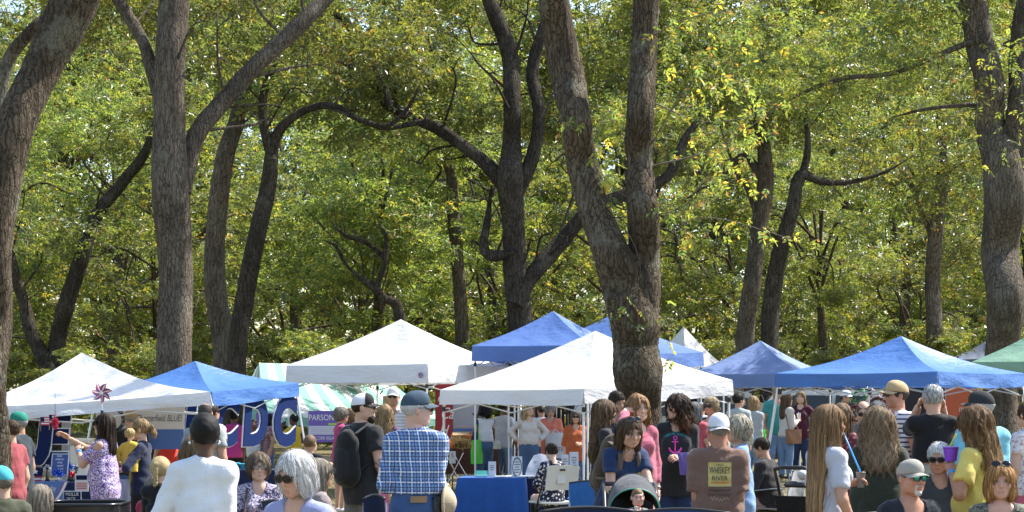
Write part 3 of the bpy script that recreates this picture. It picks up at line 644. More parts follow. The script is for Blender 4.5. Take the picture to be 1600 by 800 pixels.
for i in range(5):
    t0, t1 = i / 5, (i + 1) / 5; a_, b_ = ev0 + (bl0 - ev0) * t0, ev0 + (bl0 - ev0) * t1
    mb = MB(); mb.grid(np.array([[rg0 + (e - rg0) * q - np.array([0, 0, .15 * math.sin(math.pi * q)]) - o for e in (a_, b_)] for q in np.linspace(0, 1, 6)])); mb.build('roof_stripe', TEAL_S if i % 2 else WHITE_S, root, True)
P = np.array([[ev0 + (ev1 - ev0) * t - np.array([0, 0, (.17 + .07 * abs(math.sin(t * 40))) * q]) - o for t in np.linspace(0, 1, 120)] for q in (0, 1)])
mb = MB(); mb.grid(P); mb.build('scalloped_valance', TEAL_S, root, True)
mb = MB(); mb.grid(np.array([[ev0 + (bl0 - ev0) * t - np.array([0, 0, (.17 + .07 * abs(math.sin(t * 14))) * q]) - o for t in np.linspace(0, 1, 40)] for q in (0, 1)])); mb.build('scalloped_valance', TEAL_S, root, True)
for p in (ev0, ev0 + (ev1 - ev0) * .33, ev0 + (ev1 - ev0) * .66, ev1, bl0, rg0, rg1):
    mb = MB(); mb.tube([p - o, np.array([p[0], p[1], 0]) - o], .03, 8); mb.build('pole', POLE_G, root, True)

print({k:(round(v['d'],1),round(v['cen'][1],1),round(v['B'][1],1)) for k,v in CAN.items()})
# ================================================================ people: signed-distance modelling
f32 = np.float32
def sd_cone(p, a, b, r1, r2, sy=1.0, Rm=None, flat_end=False):
    a = np.asarray(a, f32); b = np.asarray(b, f32); q = p - a; ba = b - a
    if Rm is not None:
        q = q @ Rm; ba = ba @ Rm
        q = q / np.array([1, sy, 1], f32); ba = ba / np.array([1, sy, 1], f32)
    t = np.clip((q @ ba) / max(float(ba @ ba), 1e-9), 0, 1)
    d = np.sqrt(((q - t[:, None] * ba) ** 2).sum(1)) - (r1 + t * (r2 - r1))
    if Rm is not None and sy < 1: d = d * (.5 + .5 * sy)
    if flat_end:
        u = (b - a) / np.linalg.norm(b - a); d = np.maximum(d, (p - b) @ u.astype(f32))
    return d
def sd_ell(p, c, r, Rm=None):
    q = p - np.asarray(c, f32); r = np.asarray(r, f32)
    if Rm is not None: q = q @ Rm
    k0 = np.sqrt(((q / r) ** 2).sum(1)); k1 = np.sqrt(((q / (r * r)) ** 2).sum(1))
    return k0 * (k0 - 1) / np.maximum(k1, 1e-6)
def smin(a, b, k):
    h = np.clip(.5 + .5 * (b - a) / k, 0, 1); return b + (a - b) * h - k * h * (1 - h)
def smax(a, b, k): return -smin(-a, -b, k)
def union(prims, p):
    d = None
    for fn, k in prims:
        e = fn(p); d = e if d is None else smin(d, e, k)
    return d
def C_(a, b, r1, r2, k=.03, sy=1.0, Rm=None, flat=False): return (lambda p: sd_cone(p, a, b, r1, r2, sy, Rm, flat), k)
def E_(c, r, k=.03, Rm=None): return (lambda p: sd_ell(p, c, r, Rm), k)
def nets(f, lo, hi, h):
    """naive surface nets on a sparse-evaluated grid -> V, quads"""
    lo = np.asarray(lo, float); hi = np.asarray(hi, float); B = 5
    nb = np.maximum(np.ceil((hi - lo) / (h * B)).astype(int), 1); n = nb * B
    cg = [lo[i] + (np.arange(nb[i]) + .5) * h * B - h * .5 for i in range(3)]
    PC = np.stack(np.meshgrid(*cg, indexing='ij'), -1).reshape(-1, 3).astype(f32)
    dc = f(PC).reshape(nb); act = np.abs(dc) < h * B * 1.35 + .012
    up = lambda A: A.repeat(B, 0).repeat(B, 1).repeat(B, 2)
    D = up(dc).astype(f32); mk = up(act); ii = np.nonzero(mk)
    P = np.stack([lo[k] + ii[k] * h for k in range(3)], 1).astype(f32); D[ii] = f(P)
    S = D < 0; c8 = [(i, j, k) for i in (0, 1) for j in (0, 1) for k in (0, 1)]
    sl = lambda A, o: A[o[0]:A.shape[0] - 1 + o[0], o[1]:A.shape[1] - 1 + o[1], o[2]:A.shape[2] - 1 + o[2]]
    cnt = sum(sl(S, o).astype(np.int8) for o in c8); cm = (cnt > 0) & (cnt < 8)
    ci = np.stack(np.nonzero(cm), 1); cid = np.full(cm.shape, -1, np.int64); cid[cm] = np.arange(len(ci))
    val = np.stack([D[ci[:, 0] + o[0], ci[:, 1] + o[1], ci[:, 2] + o[2]] for o in c8], 1)
    acc = np.zeros((len(ci), 3)); num = np.zeros(len(ci))
    for a in range(8):
        for ax in range(3):
            oa = c8[a]
            if oa[ax]: continue
            ob = list(oa); ob[ax] = 1; b = c8.index(tuple(ob)); va, vb = val[:, a], val[:, b]; m = (va < 0) != (vb < 0)
            t = np.where(m, va / np.where(m, va - vb, 1), 0); pt = np.array(oa, float)[None] + np.zeros((len(ci), 3)); pt[:, ax] += t
            acc += pt * m[:, None]; num += m
    V = lo + (ci + acc / np.maximum(num, 1)[:, None]) * h; Q = []
    for ax in range(3):
        o1, o2 = (ax + 1) % 3, (ax + 2) % 3
        a = [slice(None)] * 3; b = [slice(None)] * 3; a[ax] = slice(0, -1); b[ax] = slice(1, None)
        sa, sb = S[tuple(a)], S[tuple(b)]; e = np.stack(np.nonzero(sa != sb), 1); inside = sa[tuple(e.T)]
        ok = (e[:, o1] > 0) & (e[:, o2] > 0) & (e[:, o1] < S.shape[o1] - 1) & (e[:, o2] < S.shape[o2] - 1); e, inside = e[ok], inside[ok]
        def cell(d1, d2):
            c = e.copy(); c[:, o1] += d1; c[:, o2] += d2; return cid[c[:, 0], c[:, 1], c[:, 2]]
        q = np.stack([cell(-1, -1), cell(0, -1), cell(0, 0), cell(-1, 0)], 1); q[~inside] = q[~inside][:, ::-1]; Q.append(q)
    return V, np.concatenate(Q)
def relax(V, F, it=2, lam=.5):
    for _ in range(it):
        acc = np.zeros_like(V); num = np.zeros(len(V))
        for i in range(4):
            a, b = F[:, i], F[:, (i + 1) % 4]
            for c in range(3):
                acc[:, c] += np.bincount(a, V[b, c], len(V)) + np.bincount(b, V[a, c], len(V))
            num += np.bincount(a, minlength=len(V)) + np.bincount(b, minlength=len(V))
        V = V + lam * (acc / np.maximum(num, 1)[:, None] - V)
    return V
def wrinkle(seed, amp, freq=1.0):
    rng = np.random.default_rng(seed); W = rng.normal(0, 1, (5, 3)).astype(f32); W[:, 2] *= 1.3
    W /= np.linalg.norm(W, axis=1, keepdims=True); W *= np.array([22, 33, 48, 28, 65], f32)[:, None] * freq; ph = rng.uniform(0, 6.28, 5).astype(f32)
    A = np.array([1, .8, .55, .8, .35], f32) * amp * .5
    def f(p):
        w_ = p + .03 * np.sin(p[:, [1, 2, 0]] * 13 + 1.7)
        s = np.sin(w_ @ W.T + ph); return ((1 - np.abs(s)) * A).sum(1) - A.sum() * .36
    return f
def rotm(yaw=0, pitch=0, roll=0):
    return np.array(Euler((pitch, roll, yaw), 'XYZ').to_matrix())
# ---------------------------------------------------------------- heads (metres, origin between the ears, face towards -y)
def head_prims(kind):
    j = {'m': 1.0, 'f': .90, 'c': .86}[kind]; nz = {'m': 1.0, 'f': .82, 'c': .6}[kind]
    P = [E_((0, .012, .030), (.075, .094, .088), .02), E_((0, -.028, -.035), (.060 * j, .062, .080), .035), E_((0, -.066, -.092 * (1 if j == 1 else .97)), (.027 * j, .023, .021), .03)]
    for s in (-1, 1):
        P += [E_((s * .037, -.060, -.022), (.026, .026, .026), .02), E_((s * .076, .014, -.004), (.009, .019, .030), .008), E_((s * .047 * j, -.02, -.065), (.02, .04, .03), .03)]
    P += [C_((-.034, -.078, .030), (.034, -.078, .030), .012, .012, .018), C_((0, -.088, .014), (0, -.107 * (1 if nz == 1 else .985), -.024), .008 * nz + .001, .0125 * nz + .001, .010), C_((-.012 * nz, -.094, -.030), (.012 * nz, -.094, -.030), .007, .007, .008),
          C_((-.016, -.085, -.058), (.016, -.085, -.058), .0075, .0075, .010), C_((-.013, -.083, -.070), (.013, -.083, -.070), .007, .007, .010)]
    nr = {'m': .054, 'f': .044, 'c': .038}[kind]
    P.append(C_((0, .020, -.05), (0, .034, -.20), nr, nr * 1.05, .03))
    return P
HEADS = {}
def head_tpl(kind, hv=.0062):
    if (kind, hv) in HEADS: return HEADS[(kind, hv)]
    P = head_prims(kind)
    def f(p):
        d = union(P, p)
        for s in (-1, 1): d = smax(d, -sd_ell(p, (s * .031, -.094, .011), (.017, .013, .010)), .010)
        d = smax(d, -sd_cone(p, (-.02, -.097, -.0645), (.02, -.097, -.0645), .0025, .0025), .004)
        return d
    V, F = nets(f, (-.11, -.14, -.20), (.11, .13, .14), hv)
    x, y, z = np.abs(V[:, 0]), V[:, 1], V[:, 2]
    reg = np.zeros(len(V), int)
    reg[(x < .021) & (z > -.078) & (z < -.052) & (y < -.078)] = 1                       # lips
    reg[(x > .013) & (x < .047) & (z > .027 - (x - .03) * .2) & (z < .038 - (x - .03) * .2) & (y < -.06)] = 2   # brows
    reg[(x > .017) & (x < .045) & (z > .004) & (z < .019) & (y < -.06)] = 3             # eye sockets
    reg[(x > .022) & (x < .055) & (z > -.045) & (z < -.005) & (y < -.05) & (reg == 0)] = 4   # cheeks
    reg[(reg == 0) & (z < -.045) & (y < .0) & (y < -.03 + .0 * z) & (z > -.12)] = 5     # beard zone
    HEADS[(kind, hv)] = (V, F, reg); return HEADS[(kind, hv)]
def skin_cols(reg, skin, hair, lips=None, stubble=0.0):
    s = np.array(skin); c = np.repeat(s[None], len(reg), 0)
    c[reg == 1] = s * np.array([.93, .74, .71]) if lips is None else lips
    c[reg == 2] = s * .35 + np.array(hair) * .5
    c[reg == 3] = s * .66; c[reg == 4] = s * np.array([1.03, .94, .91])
    if stubble: c[reg == 5] = s * (1 - stubble) + np.array(hair) * stubble
    return c
def uvs(c, r, n=10, m=7):
    mb = MB().ell(c, r, n, m); return np.concatenate(mb.v), mb.f
# ---------------------------------------------------------------- hand
def hand_mesh(W, d, n, s, L, curl=.5, spread=.12, thumb=.6):
    """W wrist, d finger direction, n palm normal (curl direction), s thumb side; L hand length"""
    d = nrm(d); n = nrm(n - d * np.dot(n, d)); s = nrm(s - d * np.dot(s, d) - n * np.dot(s, n)); mb = MB()
    w_ = L * .23
    mb.tube([W - d * L * .12, W + d * L * .06, W + d * L * .22, W + d * L * .42, W + d * L * .5], [w_ * .62, w_ * .68, w_ * .95, w_, w_ * .8], 10, True, (n, .46))
    for i, (o, l, r) in enumerate(((.75, .44, .052), (.27, .48, .054), (-.22, .45, .052), (-.68, .36, .045))):
        p = W + d * L * .45 + s * w_ * o * .95; a = 0.12 + curl * .25; P = [p]
        dd = nrm(d + s * o * spread)
        for k, seg in enumerate((.45, .32, .26)):
            q = dd * math.cos(a) + n * math.sin(a); p = p + q * l * L * seg; P.append(p); a += curl * (1.0 if k == 0 else .8)
        mb.tube(P, np.array([r, r * .98, r * .88, r * .62]) * L, 6)
    p = W + d * L * .14 + s * w_ * .7; q1 = nrm(d * .75 + s * thumb + n * .35); q2 = nrm(d * 1.0 + s * thumb * .35 + n * .5 * (curl + .3))
    mb.tube([p - q1 * L * .05, p + q1 * L * .19, p + q1 * L * .19 + q2 * L * .14, p + q1 * L * .19 + q2 * L * .25], np.array([.085, .068, .058, .04]) * L, 6)
    return np.concatenate(mb.v), mb.f
# ---------------------------------------------------------------- materials for people
SKIN = vcol('skin', .5, .35, .12, .10, 25, .08); HAIR = vcol('hair', .62, .22, 0, .3, 120, .5)
def cloth(name, col, pattern=None, col2=None, col3=None, rough=.85, scale=1.0):
    key = ('cloth', name, col, pattern, col2, scale)
    if key in _mats: return _mats[key]
    m, nt, b = newmat(name); co = objco(nt)
    def wave_band(axis_vec, freq, lo, hi):
        v = N(nt, 'VectorMath', operation='DOT_PRODUCT'); nt.links.new(co, v.inputs[0]); v.inputs[1].default_value = axis_vec
        s = mth(nt, 'SINE', mth(nt, 'MULTIPLY', v.outputs['Value'], freq)); mr = N(nt, 'MapRange'); nt.links.new(s, mr.inputs[0]); mr.inputs[1].default_value = lo; mr.inputs[2].default_value = hi
        return mr.outputs[0]
    base = mixc(nt, noise(nt, co, 5, 4), tuple(x * .82 for x in col), tuple(min(1, x * 1.12) for x in col))
    if pattern == 'plaid':
        f = 2 * math.pi / (.072 / scale)
        a1 = wave_band((1, .75, 0), f, -.2, .2); a2 = wave_band((0, 0, 1), f, -.2, .2)
        base = mixc(nt, .5, mixc(nt, a1, col2, col), mixc(nt, a2, col2, col))
        w1 = wave_band((1, .75, 0), f, .90, .96); w2 = wave_band((0, 0, 1), f, .90, .96)
        base = mixc(nt, mth(nt, 'MULTIPLY', w1, .8), base, col3); base = mixc(nt, mth(nt, 'MULTIPLY', w2, .8), base, col3)
        w3 = wave_band((1, .75, 0), f, -.93, -.97); w4 = wave_band((0, 0, 1), f, -.93, -.97); base = mixc(nt, mth(nt, 'MULTIPLY', w3, .7), base, (.015, .02, .06)); base = mixc(nt, mth(nt, 'MULTIPLY', w4, .7), base, (.015, .02, .06))
    elif pattern == 'stripes': base = mixc(nt, wave_band((0, 0, 1), 2 * math.pi / (.045 / scale), .3, .45), base, col2)
    elif pattern in ('floral', 'paisley'):
        v = N(nt, 'TexVoronoi'); v.inputs['Scale'].default_value = (26 if pattern == 'floral' else 30) * scale
        wv = N(nt, 'VectorMath', operation='MULTIPLY_ADD'); wv.inputs[1].default_value = (.05, .05, .05); tn = N(nt, 'TexNoise', i_Scale=18.0); nt.links.new(co, tn.inputs['Vector']); nt.links.new(tn.outputs['Color'], wv.inputs[0]); nt.links.new(co, wv.inputs[2]); nt.links.new(wv.outputs[0], v.inputs['Vector'])
        if pattern == 'floral': fac = ramp(nt, v.outputs['Distance'], [(.34, (1, 1, 1)), (.42, (0, 0, 0))])
        else: fac = mth(nt, 'GREATER_THAN', mth(nt, 'SINE', mth(nt, 'MULTIPLY', v.outputs['Distance'], 15)), .15)
        base = mixc(nt, fac, base, col2)
    elif pattern == 'denim':
        base = mixc(nt, noise(nt, co, 4, 5), tuple(x * .6 for x in col), tuple(min(1, x * 1.5) for x in col))
    elif pattern == 'heather': base = mixc(nt, noise(nt, mapping(nt, co, (1, 1, 6)), 60, 4, .8), base, col2)
    elif pattern == 'sleeves':
        sx_ = N(nt, 'SeparateXYZ'); nt.links.new(co, sx_.inputs[0]); fac = mth(nt, 'GREATER_THAN', mth(nt, 'ABSOLUTE', sx_.outputs[0]), .165); band = mth(nt, 'COMPARE', sx_.outputs[2], 1.16, .05)
        base = mixc(nt, fac, base, col2); base = mixc(nt, mth(nt, 'MULTIPLY', fac, band), base, col3)
    nt.links.new(base, b.inputs['Base Color']); b.inputs['Roughness'].default_value = rough; b.inputs['Specular IOR Level'].default_value = .25
    b.inputs['Sheen Weight'].default_value = .15
    bump(nt, b, mth(nt, 'ADD', mth(nt, 'ADD', noise(nt, mapping(nt, co, (1.3, 1.3, .30), (0, .45, 0)), 13, 3, .5), mth(nt, 'MULTIPLY', noise(nt, mapping(nt, co, (.35, 1.2, 1.5), (0, .3, 0)), 12, 3, .5), .7)), mth(nt, 'MULTIPLY', noise(nt, co, 160, 2), .12)), .42, .028); _mats[key] = m; return m
JEAN = cloth('denim', (.05, .10, .22), 'denim'); JEAN_D = cloth('dark_denim', (.02, .035, .09), 'denim'); JEAN_L = cloth('light_denim', (.16, .24, .38), 'denim')
KHAKI = cloth('khaki_cloth', (.34, .28, .18)); GREYP = cloth('grey_trousers', (.15, .145, .13)); BLACKC = cloth('black_cloth', (.012, .012, .014)); NAVYC = cloth('navy_cloth', (.012, .018, .05))
SHOE = plain('dark_shoe', (.03, .027, .025), .6); SHOE_W = plain('white_shoe', (.6, .6, .6), .6)
LENS = plain('sunglass_lens', (.008, .008, .01), .08, var=0); FRAMEM = plain('glasses_frame', (.02, .018, .015), .35)
CLEARL, _nt, _b = newmat('clear_lens'); _b.inputs['Roughness'].default_value = .05
_t = N(_nt, 'BsdfTransparent'); _m = N(_nt, 'MixShader'); _m.inputs[0].default_value = .12; _nt.links.new(_t.outputs[0], _m.inputs[1]); _nt.links.new(_b.outputs[0], _m.inputs[2]); _nt.links.new(_m.outputs[0], _nt.nodes['Material Output'].inputs['Surface'])
MIRROR = plain('mirrored_lens', (.05, .32, .34), .12, .9, var=.4, nscale=30)
WRIST = plain('blue_wristband', (.05, .35, .8), .4)
FAIR = (.56, .34, .245); TAN = (.47, .27, .18); LIGHT = (.62, .40, .31); DARK = (.10, .052, .032); BROWN = (.19, .10, .062); PINK_ = (.60, .36, .28)
# ---------------------------------------------------------------- hair styles (head frame)
LOCK = {'curly': (9, .012, 62), 'wavy': (7, .011, 38), 'long': (9, .006, 9), 'bob': (8, .007, 22), 'fluffy': (8, .010, 40), 'toddler': (9, .012, 90), 'afro': (14, .002, 120), 'pony': (12, .003, 8), 'bun': (12, .003, 8), 'braid': (12, .003, 8), 'short': (14, .003, 25), 'crop': (14, .0015, 30), 'bald': (14, .002, 30)}
def hair_sdf(style, L, seed, kind):
    t = {'short': .010, 'crop': .006, 'afro': .013, 'bob': .020, 'long': .014, 'wavy': .021, 'curly': .026, 'pony': .010, 'bun': .013, 'braid': .010, 'fluffy': .024, 'bald': .006, 'toddler': .022}[style]
    P = [E_((0, .014, .032), (.075 + t, .094 + t, .088 + t), .02)]
    lo = -.09
    if style == 'bob':
        P += [E_((s * .066, .005, -.05), (.034, .066, .075 + L * .3), .03) for s in (-1, 1)] + [E_((0, .066, -.055), (.074, .05, .085 + L * .3), .03)]; lo = -.15 - L
    if style in ('long', 'wavy', 'curly'):
        w_ = {'long': .0, 'wavy': .014, 'curly': .022}[style]
        P += [C_((0, .072, 0), (0, .118, -L), .088 + w_, .074 + w_, .04, .55, np.eye(3, dtype=f32))]
        P += [C_((s * .07, .006, -.01), (s * (.086 + w_), .03, -min(L, .26)), .030 + w_ * .6, .030 + w_ * .6, .03) for s in (-1, 1)]; lo = -L - .1
    if style == 'fluffy': P += [E_((s * .062, .02, -.02), (.032, .06, .06), .03) for s in (-1, 1)] + [E_((0, .06, -.03), (.076, .05, .07), .03)]; lo = -.13
    if style == 'pony': P += [E_((0, .125, .02), (.028, .028, .028), .01), C_((0, .14, .01), (0, .165, -L), .030, .018, .015), E_((0, .16, -L * .5), (.04, .034, L * .45), .02)]; lo = -L - .06
    if style == 'bun': P += [E_((0, .115, .05), (.045, .04, .04), .012)]
    if style == 'braid':
        P += [E_((0, .10, .05), (.03, .03, .03), .012)] + [E_(((-1) ** i * .007, .113 - .001 * i, .03 - i * L / 11), (.022 - .0006 * i, .020, .020), .006) for i in range(11)]; lo = -L - .08
    wr = wrinkle(seed, {'curly': .018, 'toddler': .022, 'wavy': .012, 'fluffy': .012, 'afro': .004, 'bob': .008}.get(style, .006), {'curly': 1.3, 'toddler': 2.2, 'afro': 2.5}.get(style, 1.1))
    face_w = {'short': .068, 'crop': .070, 'bald': .072, 'afro': .066, 'toddler': .066, 'bun': .066, 'pony': .066, 'braid': .066}.get(style, .058)
    def f(p):
        q = p.copy()
        if style in ('long', 'wavy', 'curly'): q[:, 2] *= .45
        d = union(P, p) + wr(q)
        th = np.arctan2(p[:, 0], p[:, 1] - .01); kk, am, zf = LOCK.get(style, (11, .004, 20))
        fade = np.clip((.11 - p[:, 2]) * 9, 0, 1)
        d = d + am * fade * (1 - 2 * np.abs(np.sin(kk * th + .9 * np.sin(p[:, 2] * zf + 3 * th + seed)))) + am * .5 * fade * np.sin(2.3 * kk * th + 1.4 * np.sin(p[:, 2] * zf * .7 + seed * 2))
        d = smax(d, -sd_ell(p, (0, -.098, -.045), (face_w, .066, .108)), .012)
        if style in ('short', 'crop', 'bald', 'afro', 'bun', 'pony', 'braid', 'toddler'):
            base = E_((0, .014, .032), (.075 + t, .094 + t, .088 + t))[0](p)
            d = np.where((base < .02) & (p[:, 2] < .02) & (p[:, 1] < .105), smax(d, -(p[:, 2] + .045 + .42 * np.clip(p[:, 1], -.1, .1)) , .01), d) if style in ('short', 'crop', 'bald', 'afro') else d
            if style in ('bun', 'pony', 'braid', 'toddler'): d = np.where(p[:, 1] < .09, smax(d, -(p[:, 2] + .05 + .5 * np.clip(p[:, 1], -.1, .1)), .01), d)
            # keep ears free
            for s in (-1, 1): d = smax(d, -sd_ell(p, (s * .086, .006, -.02), (.022, .026, .036)), .006)
        if style == 'bald': d = smax(d, -sd_ell(p, (0, -.03, .125), (.066, .095, .055)), .01)
        if style in ('bob', 'long', 'wavy', 'curly', 'fluffy'): d = smax(d, -sd_cone(p, (0, -.02, -.06), (0, -.05, -.8), .05, .10), .01)
        return d
    return f, lo
def strands(f, V, n, rng, steps, ds, wave, width, top):
    """combed ribbons traced down over the hair surface"""
    cand = V[V[:, 2] > top]; 
    if len(cand) == 0: return None
    p = cand[rng.integers(0, len(cand), n)].astype(f32) + rng.normal(0, .003, (n, 3)).astype(f32); path = []; e = .004; ph = 9 * np.arctan2(p[:, 0], p[:, 1]) + 30 * p[:, 2] + rng.normal(0, .4, n); lift = rng.uniform(0, .006, n).astype(f32)
    vx = np.zeros((n, 3), f32)
    for k in range(steps):
        d0 = f(p); g = np.stack([f(p + np.eye(3, dtype=f32)[i] * e) - d0 for i in range(3)], 1) / e
        g /= np.maximum(np.linalg.norm(g, axis=1, keepdims=True), 1e-6)
        p = p - g * np.clip(d0 - .003 - lift, -.02, .02)[:, None]; path.append((p.copy(), g))
        dn = np.array([0, .12, -1], f32)[None] + .25 * vx; tdir = dn - g * (g * dn).sum(1, keepdims=True)
        tdir /= np.maximum(np.linalg.norm(tdir, axis=1, keepdims=True), .15)
        sw = np.cross(tdir, g) * (wave * np.sin(ph + k * .9))[:, None]; vx = tdir; p = (p + (tdir + sw) * ds).astype(f32)
    Vs = []; k = len(path); Wd = width * rng.uniform(.6, 1.3, n)
    for i, (q, g) in enumerate(path):
        t = i / (k - 1); nx = path[min(i + 1, k - 1)][0] - path[max(i - 1, 0)][0]; sd = np.cross(nx, g); sd /= np.maximum(np.linalg.norm(sd, axis=1, keepdims=True), 1e-6)
        ww = (Wd * (1 - .8 * t ** 2))[:, None] * .5; Vs += [q - sd * ww, q + sd * ww]
    A = np.stack(Vs, 1); base = np.arange(n)[:, None] * 2 * k; F = np.concatenate([np.stack([base[:, 0] + 2 * i, base[:, 0] + 2 * i + 1, base[:, 0] + 2 * i + 3, base[:, 0] + 2 * i + 2], 1) for i in range(k - 1)])
    return A.reshape(-1, 3), F, 2 * k
# ---------------------------------------------------------------- a person
ARM = {  # wrist target from the shoulder: (outward, forward, up) in body heights; elbow hint (outward, forward, up)
    'down': ((.030, .02, -.315), (.5, -.6, -.2)), 'relax': ((.045, .06, -.300), (.5, -.7, -.2)), 'fwd': ((-.02, .20, -.18), (.5, -.3, -1)), 'hip': ((.035, .03, -.215), (1, -.6, .1)),
    'chest': ((-.05, .14, -.12), (.2, -.3, -1)), 'mouth': ((-.07, .15, .00), (.6, .2, -1)), 'head': ((.005, .035, .125), (.55, 1, -.5)), 'face': ((-.065, .11, .055), (.8, .1, -1)),
    'point': ((.0, .30, .03), (.4, 0, -1)), 'lap': ((-.03, .17, -.20), (.6, -.2, -.8)), 'hold': ((-.06, .13, -.165), (.15, -.5, -1)), 'phone': ((-.06, .17, .03), (.5, .1, -1)), 'fold': ((-.12, .12, -.16), (.8, 0, -.6))}
_pc = [0]
def person(label, px, ytop, s, yaw, sex='f', seat=False, fat=.25, lean=0, hyaw=0, hpitch=0, hroll=0, skin=FAIR, hair=('short', (.1, .07, .05), 0), top=None, bottom=JEAN,
           arms=('down', 'down'), cap=None, glasses=None, beard=None, stubble=0, H=None, child=False, legs=2.0, shoe=None, wrist=None, base=None, headk=1.0, shin_skin=False, curl=.5, group='people at the fair', seat_z=.46, lips=None, tattoo=None):
    _pc[0] += 1; seed = _pc[0]; rng = np.random.default_rng(seed * 7 + 1); d = FPX / s
    x0, y0 = (X(px, d), d); g0 = gz(x0, y0) if base is None else base; zt = Z(ytop, d) - g0
    near = s > 185; mid = s > 118; h = .0115 if near else (.0145 if mid else .019)
    if H is None: H = (zt - .015) if not seat else (zt - .015 - seat_z - .035) / .475
    if lean and not seat and True: H = H / (.525 + .475 * math.cos(R(lean)))
    l = R(lean); U = np.array([0, -math.sin(l), math.cos(l)]); Bk = np.array([0, math.cos(l), math.sin(l)]); Rm = np.stack([[1, 0, 0], Bk, U], 1).astype(f32)
    P = np.array([0, 0, .525 * H if not seat else seat_z + .035]); P = P.astype(float)
    Nk = P + U * .305 * H; kind = 'c' if child else sex
    m_ = sex == 'm'
    hw = (.080 + .022 * fat if m_ else .084 + .030 * fat) * H; ww = (.066 + .044 * fat if m_ else .056 + .048 * fat) * H; cw = (.080 + .018 * fat if m_ else .069 + .022 * fat) * H; shw = (.092 + .008 * fat if m_ else .081 + .010 * fat) * H
    if child: hw, ww, cw, shw = .078 * H, .072 * H, .074 * H, .082 * H
    hs = H * .135 / .231 * headk * (1.03 if not m_ else 1.0); 
    if child: hs = H * .158 / .231 * headk
    Hc = Nk + (U * .5 + np.array([0, 0, .5])) * (.102 * H if not child else .118 * H) - Bk * .012 * H - np.array([0, hpitch * .0006, 0]) * H
    HR = rotm(R(hyaw)) @ rotm(0, R(hpitch)) @ rotm(0, 0, R(hroll))      # head rotation (yaw, nod down > 0)
    def headw(V): return (np.asarray(V) * hs) @ HR.T + Hc
    # joints
    J = {}
    for sg, nm in ((-1, 'R'), (1, 'L')):
        S = P + U * .274 * H + np.array([sg * shw, 0, 0]) + Bk * .004 * H; ap = arms[0 if sg < 0 else 1]
        tgt, hint = ARM[ap] if isinstance(ap, str) else (ap[0], ap[1] if len(ap) > 1 and ap[1] else (.5, -.3, -.8))
        if len(tgt) == 3:
            W = S + np.array([sg * tgt[0], -tgt[1], tgt[2]]) * H
        hv = nrm(np.array([sg * hint[0], -hint[1], hint[2]])); L1, L2 = .175 * H, .150 * H
        v = W - S; dl = np.linalg.norm(v); dl2 = min(max(dl, .06 * H), (L1 + L2) * .995); W = S + v / dl * dl2; u = v / dl
        ca = (L1 * L1 + dl2 * dl2 - L2 * L2) / (2 * L1 * dl2); ca = max(-1, min(1, ca)); pr = nrm(hv - u * np.dot(hv, u)); E = S + u * L1 * ca + pr * L1 * math.sqrt(1 - ca * ca)
        st = rng.uniform(-.02, .02)
        hp = P + np.array([sg * .050 * H, 0, -.01 * H])
        if seat: kn = hp + np.array([sg * .03, -.235 * H, -.005]); an = np.array([kn[0], kn[1] + .02, .07])
        else: kn = np.array([sg * .056 * H, -.008 * H - st * H, .285 * H]); an = np.array([sg * .060 * H, .012 * H - st * .4 * H, .045 * H])
        J[nm] = dict(S=S, E=E, W=W, hip=hp, knee=kn, ank=an, sg=sg, ap=ap)
    # primitives
    def torso(i, loose=0.0):
        pr = [C_(P - U * .012 * H, P + U * .03 * H, hw + i, hw * .97 + i, .04 * H, .70, Rm), C_(P + U * .055 * H, P + U * .13 * H, ww + i + loose * .6, ww * 1.03 + i + loose * .4, .045 * H, .70 + .12 * fat, Rm), C_(P + U * .165 * H, P + U * .225 * H, cw + i, cw * .98 + i, .045 * H, .68, Rm),
              C_(J['L']['S'] - U * .004 * H, J['R']['S'] - U * .004 * H, .030 * H + i, .030 * H + i, .035 * H)]
        for nm in 'LR': pr.append(C_(Nk - U * .006 * H, J[nm]['S'] + U * .004 * H, .036 * H + i * .7, .028 * H + i * .7, .022 * H))
        if fat > .25: pr.append(E_(P + U * .075 * H - Bk * (.03 + .02 * fat) * H, np.array([.085 * H, (.05 + .03 * fat) * H, .085 * H]) * (.75 + .35 * fat) + i, .05 * H, Rm))
        if not m_ and not child: pr += [E_(P + U * .198 * H - Bk * .048 * H + np.array([sg * .040 * H, 0, 0]), np.array([.036 + .008 * fat, .032 + .008 * fat, .036 + .008 * fat]) * H + i, .03 * H, Rm) for sg in (-1, 1)]
        if not seat: pr += [E_(P - U * .012 * H + Bk * .030 * H + np.array([sg * .038 * H, 0, 0]), np.array([.048, .042, .052]) * H * (1 + .25 * fat) + i, .03 * H, Rm) for sg in (-1, 1)]
        return pr
    ar = (1.12 if m_ else .95) * (1 + .25 * fat)
    def arm(nm, i, sl=2.0, flat=False, loose=0.0):
        j = J[nm]; a1, a2, a3 = .0305 * H * ar, .0235 * H * ar, .0165 * H * ar; pr = []
        if sl <= 1:
            e = j['S'] + (j['E'] - j['S']) * sl; pr.append(C_(j['S'], e, a1 + i, a1 + (a2 - a1) * sl + i + loose, .012 * H, flat=flat))
        else:
            e = j['E'] + (j['W'] - j['E']) * (sl - 1); fl = flat and sl < 2.01
            pr += [C_(j['S'], j['E'], a1 + i, a2 + i + loose * .5, .012 * H), C_(j['E'], e, a2 * 1.04 + i + loose * .5, a2 + (a3 - a2) * (sl - 1) + i + loose * .3, .012 * H, flat=fl)]
        return pr
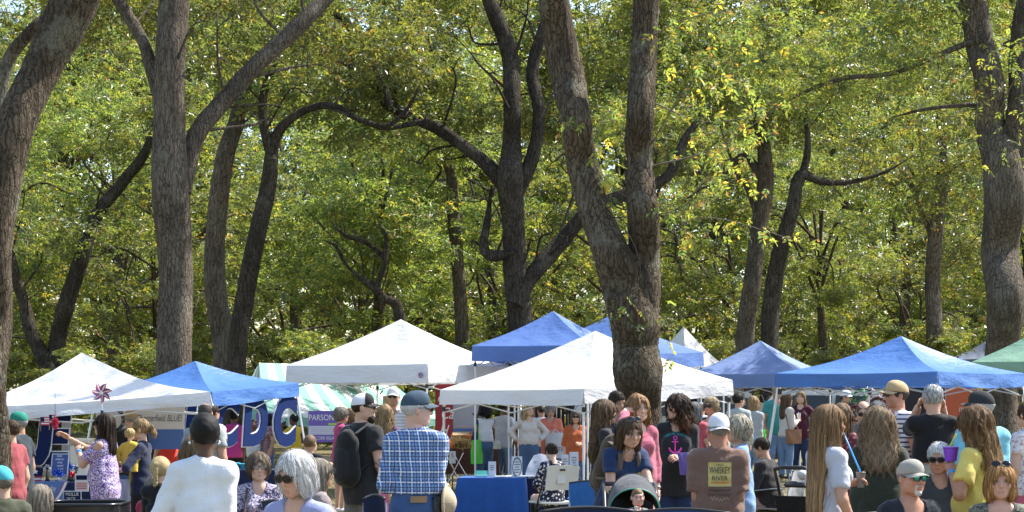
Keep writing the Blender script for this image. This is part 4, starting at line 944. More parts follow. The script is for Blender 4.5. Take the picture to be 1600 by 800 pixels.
    def leg(nm, i, fr=2.0, flat=False, loose=0.0):
        j = J[nm]; t1, t2, t3, t4 = (.054 + .012 * fat) * H, .038 * H * (1 + .1 * fat), .034 * H, .021 * H; pr = []
        if fr <= 1: pr.append(C_(j['hip'], j['hip'] + (j['knee'] - j['hip']) * fr, t1 + i, t2 + (t1 - t2) * (1 - fr) + i + loose, .02 * H, flat=flat))
        else:
            e = j['knee'] + (j['ank'] - j['knee']) * (fr - 1)
            pr += [C_(j['hip'], j['knee'], t1 + i, t2 + i + loose * .5, .02 * H), C_(j['knee'], e, t2 + i + loose * .5, t3 + (t4 - t3) * (fr - 1) * .8 + i + loose, .015 * H, flat=flat)]
        return pr
    sk = -.006
    prims = torso(sk - .004) + arm('L', 0 if top and top.get('sl', .5) < 1.7 else -.002) + arm('R', 0 if top and top.get('sl', .5) < 1.7 else -.002) + leg('L', -.004) + leg('R', -.004)
    nr = {'m': .054, 'f': .044, 'c': .038}[kind] * hs
    prims.append(C_(Nk - U * .03 * H, headw([[0, .020, -.05]])[0], nr * 1.06, nr * .96, .03 * H)); 
    fsd = lambda p: union(prims, p)
    pts = np.array([J[n_][q] for n_ in 'LR' for q in ('S', 'E', 'W', 'hip', 'knee', 'ank')] + [P, Nk]); mg = hw + .07
    lo, hi = pts.min(0) - [mg if not child else .1] * 3, pts.max(0) + [mg if not child else .1] * 3; lo[2] = max(lo[2], .0); hi[2] = max(pts[:, 2].max() + .09, Nk[2] + .08)
    V, F = nets(fsd, lo, hi, h * 1.65); V = relax(V, F, 1, .35)
    VV, FF, CC = [V], [F], [np.repeat(np.array(skin)[None], len(V), 0) * (1 + .05 * np.sin(V[:, 2:3] * 40))]; nv = len(V); polys = []
    hV, hF, reg = head_tpl(kind, .0070 if near else (.0088 if mid else .012)); sxz = rng.uniform(.96, 1.05); hv2 = hV * np.array([sxz * (1 + .08 * fat), 1, rng.uniform(.98, 1.03)])
    VV.append(headw(hv2)); FF.append(hF + nv); CC.append(skin_cols(reg, skin, hair[1], lips, stubble)); nv += len(hV)
    for sg in (-1, 1):      # eyes
        ev, ef = uvs((sg * .031, -.0815, .0105), (.0125, .0125, .0125), 10, 8); c = np.full((len(ev), 3), .55); fr_ = ev[:, 1] < -.0905; c[fr_] = (.05, .035, .025)
        lid = ev[:, 2] > .0155; c[lid] = np.array(skin) * .5
        VV.append(headw(ev)); polys += [[i + nv for i in q] for q in ef]; CC.append(c); nv += len(ev)
    for nm in 'LR':
        j = J[nm]; fd = nrm(j['W'] - j['E']); inn = np.array([-j['sg'], 0, 0]); ap = j['ap'] if isinstance(j['ap'], str) else 'custom'
        if abs(fd[2]) > .75 and fd[2] < 0: n_, t_ = inn, np.array([0, -1., 0])
        elif ap in ('head', 'face'): n_, t_ = inn * 1.0 + np.array([0, .4, 0]), np.array([0, 1., .3]) if ap == 'face' else np.array([0, -1, 0])
        else: n_, t_ = inn * .7 + np.array([0, 0, -.6]), inn * .5 + np.array([0, 0, .9])
        hd = fd
        if ap == 'hip': hd = nrm(fd * .4 + np.array([-j['sg'] * .7, -.2, -.4]))
        if ap == 'head': hd = nrm(inn + np.array([0, .2, .25])); n_ = np.array([0, .3, -1])
        hv_, hf_ = hand_mesh(j['W'], hd, n_, t_, .108 * H * (1.0 if m_ else .96), .75 if ap in ('chest', 'mouth', 'phone', 'hold') else curl); j['hd'] = hd; j['n'] = nrm(n_); j['palm'] = j['W'] + hd * .05 * H + nrm(n_) * .02 * H
        VV.append(hv_); polys += [[i + nv for i in q] for q in hf_]; CC.append(np.repeat(np.array(skin)[None] * [1.02, .95, .93], len(hv_), 0)); nv += len(hv_)
    quads = np.concatenate(FF); allF = quads.tolist() + polys; col = np.concatenate(CC); Vall = np.concatenate(VV)
    if tattoo:
        j = J[tattoo]; a_, b_ = j['E'], j['W']; t = ((Vall - a_) @ (b_ - a_)) / np.dot(b_ - a_, b_ - a_); dd = np.linalg.norm(Vall - (a_ + np.clip(t, 0, 1)[:, None] * (b_ - a_)), axis=1)
        mk = (dd < .07) & (t > -.6) & (t < .95) & (np.sin(Vall[:, 0] * 130) * np.sin(Vall[:, 2] * 110 + 2 * np.sin(Vall[:, 0] * 90)) > -.15); col[mk] = col[mk] * .3
    body = obj('person', Vall, allF, SKIN, None, True, col); body.location = (x0, y0, g0); body.rotation_euler = (0, 0, R(yaw))
    tag(body, label, 'person', group)
    out = dict(o=body, J=J, H=H, P=P, U=U, Bk=Bk, Nk=Nk, Hc=Hc, headw=headw, hs=hs, x0=x0, y0=y0, g0=g0, Rz=rotm(R(yaw)), d=d, HR=HR)
    out['world'] = lambda V: np.asarray(V) @ out['Rz'].T + np.array([x0, y0, g0])
    # trousers
    if bottom is not None:
        pi = .009; pr = [C_(P - U * .012 * H, P + U * .03 * H, hw + pi, hw * .97 + pi, .03 * H, .70, Rm), C_(P + U * .05 * H, P + U * .10 * H, ww + pi, ww + pi, .05 * H, .70 + .12 * fat, Rm)]
        if not seat: pr += [E_(P - U * .012 * H + Bk * .030 * H + np.array([sg * .038 * H, 0, 0]), np.array([.048, .042, .052]) * H * (1 + .25 * fat) + pi, .03 * H, Rm) for sg in (-1, 1)]
        if fat > .25: pr.append(E_(P + U * .055 * H - Bk * (.03 + .02 * fat) * H, np.array([.085 * H, (.05 + .03 * fat) * H, .07 * H]) * (.75 + .35 * fat) + pi, .05 * H, Rm))
        pr += leg('L', pi, legs, True, .006) + leg('R', pi, legs, True, .006); wr = wrinkle(seed + 500, .008)
        hem_ = (top or {}).get('hem', -.055); wc = P + U * min(.075, hem_ + .022) * H
        def fp(p): return np.maximum(union(pr, p) + wr(p), (p - wc.astype(f32)) @ U.astype(f32))
        hi2 = hi.copy(); hi2[2] = wc[2] + .12; V, F = nets(fp, lo, hi2, h * 1.6); o = obj('trousers' if legs > 1.6 else 'shorts', relax(V, F, 1), F, bottom, body); out['trousers'] = fp
    if top is not None:
        t = dict(sl=.55, hem=-.055, loose=.007, i=.012, neck='crew', mat=BLACKC, wr=.014); t.update(top); i = t['i']
        pr = torso(i, t['loose']); hemp = P + U * t['hem'] * H
        pr.append(C_(P + U * (t['hem'] - .03) * H, P + U * .08 * H, max(hw, ww) + i + t['loose'], ww + i + t['loose'], .03 * H, .72 + .1 * fat, Rm))
        if t['sl'] > 0:
            for nm in 'LR': pr += arm(nm, i * .9 + .002, t['sl'], True, t['loose'] * (1.3 if t['sl'] < 1 else .5))
        wr = wrinkle(seed + 900, t['wr']); Uf = U.astype(f32); nb = Nk - U * .012 * H - Bk * .022 * H
        nrad = {'crew': .036, 'v': .036, 'scoop': .052, 'polo': .037, 'boat': .060}[t['neck']] * H
        def ft(p):
            dd = union(pr, p) + wr(p); dd = np.maximum(dd, -((p - hemp.astype(f32)) @ Uf))
            dd = smax(dd, -sd_cone(p, nb, nb + U * .18 * H - Bk * .02 * H, nrad, nrad * 1.2), .006)
            if t['neck'] in ('v', 'polo'):
                vc = Nk - U * .03 * H - Bk * .075 * H; dd = smax(dd, -sd_cone(p, vc + U * .06 * H, vc - U * (.03 if t['neck'] == 'v' else .015) * H, .038 * H, .006 * H), .006)
            if t['neck'] == 'scoop': dd = smax(dd, -sd_ell(p, Nk - U * .03 * H - Bk * .07 * H, np.array([.045, .05, .045]) * H), .006)
            if t['sl'] <= 0:
                for nm in 'LR': dd = smax(dd, -sd_ell(p, J[nm]['S'] + np.array([J[nm]['sg'] * .02 * H, 0, -.01 * H]), np.array([.042, .07, .055]) * H), .006)
            if t.get('cold'):
                for nm in 'LR': dd = smax(dd, -sd_ell(p, J[nm]['S'] + np.array([J[nm]['sg'] * .025 * H, 0, .012 * H]), np.array([.032, .045, .045]) * H), .006)
            return dd
        lo2, hi2 = lo.copy(), hi.copy(); lo2[2] = max(0, hemp[2] - .05); hi2[2] = max(hi2[2], Nk[2] + .1)
        V, F = nets(ft, lo2, hi2, h * 1.22); V = relax(V, F, 1)
        sh = obj(t.get('name', 'shirt'), V, F, t['mat'], body); out['shirt'] = sh; out['sdf'] = ft
        if t['neck'] == 'polo':
            a = np.linspace(-2.5, 2.5, 22); mb = MB(); rr = .040 * H
            for hh_, r2, in ((0, 0),):
                Pp = [Nk + U * (.006 * H + .012 * H * math.cos(q * .6)) + Bk * rr * math.cos(q) * .95 + np.array([rr * math.sin(q), 0, 0]) - Bk * .008 * H for q in a]
                grid = np.array([[p + nrm(p - Nk - U * np.dot(p - Nk, U)) * e[0] * H + U * e[1] * H for p in Pp] for e in ((-.001, .010), (.003, .011), (.008, -.006), (.010, -.012))]); mb.slab(grid, (0, 0, -.003))
            mb.build('collar', t.get('collar', t['mat']), sh, True)
    # hair
    style, hc, Lh = hair[:3]
    if style != 'none':
        fh, zlo = hair_sdf(style, Lh, seed, kind); hh = .0095 if near else (.013 if mid else .019)
        V, F = nets(fh, (-.20, -.16, zlo - .05), (.20, .24, .17), hh); hcol = np.array(hc)
        c = np.repeat(hcol[None], len(V), 0) * (.6 + .35 * rng.random((len(V), 1)))
        if style in ('bob', 'long', 'wavy', 'curly', 'fluffy', 'pony', 'short', 'toddler', 'bun') and s > 60 and not cap:
            n_ = int({'long': 420, 'wavy': 420, 'curly': 420, 'bob': 380, 'fluffy': 380, 'short': 420, 'crop': 0}.get(style, 260) * (2.1 if near else (.8 if mid else .3))); Lt = {'short': .05, 'bun': .06, 'pony': .06, 'toddler': .06}.get(style, .16 + Lh)
            steps = 7 if Lt < .2 else 11; r = strands(fh, V, n_, rng, steps, Lt / steps, {'curly': .55, 'wavy': .4, 'toddler': .9, 'fluffy': .4}.get(style, .12), .004 if near else .009, zlo * .35 if style in ('long', 'wavy', 'curly') else -.02)
            if r:
                sv, sf, k2 = r; sc2 = np.repeat(rng.uniform(.5, 1.45, (n_, 1)) * hcol, k2, 0); F = np.concatenate([F, sf + len(V)]); V = np.concatenate([V, sv]); c = np.concatenate([c, sc2])
        if len(hair) > 3:      # second colour towards the tips
            t_ = np.clip((-V[:, 2:3] - .02) / (abs(zlo) * .7), 0, 1); c = c * (1 - t_) + c / np.maximum(hcol, .01) * np.array(hair[3]) * t_
        if cap: V = V.copy(); zz = V[:, 2] > .035; V[zz] = V[zz] * np.array([.94, .94, 1]) ; V[:, 2] = np.minimum(V[:, 2], .09)
        c[:, :] = np.clip(c, 0, .9)
        obj('hair', headw(V), F, HAIR, body, True, c)
    if beard:
        P_ = [E_((0, -.045, -.085), (.053, .05, .045), .02), E_((0, -.07, -.105), (.034, .03, .035 * beard[1]), .02)]; wr2 = wrinkle(seed, .006, 1.5)
        if beard[2] == 'goatee': P_ = [E_((0, -.074, -.096), (.026, .022, .026), .02), C_((-.026, -.082, -.05), (-.024, -.076, -.09), .007, .008, .01), C_((.026, -.082, -.05), (.024, -.076, -.09), .007, .008, .01), C_((-.024, -.09, -.046), (.024, -.09, -.046), .006, .006, .01)]
        else: P_ += [C_((s_ * .066, -.01, -.01), (s_ * .05, -.045, -.08), .011, .016, .02) for s_ in (-1, 1)] + [C_((-.024, -.088, -.046), (.024, -.088, -.046), .008, .008, .01)]
        fb = lambda p: smax(union(P_, p) + wr2(p), -sd_ell(p, (0, -.10, -.060), (.022, .02, .010)), .005)
        V, F = nets(fb, (-.10, -.13, -.16), (.10, .04, .02), .007); c = np.repeat(np.array(beard[0])[None], len(V), 0) * rng.uniform(.7, 1.3, (len(V), 1)); obj('beard', headw(V), F, HAIR, body, True, c)
    if cap:
        cc, c2, cb_ = cap.get('col', (.3, .3, .3)), cap.get('back', cap.get('col')), cap.get('brim', cap.get('col')); rv = -1 if cap.get('rev') else 1
        def fc(p):
            dd = smin(sd_ell(p, (0, .012, .036), (.086, .105, .098)), sd_ell(p, (0, -.03 * rv, .075), (.066, .056, .056)), .03); return np.maximum(dd, -(p[:, 2] - .030 + .10 * p[:, 1]))
        V, F = nets(fc, (-.13, -.14, 0), (.13, .16, .16), .0085); c = np.where((V[:, 1:2] * rv > -.01), np.array(c2)[None], np.array(cc)[None]) * np.ones((len(V), 3))
        cp = obj('cap', headw(V), F, vcol('cap_cloth', .85, .2, 0, .08, 60, .2), body, True, c)
        G = np.zeros((7, 15, 3))
        for a_ in range(7):
            for b_ in range(15):
                u_ = (b_ / 14 * 2 - 1) * 1.25; v_ = a_ / 6; xx = .083 * math.sin(u_); yy = -(.088 * math.cos(u_)) - v_ * .070 * max(math.cos(u_), 0) ** .6; G[a_, b_] = (xx * (1 + .02 * v_), yy * rv, .040 - .012 * rv * (-.5) - v_ * .016 - 3.2 * xx * xx)
        mb = MB(); mb.slab(G, (0, 0, -.004)); V = headw(np.concatenate(mb.v)); obj('brim', V, mb.f, cloth('cap_brim', tuple(cb_)), cp)
        if cap.get('rev'):
            pass
        mb = MB(); mb.ell((0, .012, .134), (.008, .008, .005), 8, 5); obj('button', headw(np.concatenate(mb.v)), mb.f, cloth('cap_brim', tuple(cb_)), cp)
        out['cap'] = cp
    if glasses:
        lm = {'sun': LENS, 'clear': CLEARL, 'mirror': MIRROR}[glasses[0]]; off = np.array([0, 0, 0]) if len(glasses) < 2 else np.array(glasses[1]); tl = R(0 if len(glasses) < 2 else -35)
        wrap = lambda V: headw((np.asarray(V) @ rotm(0, tl).T) + off); mb = MB(); big = 1.15 if glasses[0] != 'clear' else 1.0
        for sg in (-1, 1):
            a = np.linspace(0, 2 * np.pi, 17); mb.tube([(sg * .033 + .025 * big * math.cos(q), -.105 + .10 * (abs(sg * .033 + .025 * math.cos(q)) - .033) + .0, .010 + .019 * big * math.sin(q)) for q in a], .0022 if glasses[0] == 'clear' else .0034, 5, False)
            mb.tube([(sg * .060, -.100, .016), (sg * .078, -.05, .017), (sg * .083, .01, .012), (sg * .08, .03, -.005)], .0028, 5)
        mb.tube([(-.012, -.107, .014), (0, -.110, .017), (.012, -.107, .014)], .0026, 5); gl = obj('glasses', wrap(np.concatenate(mb.v)), mb.f, FRAMEM, body)
        for sg in (-1, 1):
            me = MB().ell((sg * .033, -.105, .010), (.025 * big, .0035, .019 * big), 12, 7); obj('lens', wrap(np.concatenate(me.v)), me.f, lm, gl)
    if shoe is not None and not seat or shoe is not None:
        for nm in 'LR':
            a = J[nm]['ank']; z0 = 0.0; mb = MB(); q = H / 1.7
            mb.tube([(a[0], a[1] + .06 * q, z0 + .045 * q), (a[0], a[1] + .03 * q, z0 + .05 * q), (a[0], a[1] - .05 * q, z0 + .048 * q), (a[0], a[1] - .12 * q, z0 + .036 * q), (a[0], a[1] - .18 * q, z0 + .028 * q), (a[0], a[1] - .20 * q, z0 + .022 * q)], np.array([.028, .042, .044, .048, .040, .02]) * q, 10, True, ((0, 0, 1), .78)); mb.build('shoe', shoe, body, True)
    if wrist:
        for nm in wrist:
            j = J[nm]; w0 = j['W'] + (j['E'] - j['W']) * .12; dv = nrm(j['W'] - j['E']); mb = MB(); mb.tube([w0, w0 + dv * .02], .0195 * H * ar, 12); mb.build('wristband', wrist[nm], body, True)
    return out
def march(sdf, V, dirv, n=24):
    """slide points along dirv until they meet the garment"""
    p = np.asarray(V, f32).copy(); dv = np.asarray(nrm(dirv), f32)
    for _ in range(n): p = p + dv * np.clip(sdf(p), -.03, .05)[:, None]
    return p
def garment_print(per, name, V, F, c, u, v, mat, lift=.004, parent=None):
    """flat print (x,y) laid on the shirt: c local point in front of the cloth, pressed along -(u x v)"""
    u = nrm(u); v = nrm(v); n_ = np.cross(u, v); P0 = np.asarray(c) + V[:, :1] * u + V[:, 1:2] * v; P1 = march(per['sdf'], P0, -n_) + n_ * lift
    return obj(name, P1, F, mat, parent or per['shirt'], True)
def grid_patch(w_, h_, n=8, m=8):
    x, y = np.meshgrid(np.linspace(-w_ / 2, w_ / 2, n), np.linspace(-h_ / 2, h_ / 2, m)); V = np.column_stack([x.ravel(), y.ravel(), 0 * x.ravel()]); i = np.arange(m - 1)[:, None] * n + np.arange(n - 1)[None]
    return V, np.stack([i, i + 1, i + n + 1, i + n], -1).reshape(-1, 4)
# ================================================================ the crowd
def C(name, r, g, b, pat=None, c2=None, c3=None, **k): return cloth(name, (r, g, b), pat, c2, c3, **k)
BLOND = (.46, .33, .17); DBLOND = (.30, .20, .10); BRN_H = (.085, .050, .028); DBRN = (.035, .022, .015); BLK = (.012, .011, .012); GREYH = (.36, .35, .34); WHITEH = (.62, .61, .59); ASH = (.27, .23, .18); LBRN = (.17, .11, .06)
P_ = {}
# --- left side
P_['olive'] = person('person in an olive tee and turquoise cap at the bottom left corner', 4, 728, 225, -140, 'm', True, .45, skin=FAIR, hair=('short', (.2, .17, .14), 0), top=dict(mat=C('olive_tee', .055, .06, .035)), cap=dict(col=(.08, .42, .50)), arms=('lap', 'lap'))
P_['lowhair'] = person('seated person with streaked grey-blond hair beside the black bin', 62, 758, 215, 150, seat=True, hair=('bob', ASH, .05), top=dict(mat=C('tan_top', .3, .25, .2)), arms=('lap', 'lap'), seat_z=.38)
P_['darkteal'] = person('man in a dark teal shirt and green cap beside the left trunk', 31, 643, 150, -100, 'm', fat=.5, skin=TAN, hair=('short', GREYH, 0), top=dict(mat=C('dark_teal_tee', .018, .030, .042), hem=-.09), cap=dict(col=(.03, .22, .16)), arms=('down', 'fwd'), shoe=SHOE)
P_['redpeek'] = person('person in a faded red tee half hidden by the left trunk', 17, 655, 162, -110, 'm', fat=.4, skin=FAIR, hair=('short', BRN_H, 0), top=dict(mat=C('faded_red_tee', .30, .06, .07)), shoe=SHOE)
P_['purple'] = person('woman in a purple patterned cold-shoulder top pointing to the left', 164, 646, 155, -105, fat=.55, skin=FAIR, hair=('long', DBRN, .26), top=dict(mat=C('purple_paisley', .16, .07, .30, 'paisley', (.62, .55, .70)), sl=.75, cold=True, hem=-.08, loose=.014), bottom=JEAN_D, arms=(((-.02, .30, .045), (.3, 0, -1)), ((-.10, .20, -.04), (.5, .1, -1))), wrist={'L': WRIST}, hpitch=-4, shoe=SHOE)
P_['tancap'] = person('man in a black shirt and tan flat cap under the left white canopy', 205, 640, 122, -150, 'm', fat=.4, skin=FAIR, hair=('short', GREYH, 0), top=dict(mat=BLACKC), cap=dict(col=(.36, .24, .12)), glasses=('clear',), shoe=SHOE)
P_['ponytail'] = person('woman in a navy top with a blond ponytail carrying a toddler', 222, 654, 152, -95, fat=.25, skin=LIGHT, hair=('pony', DBLOND, .10), top=dict(mat=NAVYC, sl=1.15), bottom=BLACKC, glasses=('clear',), arms=(((-.02, .19, -.10), None), ((.075, .20, -.175), (.8, -.3, -.6))), hpitch=3, shoe=SHOE)
P_['toddler'] = person('curly blond toddler in a yellow dress held by the ponytail woman', 203, 676, 153, 160, child=True, seat=True, seat_z=.36, H=.74, base=.62, skin=LIGHT, hair=('toddler', (.60, .44, .20), 0), top=dict(mat=C('yellow_dress', .58, .42, .06), sl=1.9, hem=-.09, loose=.02), bottom=C('yellow_leggings', .5, .36, .06), arms=('fold', 'hip'), headk=.95)
P_['redtank'] = person('woman in a bright red top with pinned-up hair under the left white canopy', 262, 657, 118, 170, fat=.25, skin=FAIR, hair=('bun', LBRN, 0), top=dict(mat=C('red_tank', .70, .05, .03), sl=0), bottom=JEAN_D, arms=('hip', 'down'), shoe=SHOE)
P_['darkglass'] = person('dark haired woman with glasses looking out from under the left canopy', 243, 659, 98, 10, skin=TAN, hair=('long', BLK, .25), top=dict(mat=BLACKC), glasses=('clear',), shoe=SHOE)
P_['greypolo'] = person('man in a grey polo with thinning hair behind the white sweater', 320, 629, 142, 172, 'm', fat=.4, skin=TAN, hair=('bald', (.06, .05, .045), 0), top=dict(mat=C('grey_polo', .27, .30, .30), neck='polo', hem=-.09), bottom=KHAKI, hyaw=10, shoe=SHOE)
P_['behindpolo'] = person('dark haired man just beyond the grey polo man', 331, 631, 118, 150, 'm', fat=.3, skin=TAN, hair=('short', DBRN, 0), top=dict(mat=C('white_tee', .65, .65, .67)), shoe=SHOE)
P_['navyback'] = person('person in a navy tee hidden behind the white sweater woman', 303, 684, 188, 175, fat=.6, seat=True, skin=FAIR, hair=('bob', LBRN, .05), top=dict(mat=C('navy_tee', .016, .035, .095)), arms=('lap', 'lap'))
P_['braid'] = person('girl in a black top with a blond side braid tied in blue', 250, 709, 205, 165, child=False, fat=.1, H=1.22, skin=LIGHT, hair=('braid', (.48, .36, .18), .17), top=dict(mat=BLACKC, sl=1.9), arms=('fwd', 'fwd'), headk=1.18, shoe=SHOE)
P_['redhood'] = person('person in a crimson shirt with long ash hair bent beside the braided girl', 224, 735, 192, 150, seat=True, fat=.4, lean=22, skin=FAIR, hair=('wavy', ASH, .22), top=dict(mat=C('crimson_shirt', .33, .02, .045), sl=1.9), arms=('lap', 'lap'), hroll=12, seat_z=.42)
P_['white'] = person('woman with cropped black hair in a white sweater seen from behind', 318, 645, 282, 172, fat=.5, skin=DARK, hair=('afro', BLK, 0), top=dict(mat=C('white_sweater', .74, .76, .80), sl=1.4, loose=.014, hem=-.10, wr=.012), bottom=JEAN_D, arms=('hold', ((.02, .08, -.26), (.6, -.6, -.4))), hyaw=24, shoe=SHOE)
# --- seated pair
P_['elder'] = person('older seated woman with glasses and a patterned blouse', 404, 708, 190, 12, seat=True, fat=.2, skin=LIGHT, hair=('fluffy', (.17, .125, .085), 0), top=dict(mat=C('patterned_blouse', .50, .45, .55, 'paisley', (.06, .04, .10)), neck='v', sl=.75), bottom=C('cream_slacks', .5, .46, .4), glasses=('clear',), arms=('lap', 'lap'), shoe=SHOE)
P_['greybob'] = person('grey haired woman in sunglasses and a lavender tee looking down', 466, 706, 262, -22, seat=True, fat=.45, skin=FAIR, hair=('bob', (.60, .60, .60), .015), top=dict(mat=C('lavender_tee', .30, .33, .55), neck='v', hem=-.05), bottom=C('pale_slacks', .4, .38, .36), glasses=('sun',), hyaw=-14, hpitch=16, arms=('lap', 'lap'))
P_['boy'] = person('boy with cropped hair and black tee reaching an arm to the right', 484, 702, 140, 165, 'm', H=1.28, seat=False, child=False, skin=TAN, hair=('crop', LBRN, 0), top=dict(mat=BLACKC), arms=(((.30, .0, -.12), (.2, 0, -1)), 'fwd'), headk=1.15, shoe=SHOE)
P_['ashhair'] = person('person with long ash hair between the grey haired woman and the boy', 497, 716, 205, 110, seat=True, skin=FAIR, hair=('long', ASH, .22), top=dict(mat=C('dusty_top', .25, .2, .2)), arms=('lap', 'lap'))
# --- behind the big letters
P_['pinkback'] = person('person in a hot pink blouse seen through the first big letter C', 365, 640, 92, 175, fat=.3, skin=BROWN, hair=('afro', BLK, 0), top=dict(mat=C('hot_pink', .62, .06, .28), sl=1.0), bottom=BLACKC, shoe=SHOE)
P_['whiteman'] = person('man in a white shirt seen through the big letter D', 397, 654, 84, -20, 'm', fat=.3, skin=BROWN, hair=('crop', BLK, 0), top=dict(mat=C('white_tee', .65, .65, .67)), bottom=C('grey_robe', .3, .29, .27), shoe=SHOE)
P_['blueman'] = person('person in a patterned shirt standing right of the big letter D', 418, 645, 84, -60, fat=.2, skin=TAN, hair=('long', BLK, .2), top=dict(mat=C('dark_pattern', .2, .12, .13, 'floral', (.5, .3, .3))), bottom=C('bright_blue_trousers', .04, .12, .4), shoe=SHOE)
P_['yellow_m'] = person('person in a mustard tee by the slanted leg of the blue canopy', 460, 646, 86, -120, 'm', fat=.3, skin=DARK, hair=('afro', BLK, 0), top=dict(mat=C('mustard_tee', .55, .36, .02)), bottom=C('slate_trousers', .1, .1, .11), arms=('phone', 'phone'), shoe=SHOE)
P_['magenta'] = person('grey haired woman in a magenta top behind the backpack man', 532, 636, 104, 110, fat=.4, skin=FAIR, hair=('fluffy', (.20, .17, .14), 0), top=dict(mat=C('magenta_top', .40, .03, .14)), bottom=C('pink_shorts', .6, .3, .4), legs=.7, arms=('down', 'fwd'), shoe=SHOE_W)
P_['tanpeek'] = person('brown haired person beside the magenta top woman', 548, 638, 96, 160, skin=FAIR, hair=('bob', LBRN, 0), top=dict(mat=C('plum_top', .12, .06, .14)), shoe=SHOE)
# --- centre left
P_['backpack_man'] = person('bearded man in a black tee and white trucker cap wearing a backpack', 566, 615, 172, 140, 'm', fat=.42, skin=FAIR, hair=('short', DBRN, 0), top=dict(mat=C('washed_black_tee', .022, .022, .024), hem=-.10, loose=.016), bottom=GREYP, cap=dict(col=(.03, .03, .035), back=(.72, .72, .76), brim=(.03, .03, .035)), glasses=('sun',), beard=((.028, .018, .012), 1.25, 'full'), hyaw=-48, arms=('relax', ((.05, .12, -.26), None)), tattoo='R', shoe=SHOE)
P_['curlblond'] = person('woman with long curly dark blond hair and a purple top', 601, 633, 118, 178, skin=FAIR, hair=('curly', (.30, .20, .10), .28), top=dict(mat=C('plum_top', .12, .06, .14)), shoe=SHOE)
P_['whitecap'] = person('man in a white cap, sunglasses and pale striped polo facing the camera', 615, 605, 108, -5, 'm', fat=.3, skin=TAN, hair=('short', GREYH, 0), top=dict(mat=C('pale_stripe_polo', .68, .67, .66, 'stripes', (.40, .40, .42)), neck='polo', hem=-.08), bottom=KHAKI, cap=dict(col=(.72, .72, .70)), glasses=('sun',), shoe=SHOE)
P_['plaid'] = person('man in a blue plaid shirt and faded navy cap with his back turned', 650, 611, 222, 166, 'm', fat=.38, skin=PINK_, hair=('short', WHITEH, 0), top=dict(mat=C('blue_plaid', .028, .07, .24, 'plaid', (.20, .31, .54), (.82, .84, .9)), sl=1.95, hem=.062, loose=.009, neck='polo', wr=.02), bottom=JEAN, cap=dict(col=(.055, .085, .12)), glasses=('sun',), hyaw=-58, arms=('hold', ((-.02, .12, -.20), (.3, -.6, -.8))), shoe=SHOE)
P_['pinkkid'] = person('child in a pink top standing between the plaid and backpack men', 594, 712, 150, 160, child=True, skin=FAIR, hair=('long', LBRN, .15), top=dict(mat=C('pink_kid_top', .62, .16, .32)), bottom=JEAN, shoe=SHOE)
# --- under the centre canopy
P_['cardigan'] = person('woman in a white and navy cardigan and jeans with a phone and green bag', 757, 631, 84, -150, fat=.55, skin=BROWN, hair=('wavy', BLK, .06), top=dict(mat=C('navy_white_knit', .68, .67, .66, 'sleeves', (.02, .025, .06), (.30, .08, .12)), sl=1.9, hem=.045), bottom=C('mid_denim', .06, .11, .20, 'denim'), arms=('phone', 'relax'), shoe=SHOE)
P_['greytee'] = person('person in a pale grey tee beside the woman with the green bag', 787, 629, 81, 150, 'm', fat=.4, skin=BROWN, hair=('short', BLK, 0), top=dict(mat=C('pale_grey_tee', .42, .43, .47)), bottom=JEAN_L, arms=('relax', 'chest'), hyaw=-60, shoe=SHOE)
P_['cream'] = person('blonde woman in a cream top with hands on her hips', 826, 629, 86, 6, fat=.3, skin=LIGHT, hair=('wavy', BLOND, .16), top=dict(mat=C('cream_top', .58, .52, .48), sl=1.9, hem=.01), bottom=C('ripped_denim', .06, .11, .22, 'denim'), arms=('hip', 'hip'), hyaw=30, shoe=SHOE)
P_['whitebehind'] = person('person in a white tee behind the blonde woman', 846, 633, 76, 180, 'm', skin=TAN, hair=('crop', DBRN, 0), top=dict(mat=C('white_tee', .65, .65, .67)), shoe=SHOE)
P_['coral'] = person('grey haired woman in a coral tee looking into a white bag', 861, 631, 84, -12, fat=.7, skin=FAIR, hair=('fluffy', (.34, .32, .30), 0), top=dict(mat=C('coral_tee', .80, .22, .13), sl=.7, hem=-.1), hpitch=18, hyaw=15, arms=('hold', ((-.03, .18, -.12), None)), shoe=SHOE)
P_['rust'] = person('woman in sunglasses and a rust top with a shoulder strap', 899, 641, 92, 8, fat=.5, skin=FAIR, hair=('bob', (.12, .09, .075), .05), top=dict(mat=C('rust_top', .40, .10, .035), sl=1.1, hem=-.09, loose=.015), glasses=('sun',), hyaw=-6, arms=('down', 'hold'), shoe=SHOE)
P_['darkface'] = person('dark haired woman peering past the rust top woman', 921, 643, 86, -35, skin=FAIR, hair=('pony', DBRN, .1), top=dict(mat=C('dark_teal_tee', .018, .030, .042)), shoe=SHOE)
P_['floral'] = person('woman in a navy floral blouse sitting on the white folding chair', 863, 692, 128, -158, seat=True, fat=.5, skin=LIGHT, hair=('bun', (.04, .028, .02), 0), top=dict(mat=C('navy_floral', .012, .014, .04, 'floral', (.66, .62, .62), scale=1.1), sl=1.2, hem=-.07), bottom=BLACKC, glasses=('sun',), hpitch=14, arms=('lap', 'lap'), shoe=SHOE)
